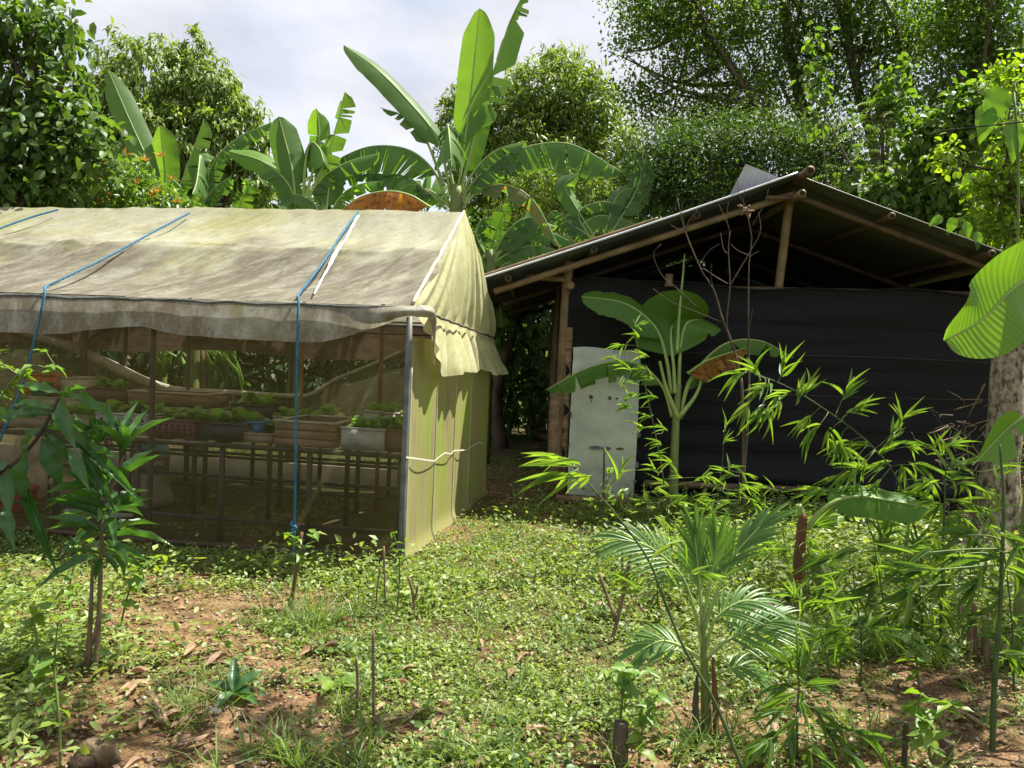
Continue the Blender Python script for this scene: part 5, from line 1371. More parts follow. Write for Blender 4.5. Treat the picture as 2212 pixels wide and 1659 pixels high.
banana_plant('banana plant with drooping folded leaves behind the middle of the tarp roof', base, [base, c0], [
    dict(p=[(425, 470), (428, 390), (432, 335), (425, 390, D9 - 0.4), (415, 420, D9 - 0.6)], w=0.55, pet=0.35, fold=0.7, n=(0, -1, 0.5), tear=0.4, hang=0.4),
    dict(p=[(430, 470), (455, 360), (510, 300), (590, 262)], w=0.42, pet=0.2, fold=0.4, n=UPV, tear=0.6, hang=0.6),
    dict(p=[(425, 480), (445, 430), (470, 400), (500, 380)], w=0.4, pet=0.2, fold=0.4, n=UPV, tear=0.3, hang=0.3),
    dict(p=[(445, 490), (448, 440), (447, 390), (443, 360)], w=0.44, pet=0.1, fold=0.3, n=(0.1, -1, 0.3), tear=0.3),
    dict(p=[(420, 480), (400, 420), (375, 390), (350, 400)], w=0.4, pet=0.2, fold=0.4, n=UPV, tear=0.3, hang=0.3),
    dict(p=[(500, 490), (520, 440), (535, 400), (530, 385)], w=0.36, pet=0.1, fold=0.3, n=(0, -1, 0.5), m='banana_young', tear=0.3),
    dict(p=[(540, 480), (570, 460), (600, 462), (640, 470)], w=0.4, pet=0.05, fold=0.5, n=(0, -0.9, 0.5), tear=0.1)], D9, 0.10)
D10 = 9.8
c0 = at(648, 490, D10); base = c0.copy(); base[2] = 0
banana_plant('banana plant with one bright sunlit leaf arching over the tarp ridge', base, [base, c0], [
    dict(p=[(645, 470), (625, 400), (570, 350), (494, 326)], w=0.36, pet=0.05, fold=0.25, n=(0.5, -0.9, 0.4), m='banana_young'),
    dict(p=[(640, 440), (630, 360), (615, 300), (602, 252)], w=0.42, pet=0.2, fold=0.25, n=(0.2, -1, 0.2)),
    dict(p=[(655, 440), (680, 350), (690, 290), (684, 232)], w=0.42, pet=0.3, fold=0.25, n=(-0.1, -1, 0.2), m='banana_young', tear=0.12),
    dict(p=[(660, 440), (705, 340), (730, 260), (746, 196)], w=0.44, pet=0.3, fold=0.25, n=(-0.4, -1, 0.3), m='banana_young', tear=0.5, hang=0.15),
    dict(p=[(655, 440), (660, 350), (672, 308), (690, 320, D10 - 0.3), (700, 350, D10 - 0.5)], w=0.52, pet=0.38, fold=0.7, n=(0.2, -1, 0.6), hang=0.4),
    dict(p=[(650, 460), (690, 390), (750, 350), (820, 330)], w=0.5, pet=0.2, fold=0.35, n=UPV, tear=0.4, hang=0.5),
    dict(p=[(650, 470), (620, 400), (590, 370), (560, 380)], w=0.45, pet=0.2, fold=0.3, n=UPV, tear=0.3, hang=0.3),
    dict(p=[(700, 490), (708, 430), (712, 380), (715, 340)], w=0.4, pet=0.3, fold=0.3, n=(0.3, -1, 0.2)),
    dict(p=[(700, 490), (730, 430), (770, 400), (830, 390)], w=0.4, pet=0.1, fold=0.3, n=UPV, tear=0.4, hang=0.3, m='banana_young'),
    dict(p=[(790, 480), (840, 430), (880, 400), (900, 400)], w=0.45, pet=0.1, fold=0.3, n=(0, -1, 0.5), m='banana_young', tear=0.3),
    dict(p=[(700, 490), (680, 440), (640, 420), (600, 440)], w=0.4, pet=0.1, fold=0.4, n=UPV)], D10, 0.10)
D11 = 11.5
c0 = at(1060, 620, D11); base = c0.copy(); base[2] = 0
banana_plant('low banana plant between the tarp gable and the shed roof', base, [base, c0, at(1058, 540, D11)], [
    dict(p=[(1058, 560), (1070, 510), (1085, 470), (1098, 440)], w=0.36, pet=0.1, fold=0.15, n=(0.2, -1, 0.3), m='banana_young', tear=0.25),
    dict(p=[(1055, 560), (1030, 510), (1040, 475), (1060, 470)], w=0.45, pet=0.15, fold=0.5, n=(-0.2, -0.9, 0.6), tear=0.4, hang=0.4),
    dict(p=[(1060, 560), (1100, 520), (1140, 480), (1160, 440)], w=0.4, pet=0.2, fold=0.3, n=(-0.3, -0.8, 0.6)),
    dict(p=[(1060, 570), (1110, 540), (1160, 530), (1220, 545)], w=0.45, pet=0.15, fold=0.4, n=UPV, tear=0.4, hang=0.5),
    dict(p=[(1060, 560), (1095, 500), (1140, 470), (1205, 490)], w=0.5, pet=0.1, fold=0.4, n=UPV, tear=0.5, hang=0.5),
    dict(p=[(1062, 565), (1120, 505), (1170, 495), (1230, 520)], w=0.5, pet=0.1, fold=0.4, n=(0, -0.7, 0.7), tear=0.4, hang=0.4),
    dict(p=[(1060, 590), (1080, 540), (1110, 510), (1150, 520)], w=0.5, pet=0.1, fold=0.3, n=(0, -1, 0.4), tear=0.2),
    dict(p=[(1055, 590), (1040, 560), (1030, 540), (1028, 520)], w=0.5, pet=0.1, fold=0.3, n=(0, -1, 0.4)),
    dict(p=[(1060, 600), (1090, 570), (1130, 560), (1190, 580)], w=0.5, pet=0.1, fold=0.4, n=UPV, tear=0.3, hang=0.4),
    dict(p=[(1050, 640), (1070, 620), (1080, 660), (1085, 710)], w=0.42, pet=0.1, fold=0.3, n=(-0.2, -1, 0.3), tear=0.2)], D11, 0.10)
D12 = 13.0
c0 = at(1290, 560, D12); base = c0.copy(); base[2] = 0
banana_plant('banana plant with pale arching leaves just above the low shed eave', base, [base, c0], [
    dict(p=[(1280, 520), (1250, 460), (1300, 435), (1360, 450)], w=0.5, pet=0.15, fold=0.5, n=UPV, tear=0.6, hang=0.7),
    dict(p=[(1290, 520), (1230, 480), (1200, 455), (1180, 470)], w=0.45, pet=0.15, fold=0.5, n=UPV, tear=0.5, hang=0.6),
    dict(p=[(1220, 520), (1280, 470), (1330, 470), (1390, 490)], w=0.45, pet=0.15, fold=0.3, n=(0, -0.9, 0.4)),
    dict(p=[(1300, 520), (1330, 430), (1350, 410), (1370, 405)], w=0.36, pet=0.2, fold=0.3, n=(-0.3, -0.9, 0.5)),
    dict(p=[(1290, 520), (1240, 440), (1220, 400), (1250, 375)], w=0.36, pet=0.3, fold=0.3, n=(0.2, -0.9, 0.5)),
    dict(p=[(1310, 520), (1370, 420), (1385, 370), (1370, 340)], w=0.5, pet=0.3, fold=0.3, n=(-0.3, -1, 0.2)),
    dict(p=[(1270, 540), (1220, 510), (1180, 500), (1140, 520)], w=0.45, pet=0.1, fold=0.4, n=UPV, tear=0.3, hang=0.4)], D12, 0.10)
# dry stems and small banana by the path
g0 = gpos(1168, 940); dd = float((g0 - CPOS) @ CF)
dr = thing('dead_banana_stems', g0, 'reddish brown dead banana stems beside the path end', 'banana plant', 'banana plants')
for (xa, xb, r) in ((1150, 1148, 0.11), (1170, 1172, 0.10), (1188, 1192, 0.07)):
    b_ = at(xa, 935, dd); b_[2] = -0.02
    MB().tube(bez([b_, at((xa + xb) / 2, 830, dd), at(xb, 690 + RNG.integers(0, 40), dd)], 14), [r, r * 0.8, r * 0.55], 12).build('pseudostem', M['stem_dry'], dr)
for i, (p, w) in enumerate(((((1170, 720), (1190, 745), (1195, 800)), 0.2), (((1150, 730), (1140, 780), (1145, 850)), 0.16), (((1175, 700), (1165, 770), (1160, 860)), 0.18), (((1185, 790), (1180, 850), (1185, 930)), 0.12))):
    banana_leaf(dr, px(p, dd - 0.25), w, (0.2, -1, 0.1), 'banana_dry', 0.6, 0.3, 0.4, 0.05, i, 24, 0.008, rib_mat='twig')
banana_plant('small bright banana shoot lit up beside the dead stems', gpos(1197, 935), None, [
    dict(p=[(1196, 900), (1198, 820), (1200, 780), (1196, 755)], w=0.26, pet=0.5, fold=0.2, n=(0, -1, 0.2), m='banana_young'),
    dict(p=[(1197, 860), (1175, 800), (1160, 765), (1150, 755)], w=0.22, pet=0.4, fold=0.2, n=(0.2, -1, 0.3), m='banana_young')], dd - 0.4)
# old timbers on the ground there
for i, (a, b_) in enumerate((((1135, 925), (1215, 950)), ((1140, 940), (1212, 962)))):
    o = MB().tube(bez([gpos(*a) + UZ * 0.06, gpos(*b_) + UZ * 0.06], 8), 0.06, 10).build('fallen_log', M['twig'])
    tag(o, ('upper' if i == 0 else 'lower') + ' of the two old logs lying by the dead banana stems', 'log', 'old logs by the path')
# dragon fruit cactus seen through the net house
def cactus():
    d = 10.6
    root = thing('dragon_fruit_cactus', at(430, 900, d) * np.array([1, 1, 0]), 'dragon fruit cactus with hanging green strips seen through the nets', 'cactus')
    r_ = np.random.default_rng(5)
    MB().tube(bez([at(440, 900, d) * np.array([1, 1, 0]), at(440, 740, d)], 6), 0.06, 8).build('support_post', M['twig'], root)
    for k in range(46):
        x = r_.uniform(320, 500); y = r_.uniform(735, 775)
        x2 = x + r_.uniform(-25, 60); y2 = y + r_.uniform(40, 95)
        P = bez([at(x, y, d + r_.uniform(-.3, .3)), at((x + x2) / 2 + 8, (y + y2) / 2 - 8, d), at(x2, y2, d)], 10)
        MB().tube(P, [0.012, 0.026, 0.024, 0.012], 4).build('stem_segment', M['chili'], root)
cactus()
# ================================================================ plants in the yard
def depth_of(p): return float((np.asarray(p) - CPOS) @ CF)

# ---- young banana in front of the shed
g0 = gpos(1455, 1112); DY = depth_of(g0)
yb = banana_plant('young banana plant standing before the black net wall', g0,
    [g0 - UZ * 0.05, at(1457, 980, DY), at(1462, 880, DY), at(1466, 830, DY)], [
    dict(p=[(1452, 850), (1440, 770), (1415, 705), (1350, 655), (1256, 640)], w=0.46, pet=0.38, fold=0.2, n=(0.3, -0.75, 0.75), m='banana_near', rip=0.03),
    dict(p=[(1458, 850), (1455, 790), (1452, 765), (1449, 722, DY + 0.06), (1455, 694, DY + 0.22), (1464, 702, DY + 0.5)], w=0.80, pet=0.36, fold=-0.1, n=(0.1, 0.8, 0.6), m='banana_near', rip=0.02),
    dict(p=[(1465, 850), (1470, 750), (1482, 700), (1505, 690, DY + 0.1), (1522, 690, DY + 0.3)], w=0.56, pet=0.45, fold=0.2, n=(-0.3, -0.7, 0.8), m='banana_near'),
    dict(p=[(1462, 760), (1466, 690), (1472, 620), (1479, 548)], w=0.05, pet=0.3, fold=0.9, n=(-0.6, -1, 0), m='banana_near', rip=0.0),
    dict(p=[(1470, 900), (1490, 820), (1560, 745), (1640, 735), (1714, 772)], w=0.36, pet=0.18, fold=0.5, n=(0, -0.5, 1.0), m='banana_near', tear=0.10, hang=0.25),
    dict(p=[(1470, 905), (1482, 850), (1500, 815), (1560, 770), (1620, 752)], w=0.30, pet=0.25, fold=0.7, n=(0.1, -0.9, 0.5), m='banana_part_dry', tear=0.10, hang=0.5),
    dict(p=[(1486, 806, DY - 0.1), (1525, 780, DY - 0.14), (1575, 762, DY - 0.18), (1610, 752, DY - 0.18)], w=0.46, pet=0.01, fold=0.9, n=(0.1, -1, 0.3), m='banana_dry', tear=0.15, hang=0.85),
    dict(p=[(1455, 900), (1430, 830), (1370, 782), (1280, 790), (1178, 842)], w=0.44, pet=0.22, fold=0.45, n=(0, -0.4, 1.0), m='banana_near', tear=0.22, hang=0.75),
    ], DY, 0.052, group='banana plants in the yard')
for k, (a, b, c) in enumerate((((1466, 905), (1440, 840), (1425, 780)), ((1468, 900), (1505, 850), (1520, 800)))):
    MB().tube(bez(px((a, b, c), DY - 0.03), 12), [0.028, 0.018, 0.014], 8).build('petiole', M['midrib'], yb)

# ---- near banana leaves coming in from the side
DN = 3.7
nb = banana_plant('near banana plant of which only big leaves reach in from the side', np.array([2.9, 4.2, 0.0]), [np.array([2.9, 4.2, 0.0]), np.array([2.95, 4.25, 1.3]), np.array([2.95, 4.2, 2.1])], [
    dict(p=[(2390, 640, 4.1), (2290, 575, 3.9), (2200, 612, DN), (2120, 690, DN - 0.05), (2040, 735, DN - 0.1)], w=0.46, pet=0.12, fold=0.10, n=(0.1, 1.0, 0.40), m='banana_near', rip=0.015, seg=60),
    dict(p=[(2400, 900, 4.0), (2300, 880, 3.8), (2200, 905, DN), (2100, 1005, DN - 0.1)], w=0.32, pet=0.1, fold=0.15, n=(0.3, 1.0, 0.35), m='banana_near', rip=0.015, tear=0.04),
    ], DN, 0.08, group='banana plants in the yard')

# ---- cut banana with one broad leaf lying out
g0 = gpos(1726, 1300); DC = depth_of(g0)
cb = banana_plant('cut back banana stump with one broad leaf resting sideways', g0, [g0 - UZ * 0.05, at(1728, 1190, DC), at(1735, 1110, DC)], [
    dict(p=[(1745, 1140), (1790, 1090), (1850, 1072), (1930, 1082), (2012, 1098)], w=0.30, pet=0.24, fold=0.35, n=(0, -0.75, 0.7), m='banana_near', rip=0.02),
    dict(p=[(1742, 1140), (1775, 1120), (1800, 1118, DC - 0.1), (1812, 1132, DC - 0.15)], w=0.16, pet=0.25, fold=0.3, n=(0, -0.9, 0.5), m='lime'),
    dict(p=[(1760, 1195, DC - 0.3), (1780, 1230, DC - 0.4), (1800, 1275, DC - 0.45)], w=0.20, pet=0.05, fold=0.4, n=(-0.2, -1, 0.3), m='banana_part_dry', hang=0.3),
    ], DC, 0.048, 'stem_dry', group='banana plants in the yard')
MB().tube(bez(px(((1736, 1140), (1732, 1110), (1724, 1090)), DC), 6), 0.024, 8).build('cut_petiole', M['midrib'], cb)

# ---- pale trunk by the edge of the shed
g0 = gpos(2150, 1200); DT = depth_of(g0)
tk = thing('pale_tree', g0, 'thick pale barked tree trunk at the end of the black wall', 'tree')
P = bez([at(2150, 1230, DT), at(2152, 1130, DT), at(2160, 1020, DT), at(2172, 900, DT), at(2178, 780, DT), at(2205, 690, DT), at(2250, 560, DT), at(2300, 300, DT)], 60)
ang = np.linspace(0, 2 * math.pi, 41)
t = np.linspace(0, 1, 60)
R = np.interp(t, [0, 0.1, 0.25, 0.5, 1], [0.34, 0.20, 0.145, 0.13, 0.10])
G = np.zeros((60, 41, 3))
for i in range(60):
    lob = 1 + 0.5 * np.clip(0.16 - t[i], 0, 1) / 0.16 * np.cos(ang * 3 + 0.6) + 0.10 * (fbm(np.cos(ang) * 2 + 4, np.sin(ang) * 2 + t[i] * 16, 7, 3) - 0.5)
    G[i] = P[i] + (np.cos(ang) * R[i] * lob)[:, None] * np.array([1, 0, 0.0]) + (np.sin(ang) * R[i] * lob)[:, None] * np.array([0, 1.0, 0])
MB().grid(G, np.zeros((60, 41, 2))).build('trunk', M['bark_pale'], tk)
for (a, b, c) in (((2130, 1140), (2080, 1185), (2020, 1225)), ((2150, 1180), (2130, 1220), (2085, 1250)), ((2175, 1180), (2210, 1215), (2260, 1240))):
    MB().tube(bez([at(*a, DT - 0.1), at(b[0], b[1], DT - 0.3), gpos(*c)], 12), [0.09, 0.07, 0.025], 9).build('root', M['bark_pale'], tk)
r_ = np.random.default_rng(8)
crown('crown', tk, [(np.array([5.6, 6.6, 6.2]), (1.2, 1.4, 0.7)), (np.array([4.7, 5.2, 5.2]), (1.0, 0.9, 0.4)), (np.array([5.8, 4.6, 5.4]), (1.2, 0.9, 0.5))], 120, 11, 0.14, 0.06, M['broadleaf'], r_, 0.3, 0.9, 0.12)
for e in ((5.6, 6.6, 6.0), (4.8, 5.3, 5.1), (5.7, 4.7, 5.2)):
    MB().tube(bez([P[-1], P[-1] * 0.5 + np.array(e) * 0.5 + UZ * 0.3, np.array(e)], 12), [0.09, 0.02], 8).build('limb', M['bark_pale'], tk)
# dry root tangle leaning on it
rt = thing('dry_vine_tangle', gpos(2080, 1190), 'tangle of dry brown vines against the foot of the pale trunk', 'vines')
for k in range(70):
    x, y = r_.uniform(2040, 2140), r_.uniform(880, 1180)
    a = at(x, y, DT - r_.uniform(0.0, 0.35)); d1 = r_.normal(size=3) * np.array([0.14, 0.10, 0.13]); d2 = r_.normal(size=3) * 0.06
    MB().tube(bez([a, a + d1 * 0.5 + d2, a + d1], 9), r_.uniform(0.002, 0.007), 5).build('vine', M['bark'] if k % 3 else M['twig'], rt)

# ---- mango sapling
def sapling(label, stems, whorls, leafmeshes, d, Ln, Wd, seed, name='mango_sapling', cat='sapling', stem_r=0.014, mat='twig', group=None):
    r_ = np.random.default_rng(seed)
    b = px([stems[0][0]], d)[0]
    root = thing(name, b, label, cat, group)
    for st in stems: MB().tube(bez(px(st, d), 14), [stem_r, stem_r * 0.8, stem_r * 0.45], 8).build('stem', M[mat], root)
    for (x, y, n, k, up) in whorls:
        c = at(x, y, d)
        for i in range(n):
            az = i * 2 * math.pi / n + r_.uniform(-0.4, 0.4); el = up + 0.22 + r_.uniform(-0.35, 0.35)
            D = np.array([math.cos(az) * math.cos(el), math.sin(az) * math.cos(el), math.sin(el)])
            L_ = Ln * k * r_.uniform(0.75, 1.2)
            place_leaf(root, leafmeshes[r_.integers(len(leafmeshes))], c + UZ * r_.uniform(-0.03, 0.03) + D * 0.012, D, UZ + r_.normal(size=3) * 0.25, L_, L_ * Wd / Ln)
    return root
g0 = gpos(208, 1452); DS = depth_of(g0)
sapling('mango sapling with long dark leaves in front of the net house', [[(205, 1455), (214, 1330), (218, 1200), (222, 1090), (232, 1055)], [(190, 1440), (196, 1320), (200, 1220)], [(175, 1440), (205, 1370), (220, 1300)], [(225, 1085), (250, 1030), (268, 985)], [(222, 1070), (215, 1010), (212, 965)], [(222, 1060), (195, 1005), (178, 965)]],
        [(268, 975, 7, 0.95, 0.75), (212, 960, 6, 0.85, 0.75), (178, 958, 6, 0.9, 0.5), (230, 1060, 8, 1.15, 0.2), (226, 1110, 8, 1.15, -0.05), (222, 1160, 9, 1.15, -0.15), (220, 1195, 8, 1.05, -0.4), (245, 1100, 5, 1.1, 0.15)],
        MANGO_LEAVES, DS, 0.215, 0.040, 4)
# large leaved branch reaching in
g1 = np.array([-2.55, 3.5, 0.0])
br = thing('cocoa_sapling', g1, 'branch with large ribbed leaves reaching in beside the mango sapling', 'sapling')
DB = 3.55
MB().tube(bez([g1, np.array([-2.6, 3.5, 0.7]), at(-60, 1060, DB), at(30, 1000, DB), at(85, 940, DB), at(122, 870, DB), at(135, 840, DB)], 30), [0.022, 0.014, 0.006], 8).build('stem', M['bark'], br)
for (x, y, x2, y2, w, c) in ((132, 850, 20, 835, .05, 0), (135, 850, 250, 905, .055, 1), (128, 865, 190, 838, .03, 0), (120, 870, 150, 960, .07, 1), (118, 885, 10, 880, .05, 0), (115, 895, -40, 920, .07, 0), (105, 905, 210, 985, .055, 1), (95, 920, 15, 990, .06, 1), (95, 930, 150, 1000, .07, 1), (90, 945, 130, 1060, .085, 1), (60, 970, 30, 1110, .08, 1), (150, 970, 185, 1055, .055, 1), (165, 960, 300, 1080, .055, 1), (160, 965, 260, 1000, .05, 0), (175, 975, 245, 1110, .055, 1), (30, 1000, 5, 1110, .085, 1), (20, 1000, -60, 1040, .08, 1), (10, 1090, 20, 1180, .06, 1), (40, 1010, 105, 1250, .05, 1)):
    a = at(x, y, DB + RNG.uniform(-0.08, 0.08)); b = at(x2, y2, DB + RNG.uniform(-0.18, 0.05)); D = b - a
    place_leaf(br, COCOA_LEAVES[c], a, D + UZ * 0.12 * np.linalg.norm(D), np.array([0.1, -0.75, 0.8]), np.linalg.norm(D) * 0.92, w * 1.0)
MB().tube(bez(px(((95, 925), (130, 945), (165, 962)), DB), 8), 0.006, 6).build('twig', M['bark'], br)

# ---- small ovate leaved plants and cuttings
def shoot(label, pts, d, n, Ln, seed, name='chili_plant', cat='plant', stem='greenstem', r=0.006, group='chili plants', t0=0.35, extra=()):
    r_ = np.random.default_rng(seed)
    P = bez(px(pts, d), 24)
    b = P[0].copy()
    root = thing(name, b, label, cat, group)
    MB().tube(P, [r, r * 0.8, r * 0.4], 7).build('stem', M[stem], root)
    heads = [P[int(i)] for i in np.linspace(24 * t0, 23, n)]
    for e in extra:
        Q = bez(px(e, d), 10); MB().tube(Q, [r * 0.6, r * 0.3], 6).build('side_stem', M[stem], root)
        heads += [Q[5], Q[7], Q[9], Q[9]]
    for h in heads:
        for k in range(2):
            az = r_.uniform(0, 6.28); el = r_.uniform(-0.5, 0.5); D = np.array([math.cos(az) * math.cos(el), math.sin(az) * math.cos(el), math.sin(el)])
            L_ = Ln * r_.uniform(0.65, 1.2)
            place_leaf(root, OVATE_LEAVES[r_.integers(3)], h, D, UZ + r_.normal(size=3) * 0.3, L_, L_ * 0.52)
    return root
def gp_depth(x, y): return depth_of(gpos(x, y))
shoot('chili plant tied to a split stake below the blue rope', [(622, 1312), (640, 1240), (650, 1190), (640, 1160)], gp_depth(625, 1312), 6, 0.075, 1, t0=0.6, extra=([(648, 1200), (665, 1180), (682, 1150)], [(645, 1195), (630, 1175), (622, 1155)]))
shoot('thin yellow leaved chili plant by the net house corner', [(855, 1335), (862, 1270), (862, 1200), (850, 1150)], gp_depth(858, 1335), 8, 0.065, 2, t0=0.3, extra=([(861, 1220), (875, 1205), (885, 1205)],))
shoot('bushy chili plant growing out of a dark stump near the palm', [(1340, 1560), (1345, 1490), (1350, 1440)], gp_depth(1340, 1640), 8, 0.075, 3, t0=0.1, extra=([(1345, 1500), (1375, 1460), (1400, 1450)], [(1348, 1520), (1400, 1530), (1420, 1500)], [(1345, 1500), (1325, 1470), (1315, 1450)]))
shoot('low chili plant next to the cut culms at the lower edge', [(1380, 1650), (1385, 1590), (1400, 1540), (1415, 1510)], gp_depth(1390, 1655), 8, 0.07, 4, t0=0.2)
shoot('dark chili plant beside the square cut posts', [(2010, 1640), (2000, 1580), (1985, 1530), (1990, 1500)], gp_depth(2010, 1659) - 0.1, 9, 0.09, 5, t0=0.2, extra=([(2000, 1560), (2030, 1540), (2050, 1520)],))
shoot('chili plant on bare gravel under the leaning culms', [(1985, 1480), (1980, 1430), (1975, 1395), (1970, 1370)], gp_depth(1985, 1490), 9, 0.10, 6, t0=0.2, extra=([(1980, 1420), (2010, 1400), (2040, 1390)],))
shoot('tall weed with spaced leaves beside the sapling stem', [(130, 1659), (128, 1560), (118, 1450), (122, 1370), (128, 1340)], gp_depth(130, 1659), 9, 0.08, 7, t0=0.3, name='tall_weed', group='tall weeds', extra=([(124, 1560), (105, 1490), (85, 1440)],))
shoot('weed seedlings at the foot of the sapling, leaves dark', [(90, 1500), (85, 1420), (75, 1350), (80, 1310)], gp_depth(90, 1500), 9, 0.09, 8, t0=0.2, name='tall_weed', group='tall weeds')
shoot('thin vine climbing in front of the far net', [(160, 1360), (150, 1280), (170, 1180), (190, 1120)], gp_depth(160, 1360), 12, 0.075, 9, t0=0.2, name='tall_weed', group='tall weeds')
shoot('leafy weed between sapling and net house', [(255, 1380), (275, 1290), (300, 1230), (350, 1200)], gp_depth(255, 1380), 9, 0.10, 10, t0=0.4, name='tall_weed', group='tall weeds')
shoot('pale vine trailing across the end of the rope', [(-20, 900), (20, 830), (70, 790), (120, 800), (100, 760)], 4.2, 12, 0.09, 11, t0=0.0, name='trailing_vine', cat='vine', group='trailing vines')
shoot('second vine curling beside the sloping rope', [(-30, 760), (10, 790), (40, 810), (60, 830)], 4.2, 7, 0.09, 12, t0=0.1, name='trailing_vine', cat='vine', group='trailing vines')
shoot('leafy chili plant in front of the metal door', [(1300, 1150), (1305, 1110), (1310, 1070), (1318, 1010)], gp_depth(1300, 1150), 12, 0.09, 13, t0=0.3, extra=([(1306, 1110), (1330, 1080), (1350, 1060)], [(1306, 1110), (1285, 1090), (1270, 1080)]))
shoot('weed with paired leaves below the black wall', [(1700, 1130), (1690, 1080), (1675, 1060)], gp_depth(1700, 1130), 9, 0.08, 14, t0=0.0, name='tall_weed', group='tall weeds', extra=([(1690, 1090), (1720, 1070), (1740, 1055)],))

# stakes and cut stems
def stick(label, pts, r, mat='twig', name='stake', cat='stake', group='stakes and cuttings', fork=None, d=None):
    b = gpos(*pts[0]); d = d or depth_of(b)
    P = [b - UZ * 0.03] + px(pts[1:], d)
    root = thing(name, b, label, cat, group)
    MB().tube(bez(P, 12), [r, r * 0.85], 7).build('shaft', M[mat], root)
    if fork: MB().tube(bez(px(fork, d), 6), [r * 0.8, r * 0.6], 7).build('fork', M[mat], root)
    return root
stick('split bamboo stake leaning under the blue rope', [(628, 1312), (640, 1230), (652, 1150)], 0.013, 'bamboo_dark')
stick('thin upright stick standing alone in the middle of the grass', [(810, 1558), (806, 1455), (806, 1360)], 0.0075)
stick('short knotty stick left of the lone upright one', [(770, 1540), (773, 1480), (770, 1420)], 0.008)
stick('bare stake in the weeds before the net house corner', [(833, 1310), (831, 1255), (829, 1180)], 0.008)
stick('thin stake beside the bare one at the net corner', [(812, 1320), (815, 1270), (822, 1225)], 0.006)
stick('forked cut stem right of the net house corner', [(895, 1335), (893, 1290), (882, 1245)], 0.010, fork=[(893, 1300), (900, 1280), (903, 1262)])
stick('tall dark stake before the metal door', [(1302, 1135), (1303, 1060), (1306, 965)], 0.011, 'bark')
stick('forked brown cuttings beside the palm', [(1318, 1390), (1345, 1290), (1365, 1180)], 0.013, fork=[(1330, 1340), (1305, 1270), (1295, 1240)])
stick('upright brown cutting behind the palm', [(1345, 1300), (1345, 1240), (1343, 1180)], 0.011)
stick('dark stump overgrown by the bushy chili plant', [(1340, 1645), (1340, 1590), (1342, 1560)], 0.034, 'bark')
stick('square cut post at the lower edge', [(2045, 1650), (2045, 1615), (2050, 1600)], 0.032, 'bark')
stick('second cut post leaning on the first at the lower edge', [(2015, 1659), (2025, 1640), (2035, 1620)], 0.022)
stick('short cut stem near the lower edge', [(1952, 1659), (1955, 1610), (1958, 1560)], 0.012, 'bark')
stick('slim cut stem left of the posts', [(1710, 1659), (1708, 1600), (1706, 1560)], 0.014, 'bark')
for i, (x, yb, yt, lean) in enumerate(((2092, 1430, 1325, 6), (2108, 1425, 1300, -4), (2122, 1420, 1310, 10), (2135, 1435, 1330, -10), (2070, 1400, 1300, 2), (2080, 1395, 1310, 0), (2150, 1440, 1345, 4))):
    stick(('tallest', 'second', 'third', 'fourth', 'thin', 'slim', 'outermost')[i] + ' wooden picket of the small row near the pale trunk', [(x, yb), (x + lean / 2, (yb + yt) / 2), (x + lean, yt)], 0.016 if i < 4 else 0.009, name='picket', cat='picket', group='pickets near the pale trunk')

# ---- bare dead shrub
def zz(a, b): return (1449.3 + a * 0.3447, 334.5 + b * 0.3447)
g0 = gpos(1600, 1140); DD = depth_of(g0) - 0.2
ds = thing('dead_shrub', g0, 'bare leafless shrub with thin dark branches before the shed', 'shrub')
BR = [([zz(40, 270), zz(90, 480), zz(190, 720), zz(270, 850), zz(320, 1020), zz(390, 1200), zz(440, 1400)], 0.004, 0.013),
      ([zz(370, 480), zz(360, 600), zz(370, 820), zz(350, 1080), zz(400, 1220)], 0.004, 0.009), ([zz(470, 330), zz(500, 480), zz(510, 560), zz(490, 650), zz(485, 1100), zz(490, 1450), zz(470, 1900)], 0.004, 0.012),
      ([zz(550, 360), zz(560, 480), zz(500, 600), zz(370, 820)], 0.003, 0.007), ([zz(200, 710), zz(290, 770), zz(360, 810)], 0.005, 0.006), ([zz(310, 490), zz(330, 590), zz(355, 620)], 0.003, 0.004),
      ([zz(0, 440), zz(45, 465), zz(90, 485)], 0.003, 0.004), ([zz(165, 345), zz(110, 420), zz(90, 480)], 0.003, 0.005), ([zz(300, 310), zz(340, 400), zz(370, 480)], 0.002, 0.004), ([zz(360, 300), zz(350, 400), zz(368, 470)], 0.002, 0.003),
      ([zz(415, 150), zz(430, 250), zz(470, 330), zz(480, 400)], 0.002, 0.004), ([zz(465, 210), zz(455, 300), zz(480, 400)], 0.002, 0.003), ([zz(610, 220), zz(580, 320), zz(510, 440)], 0.002, 0.004), ([zz(300, 560), zz(240, 600), zz(190, 670)], 0.002, 0.003),
      ([zz(375, 560), zz(420, 600), zz(490, 630)], 0.003, 0.004), ([zz(-110, 840), zz(0, 920), zz(100, 960), zz(320, 1050)], 0.003, 0.005), ([zz(-60, 560), zz(-110, 620), zz(-60, 750), zz(30, 830), zz(160, 950)], 0.002, 0.004), ([zz(70, 300), zz(75, 400), zz(90, 480)], 0.002, 0.003),
      ([zz(250, 720), zz(255, 790), zz(270, 850)], 0.002, 0.003), ([zz(510, 970), zz(500, 1040), zz(490, 1100)], 0.002, 0.003), ([zz(550, 605), zz(520, 620), zz(495, 640)], 0.002, 0.003), ([zz(440, 1400), zz(455, 1700), zz(450, 2200)], 0.014, 0.017), ([zz(490, 1450), zz(470, 1800), zz(450, 2150)], 0.012, 0.012)]
for pts, r0, r1 in BR:
    MB().tube(bez(px(pts, DD), 18), [r0, r1], 6).build('branch', M['bark'], ds)
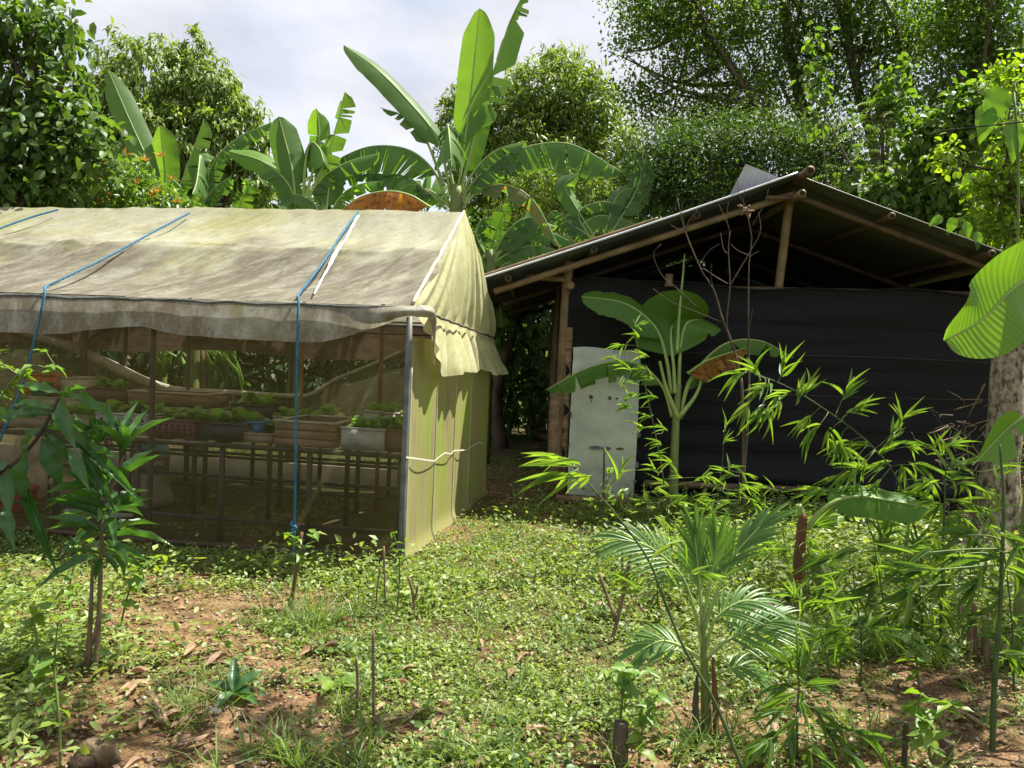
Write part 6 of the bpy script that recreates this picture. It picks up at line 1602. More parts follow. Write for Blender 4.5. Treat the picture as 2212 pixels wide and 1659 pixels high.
for (a, b) in ((430, 318), (470, 340), (490, 355), (480, 372), (460, 350)):
    c = at(*zz(a, b), DD - 0.02)
    mb = MB()
    for k in range(6): mb.tube(np.array([c + r_.normal(size=3) * 0.008, c + r_.normal(size=3) * 0.022]), 0.008, 5)
    mb.build('seed_cluster', M['dryleaf'], ds)

# ---- bamboo
BL_COUNT = 0
def bamboo(label, culm, d, sprays, seed, r=0.006, leaves=BAMBOO_LEAVES, Ln=0.13, Wd=0.019, mat='culm', group='bamboo plants', base=None, fan=7):
    """sprays: (x,y,dx,dy,scale) fans of leaves around a point, pointing along dx,dy in the picture"""
    r_ = np.random.default_rng(seed)
    P = px(culm, d)
    b = np.asarray(base if base is not None else P[0], float)
    root = thing('bamboo_plant', b, label, 'bamboo', group)
    Q = bez(P, 40)
    rr = np.linspace(r, r * 0.35, 40) * (1 + 0.25 * (np.arange(40) % 5 == 0))
    MB().tube(Q, rr, 8).build('culm', M[mat], root)
    for (x, y, dx, dy, k) in sprays:
        dp = d + r_.uniform(-0.15, 0.15) if not isinstance(d, tuple) else d
        c = at(x, y, dp)
        i = np.argmin(np.linalg.norm(Q - c, axis=1))
        ax = CR * dx - CU * dy + CF * r_.uniform(-0.5, 0.4); ax = nrm(ax)
        if np.linalg.norm(Q[i] - c) > 0.02: MB().tube(bez([Q[i], (Q[i] + c) / 2 - ax * 0.01, c + ax * 0.04 * k], 6), [r * 0.4, r * 0.2], 5).build('twig', M['greenstem'], root)
        for j in range(fan):
            D = nrm(ax + r_.normal(size=3) * np.array([0.42, 0.42, 0.35]) - UZ * 0.10)
            L_ = 1.3 * Ln * k * r_.uniform(0.6, 1.25)
            place_leaf(root, leaves[r_.integers(3)], c + ax * r_.uniform(-0.03, 0.06) * k, D, UZ * 0.8 - CF * 0.7 + r_.normal(size=3) * 0.35, L_, 1.0 * Wd * k * r_.uniform(0.8, 1.2))
    return root
d_a = gp_depth(1440, 1250)
r_ = np.random.default_rng(17)
sp = []
for (x, y) in ((1375, 705), (1380, 730), (1350, 745), (1400, 770), (1330, 770), (1395, 800), (1360, 800), (1415, 820), (1340, 830), (1380, 850), (1420, 860), (1365, 880), (1410, 900), (1395, 925), (1440, 930), (1430, 960), (1400, 985), (1450, 1000), (1420, 1020), (1470, 1030), (1440, 1050), (1500, 1040), (1410, 1060), (1480, 1070), (1520, 1030), (1455, 1090), (1400, 1090)):
    s_ = -1 if r_.random() < 0.55 else 1
    sp.append((x, y, s_ * r_.uniform(0.5, 1.0), r_.uniform(-0.7, 0.25), 0.75))
bamboo('slender bamboo with light green sprays overlapping the metal door', [(1460, 1260), (1435, 1050), (1418, 950), (1395, 840), (1375, 740), (1368, 690)], d_a, sp, 1, 0.006, fan=6, base=gpos(1440, 1250))
bamboo('long thin dark culm slanting across the young palm', [(1605, 1665), (1545, 1520), (1478, 1400), (1440, 1310), (1398, 1205), (1325, 1105), (1285, 1060), (1240, 1010)], 2.9,
       [(1240, 1005, -1, 0.0, 1.0), (1225, 990, -1, -0.1, 0.9), (1265, 1030, -0.9, 0.3, 0.9), (1245, 1020, -1, 0.2, 1.0), (1330, 1040, 0.4, -1, 0.7), (1470, 1170, -0.8, 0.2, 0.7), (1440, 1230, 0.6, 0.4, 0.7), (1390, 1270, -0.9, 0.3, 0.8), (1490, 1240, 0.9, -0.1, 0.8)], 2, 0.0075, BAMBOO_LEAVES, 0.13, 0.019, fan=4)
d_b = gp_depth(1990, 1300)
sp = []
for (x, y, dx, dy) in ((1610, 805, -1, 0.1), (1640, 815, -0.4, -1), (1660, 830, -1, 0.3), (1690, 810, 0.1, -1), (1700, 850, -0.9, 0.4), (1680, 870, -1, 0.8), (1720, 870, 0.3, -0.9), (1750, 900, -0.8, 0.7), (1740, 850, 0.5, -0.9), (1770, 920, -0.9, 0.8), (1650, 880, -0.9, 0.9), (1620, 870, -0.6, 1.0), (1790, 930, 0.2, 1), (1820, 860, 0.6, -0.9), (1830, 890, 0.8, -0.3), (1810, 950, 0.4, 0.9), (1840, 950, -0.8, 0.5), (1870, 960, -1, 0.3), (1880, 990, -0.8, 0.7), (1900, 980, 0.5, -0.5), (1925, 940, 0.8, -0.8), (1945, 920, 0.2, -1), (1960, 960, 0.9, 0.2), (1920, 1000, -0.9, 0.4), (1860, 1010, -1, 0.2), (1830, 1020, -1, 0.5), (1950, 1010, 0.6, 0.9), (1900, 1040, -0.7, 0.8), (1970, 1000, 1, 0.3), (1990, 1030, 0.8, 0.6), (1850, 1050, -1, 0.4), (1780, 1060, -1, 0.1)):
    sp.append((x, y, dx, dy, 1.05))
bamboo('arching bamboo with many fans of leaves across the black wall', [(2000, 1330), (1985, 1180), (1940, 1040), (1880, 960), (1790, 890), (1700, 835), (1610, 800)], d_b, sp, 3, 0.008, base=gpos(1995, 1310), fan=7, Ln=0.15, Wd=0.021)
sp = [(x, y, dx, dy, 1.0) for (x, y, dx, dy) in ((2030, 980, -0.7, -0.7), (2040, 970, 0.9, -0.5), (2050, 1010, 0.9, -0.2), (2060, 1040, 1, 0.3), (2020, 1040, -0.9, 0.3), (2060, 1080, 1, 0.1), (2030, 1090, -0.8, 0.5), (2075, 1010, 0.8, -0.8), (2010, 1080, -0.9, -0.2), (2060, 1110, 0.9, 0.5))]
bamboo('upright bamboo close to the pale trunk', [(2030, 1420), (2035, 1250), (2040, 1100), (2045, 980), (2055, 930)], gp_depth(2035, 1400), sp, 4, 0.009, base=gpos(2035, 1400))
DL = gp_depth(2145, 1620)
sp = [(x, y, dx, dy, 1.05) for (x, y, dx, dy) in ((2170, 1415, 0.8, 0.8), (2165, 1410, 1, 0.1), (2130, 1210, -1, 0.3), (2150, 1190, 0.9, 0.2), (2120, 1250, -1, 0.6), (2100, 1150, -0.9, 0.4), (2170, 1160, 1, 0.4), (2060, 1240, -1, 0.2), (2020, 1230, -1, 0.15), (1980, 1260, -1, 0.5), (2180, 1230, 0.9, 0.7), (2070, 1190, -1, 0.6), (2000, 1190, -1, 0.3))]
bamboo('thick dark green bamboo culm rising at the lower corner', [(2143, 1640), (2148, 1480), (2160, 1320), (2165, 1200), (2168, 1090), (2160, 960)], DL, sp, 5, 0.013, BAMBOO_SHADED, 0.15, 0.021, fan=6, base=gpos(2143, 1640))
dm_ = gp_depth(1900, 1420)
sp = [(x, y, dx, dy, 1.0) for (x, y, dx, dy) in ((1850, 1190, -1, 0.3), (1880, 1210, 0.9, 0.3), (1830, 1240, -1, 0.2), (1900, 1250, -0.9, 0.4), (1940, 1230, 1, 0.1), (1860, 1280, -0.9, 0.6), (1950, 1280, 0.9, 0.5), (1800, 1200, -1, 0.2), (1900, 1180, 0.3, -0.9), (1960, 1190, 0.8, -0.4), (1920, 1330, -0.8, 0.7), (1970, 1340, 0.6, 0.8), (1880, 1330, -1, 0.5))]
bamboo('bushy bamboo with a mass of leaves before the cut banana stump', [(1935, 1480), (1925, 1380), (1905, 1280), (1890, 1180), (1870, 1120)], dm_, sp, 6, 0.007, BAMBOO_SHADED, 0.15, 0.02, fan=8, base=gpos(1935, 1470))
dq = gp_depth(1715, 1640)
sp = [(x, y, dx, dy, 1.0) for (x, y, dx, dy) in ((1725, 1465, 0.1, -1), (1730, 1440, 0.6, -0.9), (1715, 1450, -0.5, -0.9), (1700, 1480, -1, 0.0), (1750, 1480, 1, -0.1), (1720, 1500, -0.9, 0.5), (1740, 1520, 0.9, 0.4), (1690, 1530, -1, 0.3), (1760, 1560, 1, 0.3), (1720, 1560, -0.5, 0.9), (1680, 1580, -1, 0.4), (1790, 1590, 1, 0.4), (1740, 1600, 0.7, 0.6), (1650, 1600, -1, 0.3), (1820, 1620, 1, 0.5), (1850, 1580, 0.9, 0.2), (1700, 1620, -0.8, 0.6), (1760, 1630, 0.9, 0.6))]
bamboo('low dark bamboo clump at the lower edge right of the palm', [(1722, 1655), (1722, 1560), (1726, 1480), (1728, 1420)], dq, sp, 7, 0.007, BAMBOO_SHADED, 0.115, 0.019, fan=6, base=gpos(1722, 1655))
dq = gp_depth(1800, 1500)
sp = [(x, y, dx, dy, 0.9) for (x, y, dx, dy) in ((1715, 1290, -0.2, -1), (1725, 1330, 0.5, -0.9), (1700, 1360, -0.9, 0.5), (1760, 1360, 0.9, -0.3), (1790, 1300, 0.4, -1), (1780, 1400, 0.8, 0.3), (1745, 1400, -0.8, 0.3))]
bamboo('thin bamboo shoots with upright leaves behind the low clump', [(1805, 1540), (1790, 1440), (1770, 1360), (1740, 1290)], dq, sp, 8, 0.006, BAMBOO_LEAVES, 0.15, 0.02, fan=5, base=gpos(1805, 1520))
sp = [(x, y, dx, dy, 0.85) for (x, y, dx, dy) in ((1565, 930, 0.5, -1), (1560, 960, 0.7, -0.8), (1575, 1010, 1, 0.1), (1600, 1020, 1, 0.4), (1540, 1020, -0.8, 0.5), (1560, 1060, 0.8, 0.5), (1590, 1060, 0.9, 0.2), (1530, 1070, -0.9, 0.4))]
bamboo('small bamboo shoot in front of the bottom rail of the black wall', [(1545, 1180), (1550, 1080), (1560, 1000), (1565, 925)], gp_depth(1545, 1180), sp, 9, 0.006, fan=5, base=gpos(1545, 1180))

# the tangle of further shoots between the black wall and the yard edge
r_ = np.random.default_rng(303)
for i, (x0, y0_, x1, y1, n, deep, lab) in enumerate(((1560, 1250, 1600, 1010, 17, 0, 'thin bamboo behind the palm, before the dead shrub'), (1770, 1340, 1700, 1120, 12, 0, 'leaning bamboo beside the cut banana stump'), (2080, 1330, 2110, 1010, 17, 0, 'leafy bamboo in front of the dry vine tangle'),
        (1990, 1420, 1970, 1150, 17, 0, 'dense bamboo between arching one and pickets'), (2190, 1500, 2160, 1120, 16, 1, 'dark bamboo at the very edge of the picture'), (1860, 1480, 1840, 1220, 15, 0, 'slim bamboo with drooping fans over the gravel'), (1420, 1330, 1395, 1080, 10, 0, 'short bamboo shoot left of the palm'), (1690, 1250, 1680, 1060, 12, 0, 'low bright bamboo under the black wall'))):
    sp = []
    for k in range(n):
        t = r_.uniform(0.25, 1.05); s_ = r_.choice([-1, 1])
        sp.append((x0 + (x1 - x0) * t + s_ * r_.uniform(5, 55), y0_ + (y1 - y0_) * t + r_.uniform(-15, 25), s_ * r_.uniform(0.6, 1.0), r_.uniform(-0.7, 0.7), r_.uniform(0.75, 1.0)))
    bamboo(lab, [(x0, y0_), (x0 * 0.6 + x1 * 0.4 + 8, y0_ * 0.6 + y1 * 0.4), (x1, y1)], gp_depth(x0, y0_), sp, 40 + i, 0.006, BAMBOO_SHADED if deep else BAMBOO_LEAVES, 0.13, 0.018, fan=6, base=gpos(x0, y0_))

# ---- coconut seedling
g0 = gpos(1528, 1575); DP = depth_of(g0)
pm = thing('coconut_seedling', g0, 'young coconut palm with fanned pleated fronds in the yard', 'palm')
MB().tube(bez([g0 - UZ * 0.03, at(1524, 1500, DP), at(1520, 1400, DP), at(1518, 1330, DP)], 14), [0.026, 0.022, 0.016, 0.010], 10).build('sheath', M['pseudostem'], pm)
MB().tube(bez([g0 + np.array([0.03, -0.03, 0]), at(1545, 1520, DP - 0.04), at(1540, 1420, DP - 0.03)], 10), [0.012, 0.014, 0.006], 7).build('dry_sheath', M['stem_dry'], pm)
MB().tube(bez([g0 + np.array([-0.035, -0.02, 0]), at(1502, 1540, DP - 0.03), at(1506, 1460, DP - 0.02)], 8), [0.018, 0.016, 0.006], 7).build('dry_sheath', M['bark'], pm)
def frond(pts, n, Lf, fused, seed, nrmv=TOCAM, w=0.016):
    r_ = np.random.default_rng(seed)
    P = bez(px(pts, DP), 30); T = unit(np.gradient(P, axis=0))
    Nn = unit(np.asarray(nrmv)[None] - T * (T @ np.asarray(nrmv))[:, None]); S = np.cross(T, Nn)
    root = MB().tube(P, [0.010, 0.006, 0.003], 6).build('frond', M['midrib'], pm)
    for side in (1, -1):
        tipf = []
        for k in range(n):
            t = 0.42 + 0.56 * (k + 0.5) / n
            i = int(t * 29)
            sp_ = (0.95 - 0.75 * (k / n)) * (1 if not fused else 0.45)
            D = nrm(S[i] * side * math.sin(sp_) + T[i] * math.cos(sp_) + r_.normal(size=3) * 0.03)
            Ln = Lf * 0.95 * (0.6 + 0.5 * math.sin(math.pi * (0.2 + 0.65 * k / n)))
            G = np.zeros((7, 3, 3)); tt = np.linspace(0, 1, 7)
            ww = w * np.array([0.35, 0.85, 1, 1, 0.85, 0.5, 0.05]) * (0.58 if fused else 0.46)
            mid = P[i] + D * Ln * tt[:, None] - UZ * (Ln * 0.28 * tt ** 2)[:, None]
            lat = nrm(np.cross(D, Nn[i]))
            G[:, 0] = mid - lat * ww[:, None] + Nn[i] * (ww * 0.5)[:, None]; G[:, 1] = mid; G[:, 2] = mid + lat * ww[:, None] + Nn[i] * (ww * 0.5)[:, None]
            MB().grid(G, np.stack(np.meshgrid(tt, [0, 0.5, 1], indexing='ij'), -1)).build('leaflet', M['palm'], root)
frond([(1518, 1400), (1500, 1320), (1470, 1240), (1400, 1180), (1330, 1165)], 15, 0.22, False, 1, (0.3, -0.8, 0.6))
frond([(1518, 1360), (1512, 1280), (1505, 1200), (1500, 1150)], 11, 0.26, True, 2, (0.1, -1, 0.2), 0.013)
frond([(1520, 1360), (1545, 1290), (1580, 1210), (1620, 1160), (1660, 1120)], 12, 0.24, True, 3, (-0.4, -0.9, 0.3), 0.014)
frond([(1520, 1340), (1530, 1280), (1545, 1200), (1550, 1160)], 9, 0.24, True, 7, (-0.1, -1, 0.2), 0.012)
frond([(1520, 1430), (1560, 1390), (1620, 1360), (1680, 1335)], 13, 0.20, False, 4, (-0.1, -0.6, 0.9))
frond([(1518, 1430), (1480, 1400), (1430, 1385), (1385, 1405)], 12, 0.18, False, 5, (0.1, -0.6, 0.9))
frond([(1520, 1420), (1545, 1340), (1600, 1300), (1650, 1300)], 12, 0.18, False, 6, (-0.1, -0.5, 1.0))
frond([(1520, 1460), (1560, 1450), (1600, 1440), (1640, 1460)], 9, 0.15, False, 8, (-0.1, -0.5, 1.0))

# ---- stone, fallen twigs, fallen leaves
def stone(name, label, p, r, mat, seed, cat='stone'):
    u = np.linspace(0, 2 * math.pi, 25); v = np.linspace(0, math.pi, 13)
    U, V = np.meshgrid(u, v, indexing='ij')
    k = 1 + 0.7 * (fbm(np.cos(U) * np.sin(V) * 1.4 + 5 + seed, np.sin(U) * np.sin(V) * 1.4 + np.cos(V) * 1.3, seed, 3) - 0.5)
    G = np.stack([np.cos(U) * np.sin(V) * r[0] * k, np.sin(U) * np.sin(V) * r[1] * k, np.cos(V) * r[2] * k], -1) + p
    o = MB().grid(G, np.stack([U, V], -1)).build(name, mat)
    tag(o, label, cat)
mossy = mat_basic('mossy_stone', [(0.35, (0.08, 0.085, 0.02)), (0.52, (0.17, 0.12, 0.07)), (0.75, (0.22, 0.16, 0.10))], 16.0, 0.95, 0.8, 0.01)
stone('stone', 'rounded stone with green moss at the lower left', gpos(213, 1625) + UZ * 0.025, (0.085, 0.065, 0.07), mossy, 3)
stone('stone', 'dark clod of earth beside the mossy stone', gpos(175, 1650) + UZ * 0.02, (0.045, 0.04, 0.045), M['soil_dark'], 5)
stone('stone', 'small grey angular stone on bare soil', gpos(462, 1500 + 270 - 10 - 230) + UZ * 0.01, (0.03, 0.025, 0.018), mat_basic('grey_stone', [(0.3, (0.16, 0.15, 0.14)), (0.7, (0.3, 0.29, 0.27))], 9.0, 0.9, 0.4), 6)
def lying(label, a, b, r, mat='twig', bendv=0.02):
    A, B = gpos(*a) + UZ * (r + 0.012), gpos(*b) + UZ * (r + 0.012)
    m_ = (A + B) / 2 + np.array([0, bendv, 0.01])
    o = MB().tube(bez([A, m_, B], 12), [r, r * 0.7], 7).build('fallen_twig', M[mat])
    tag(o, label, 'twig', 'twigs lying on the ground')
lying('pale peeling twig lying near the mossy stone', (330, 1515), (362, 1570), 0.012)
lying('long twig on the gravel below the lone upright stick', (740, 1598), (880, 1555), 0.010)
lying('second twig crossing below the long one', (800, 1610), (900, 1590), 0.008)
lying('thin twig on the bare soil by the sapling', (420, 1425), (520, 1418), 0.005)
lying('brown twig in the middle of the bare soil patch', (370, 1480), (460, 1500), 0.008)
lying('short twig lying in the grass toward the palm', (1230, 1530), (1290, 1500), 0.007)
lying('dark log lying in the weeds behind the palm', (1640, 1330), (1790, 1340), 0.035, 'bark')
lying('stick lying on the gravel near the thick culm', (1900, 1620), (2010, 1600), 0.009)
lying('dry bamboo sheath on the gravel beside the thick culm', (2050, 1545), (2130, 1580), 0.014, 'bamboo')
# fallen mango sprig with green leaves
g0 = gpos(505, 1500)
ms = thing('fallen_sprig', g0, 'fallen sprig of dark green mango leaves on the soil', 'sprig')
for (dx, dy, up) in ((-0.2, 0.5, 0.9), (0.6, 0.4, 0.6), (0.9, -0.1, 0.15), (0.8, -0.5, 0.1), (-0.1, -0.7, 0.1), (-0.7, 0.2, 0.2)):
    place_leaf(ms, MANGO_LEAVES[1], g0 + UZ * 0.03, np.array([dx, dy, up]), UZ + np.array([0, -0.3, 0.2]), 0.16, 0.055)
g0 = gpos(720, 1480)
ms = thing('fallen_sprig', g0, 'fallen sprig of pale green mango leaves near the short stick', 'sprig')
for (dx, dy, up) in ((0.9, 0.4, 0.15), (0.9, 0.0, 0.1), (0.8, -0.3, 0.05), (-0.1, -0.8, 0.05), (-0.9, -0.1, 0.05)):
    place_leaf(ms, OVATE_LEAVES[0], g0 + UZ * 0.03, np.array([dx, dy, up]), UZ + np.array([0, -0.3, 0.2]), 0.17, 0.06)
# big dry leaves
DRY = []
for k in range(5):
    t = np.linspace(0, 1, 10); w = np.interp(t, np.linspace(0, 1, 8), LANCE); cu = (0.05, 0.10, 0.03, 0.14, 0.08)[k]; fo = (0.9, 0.5, 1.2, 0.7, 1.0)[k]
    G = np.zeros((10, 5, 3))
    for j, c in enumerate((-1, -0.5, 0, 0.5, 1)):
        G[:, j] = np.stack([t, w * c * 0.9, cu * np.sin(math.pi * t) + np.abs(c) * w * fo * 0.28 * (1 + 0.6 * np.sin(t * 5 + k)) + 0.02 * np.sin(t * 9 + c * 2 + k)], 1)
    me = MB().grid(G, np.zeros((10, 5, 2))).mesh('dry_leaf'); me.materials.append(M['dryleaf']); DRY.append(me)
ZONES = [(200, 1610, 'around the mossy stone'), (180, 1480, 'at the foot of the mango sapling'), (470, 1420, 'on the bare soil patch before the rope'), (500, 1530, 'about the dark fallen sprig'), (600, 1290, 'in the shade along the net house front'), (800, 1540, 'near the lone upright stick'), (960, 1580, 'on the grass by the long twig'), (1100, 1390, 'in the middle of the grass'), (1080, 1230, 'along the path beside the mossy net wall'), (1300, 1460, 'by the forked brown cuttings'), (1480, 1620, 'under the young palm'), (1800, 1480, 'on the gravel behind the low bamboo clump'), (2080, 1530, 'on the gravel by the thick culm'), (1150, 1630, 'at the lower edge left of the palm')]
spots = [(95, 1520), (110, 1540), (125, 1530), (280, 1450), (300, 1500), (310, 1530), (330, 1545), (425, 1400), (440, 1420), (470, 1395), (395, 1440), (500, 1430), (455, 1520), (470, 1540), (520, 1545), (560, 1560), (260, 1565), (70, 1590), (60, 1630), (200, 1580), (150, 1570), (640, 1390), (560, 1345), (600, 1330), (690, 1400), (750, 1410), (870, 1450), (890, 1480), (960, 1500), (985, 1545), (930, 1590), (940, 1560), (1000, 1600), (900, 1630), (860, 1610), (1060, 1480), (1040, 1400), (1100, 1350), (1120, 1440), (1150, 1420), (1200, 1380), (1080, 1290), (1170, 1300), (1010, 1270), (1230, 1460), (1180, 1590), (1140, 1640), (1060, 1640), (1290, 1600), (1340, 1420), (1400, 1600), (1460, 1620), (1500, 1640), (1560, 1640), (1640, 1600), (1480, 1600), (1680, 1480), (1750, 1460), (1820, 1490), (1880, 1480), (1930, 1500), (2000, 1560), (2060, 1560), (2100, 1500), (2150, 1550), (2190, 1560), (2080, 1450), (1960, 1440), (560, 1270), (480, 1265), (700, 1300), (770, 1350), (420, 1310), (350, 1270), (1110, 1220), (1050, 1200), (1010, 1130)]
r_ = np.random.default_rng(91)
for (cx, cy, sx_, sy_, n_) in ((300, 1550, 170, 60, 26), (450, 1450, 120, 40, 12), (950, 1560, 160, 60, 8), (1950, 1550, 160, 50, 10), (1500, 1610, 100, 40, 4)):
    spots += [(float(np.clip(r_.normal(cx, sx_), 20, 2190)), float(np.clip(r_.normal(cy, sy_), 1300, 1655))) for _ in range(n_)]
for i, (x, y) in enumerate(spots):
    p = gpos(x + r_.uniform(-8, 8), y + r_.uniform(-6, 6)) + UZ * 0.022
    az = r_.uniform(0, 6.28); Ln = r_.uniform(0.05, 0.15)
    o = place_leaf(None, DRY[r_.integers(5)], p, np.array([math.cos(az), math.sin(az), r_.uniform(-0.05, 0.12)]), UZ + r_.normal(size=3) * 0.16, Ln, Ln * r_.uniform(0.22, 0.36), 'fallen_leaf')
    zone_ = min(ZONES, key=lambda z_: (z_[0] - x) ** 2 + (2.0 * (z_[1] - y)) ** 2)[2]
    tag(o, 'brown dry leaf fallen ' + zone_, 'dry leaf', 'dry leaves fallen ' + zone_)
# ================================================================ ground cover (nobody could count it)
rg = np.random.default_rng(123)
def inside_building(x, y):
    q = np.stack([x - GC[0], y - GC[1]], 1); s = q @ GU[:2]; v = q @ GV[:2]
    a = (s > -0.06) & (v > 0.0) & (v < GW + 0.1)
    q2 = np.stack([x - SP[0], y - SP[1]], 1); sx_ = q2 @ SX[:2]; sy_ = q2 @ SY[:2]
    b = (sx_ > 0.0) & (sx_ < SHW) & (sy_ > -0.05)
    return a | b
def scatter(n, x0, x1, y0, y1, near=1.6):
    """more of it close to the camera"""
    u = rg.random(n); y = y0 + (y1 - y0) * u ** near
    x = x0 + (x1 - x0) * rg.random(n)
    k = np.abs(x - 0.1 * y) < 0.78 * y + 0.8
    x, y = x[k], y[k]
    k = ~inside_building(x, y)
    return x[k], y[k]
def cover(name, label, x, y, per, Ln, Wd, up, mat, tmpl, spread=0.04, rise=0.03, lv=0.4, hvar=None):
    n = len(x)
    P = np.repeat(np.stack([x, y, gz(x, y)], 1), per, 0)
    m = len(P)
    hs = np.repeat(rg.uniform(0.5, 1.3, n) if hvar is None else hvar, per)
    P = P + rg.normal(size=(m, 3)) * np.array([spread, spread, 0]) + UZ * (np.abs(rg.normal(size=m)) * rise * hs)[:, None]
    D = rg.normal(size=(m, 3)); D[:, 2] = up + 0.25 * rg.normal(size=m)
    Nn = UZ + rg.normal(size=(m, 3)) * 0.5
    L_ = Ln * (1 + lv * (rg.random(m) * 2 - 1)) * hs
    far = (P[:, 1] > 4.6) if tmpl is T_LEAF else np.zeros(m, bool)    # simpler leaves where they are tiny
    VV, FF, UU, n0 = [], [], [], 0
    for msk, tp in ((~far, tmpl), (far, T_DIA)):
        if not msk.any(): continue
        V_, F_, U_ = leaf_arrays(P[msk], D[msk], Nn[msk], L_[msk], (L_ * Wd / Ln)[msk] * (1.15 if tp is T_DIA else 1), tp)
        VV.append(V_); FF += [f + n0 for f in F_]; UU.append(U_); n0 += len(V_)
    o = obj(name, mesh_np(name, np.concatenate(VV), FF, np.concatenate(UU)), M[mat])
    tag(o, label, 'ground cover', None, 'stuff')
    return o
x, y = scatter(80000, -4.5, 7.5, 2.4, 12.0, 1.7)
k = rg.random(len(x)) > bare_at(x, y) * 1.25 - 0.05
x, y = x[k], y[k]; k = rg.random(len(x)) < 0.35 + 1.1 * fbm(x * 1.1 + 3, y * 1.1, 88, 3) ** 1.5; x, y = x[k], y[k]
cover('weeds', 'low green creeping weeds covering most of the yard', x, y, 7, 0.022, 0.0115, 0.5, 'weed', T_LEAF, 0.030, 0.022, 0.4, 0.45 + 1.3 * fbm(x * 2.1 + 9, y * 2.1, 89, 3) ** 1.3 + 0.3 * rg.random(len(x)))
x, y = scatter(16000, -4.5, 7.5, 2.4, 12.0, 1.6)
k = (rg.random(len(x)) > bare_at(x, y) * 1.1) & (fbm(x * 1.3 + 40, y * 1.3, 97, 3) > 0.53); x, y = x[k], y[k]
cover('clover_weeds', 'darker round leaved weeds growing in patches', x, y, 8, 0.03, 0.021, 0.55, 'weed_dark', T_LEAF, 0.035, 0.03)
x, y = scatter(9000, -4.5, 7.5, 2.4, 12.0, 1.6)
k = (rg.random(len(x)) > bare_at(x, y) + 0.1) & (fbm(x * 1.7, y * 1.7, 71, 3) > 0.52)
cover('grass', 'tufts of short grass among the weeds', x[k], y[k], 9, 0.07, 0.004, 0.9, 'grass', T_BLADE, 0.02, 0.004)
# taller weeds: before the shed, by the net house wall and at the near corner
def zone(px_, py_, rx, ry, n):
    g = ground(px_, py_)
    x = g[0] + rg.normal(size=n) * rx; y = g[1] + rg.normal(size=n) * ry
    k = ~inside_building(x, y) & (y > 2.2)
    return x[k], y[k]
X, Y = [], []
for (a, b, rx, ry, n) in ((1440, 1125, 0.5, 0.25, 150), (1650, 1130, 0.9, 0.4, 620), (1900, 1170, 0.9, 0.5, 650), (2080, 1230, 0.7, 0.6, 560), (1470, 1115, 0.25, 0.15, 90), (1820, 1280, 0.6, 0.4, 260), (1950, 1330, 0.5, 0.35, 220), (1560, 1200, 0.6, 0.4, 240), (1380, 1240, 0.35, 0.3, 120), (40, 1330, 0.40, 0.45, 130), (0, 1450, 0.25, 0.4, 110), (80, 1420, 0.3, 0.3, 50), (10, 1600, 0.15, 0.2, 40), (740, 1245, 0.25, 0.08, 22), (880, 1290, 0.3, 0.15, 18), (480, 1240, 0.8, 0.08, 22), (1120, 1080, 0.3, 0.8, 40)):
    x, y = zone(a, b, rx, ry, n); X.append(x); Y.append(y)
X = np.concatenate(X); Y = np.concatenate(Y)
cover('tall_weeds', 'knee high leafy weeds along the shed and at the yard edges', X, Y, 16, 0.048, 0.022, 0.35, 'weed', T_LEAF, 0.055, 0.10, 0.4)
X, Y = [], []
for (a, b, rx, ry, n) in ((700, 1640, 0.22, 0.08, 16), (1150, 1640, 0.5, 0.12, 14), (390, 1530, 0.12, 0.08, 12), (600, 1345, 0.15, 0.06, 14), (690, 1330, 0.15, 0.08, 14), (1000, 1500, 0.7, 0.3, 16), (1250, 1520, 0.4, 0.3, 10), (1850, 1400, 0.3, 0.2, 60), (2050, 1640, 0.5, 0.15, 16), (860, 1380, 0.4, 0.2, 8)):
    x, y = zone(a, b, rx, ry, n); X.append(x); Y.append(y)
cover('grass_tufts', 'longer grass tufts standing out of the weeds', np.concatenate(X), np.concatenate(Y), 22, 0.17, 0.005, 1.0, 'grass', T_BLADE, 0.02, 0.004)
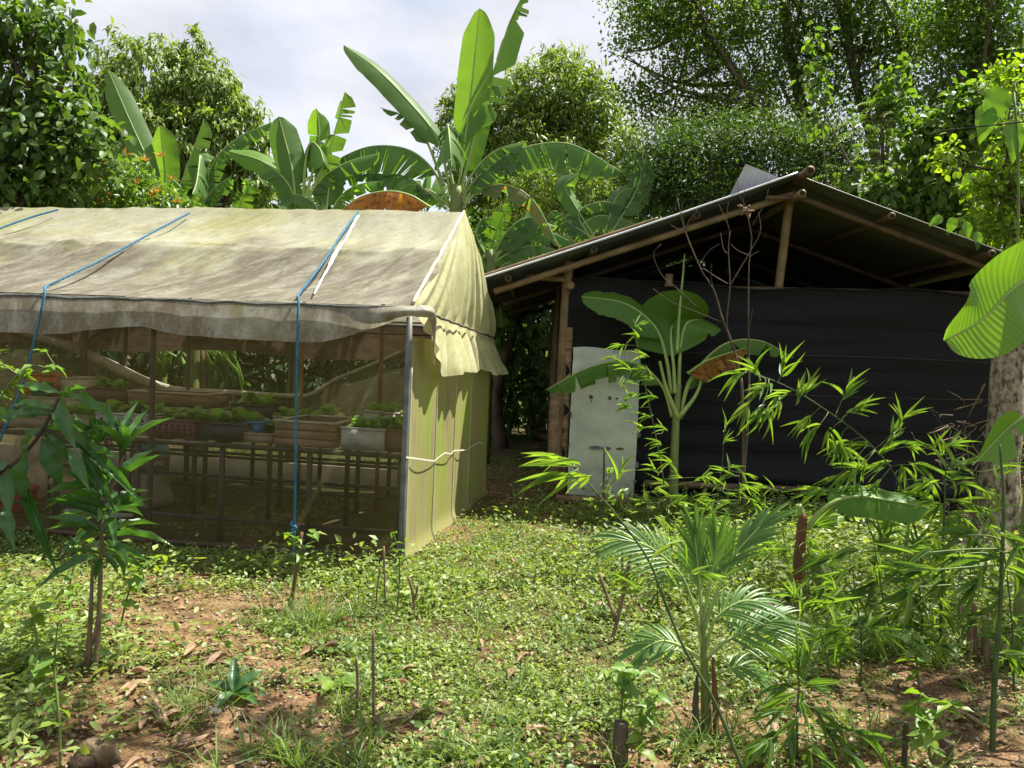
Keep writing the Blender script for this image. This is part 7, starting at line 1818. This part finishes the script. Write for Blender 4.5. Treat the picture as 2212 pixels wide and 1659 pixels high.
# gravel and leaf litter
x, y = scatter(38000, -3.6, 4.5, 2.3, 7.0, 1.5)
k = rg.random(len(x)) < np.clip(bare_at(x, y) * 1.2 - 0.05, 0.04, 1)
x, y = x[k], y[k]; n = len(x)
ico = np.array([[1, 0, 0], [-0.9, 0.1, 0], [0, 1, 0.1], [0, -1, 0], [0.1, 0, 0.75], [0, 0, -0.6]]); fi = [[0, 2, 4], [2, 1, 4], [1, 3, 4], [3, 0, 4], [2, 0, 5], [1, 2, 5], [3, 1, 5], [0, 3, 5]]
sz = 0.0035 + 0.014 * rg.random(n) ** 4
az = rg.random(n) * 6.28
V = ico[None] * sz[:, None, None] * (0.75 + 0.5 * rg.random((n, 6, 1)))
Vx = V[..., 0] * np.cos(az)[:, None] - V[..., 1] * np.sin(az)[:, None]; Vy = V[..., 0] * np.sin(az)[:, None] + V[..., 1] * np.cos(az)[:, None]
V = np.stack([Vx + x[:, None], Vy + y[:, None], V[..., 2] + (gz(x, y) + 0.006)[:, None]], -1).reshape(-1, 3)
F = (np.array(fi)[None] + (np.arange(n) * 6)[:, None, None]).reshape(-1, 3)
gm, nt, out = new_mat('gravel')
geo = nt.nodes.new('ShaderNodeNewGeometry')
c = ramp(nt, geo.outputs['Random Per Island'], [(0.0, (0.11, 0.075, 0.045)), (0.5, (0.22, 0.145, 0.08)), (0.85, (0.32, 0.245, 0.165)), (1.0, (0.34, 0.32, 0.29))])
pb = N(nt, 'ShaderNodeBsdfPrincipled', Roughness=0.85); nt.links.new(c, pb.inputs['Base Color']); nt.links.new(pb.outputs[0], out.inputs['Surface'])
o = obj('gravel', mesh_np('gravel', V, [F], None, False), gm); tag(o, 'loose gravel and pebbles on the bare soil', 'gravel', None, 'stuff')
x, y = scatter(3800, -4, 6, 2.4, 11.0, 1.5)
k = rg.random(len(x)) < 0.25 + 0.6 * bare_at(x, y); x, y = x[k], y[k]; n = len(x)
P = np.stack([x, y, gz(x, y) + 0.014 + 0.012 * rg.random(n)], 1)
D = rg.normal(size=(n, 3)) * np.array([1, 1, 0.15]); Nn = UZ + rg.normal(size=(n, 3)) * 0.45
L_ = rg.uniform(0.025, 0.085, n)
o = obj('leaf_litter', leaf_mesh('leaf_litter', P, D, Nn, L_, L_ * 0.42, T_LEAF), M['dryleaf']); tag(o, 'small bits of dry leaf litter scattered over the yard', 'leaf litter', None, 'stuff')
# moss and weeds on the floor inside the net house
n = 2500
s = rg.uniform(0.05, 5, n); v = rg.uniform(0.5, GW - 0.1, n)
Pw = np.array([gh(a, b, 0) for a, b in zip(s, v)]); kk = fbm(s * 1.5, v * 1.5, 13, 2) > 0.48
cover('floor_weeds', 'tiny weeds on the floor of the net house', Pw[kk, 0], Pw[kk, 1], 6, 0.02, 0.011, 0.4, 'weed', T_LEAF, 0.03, 0.012)
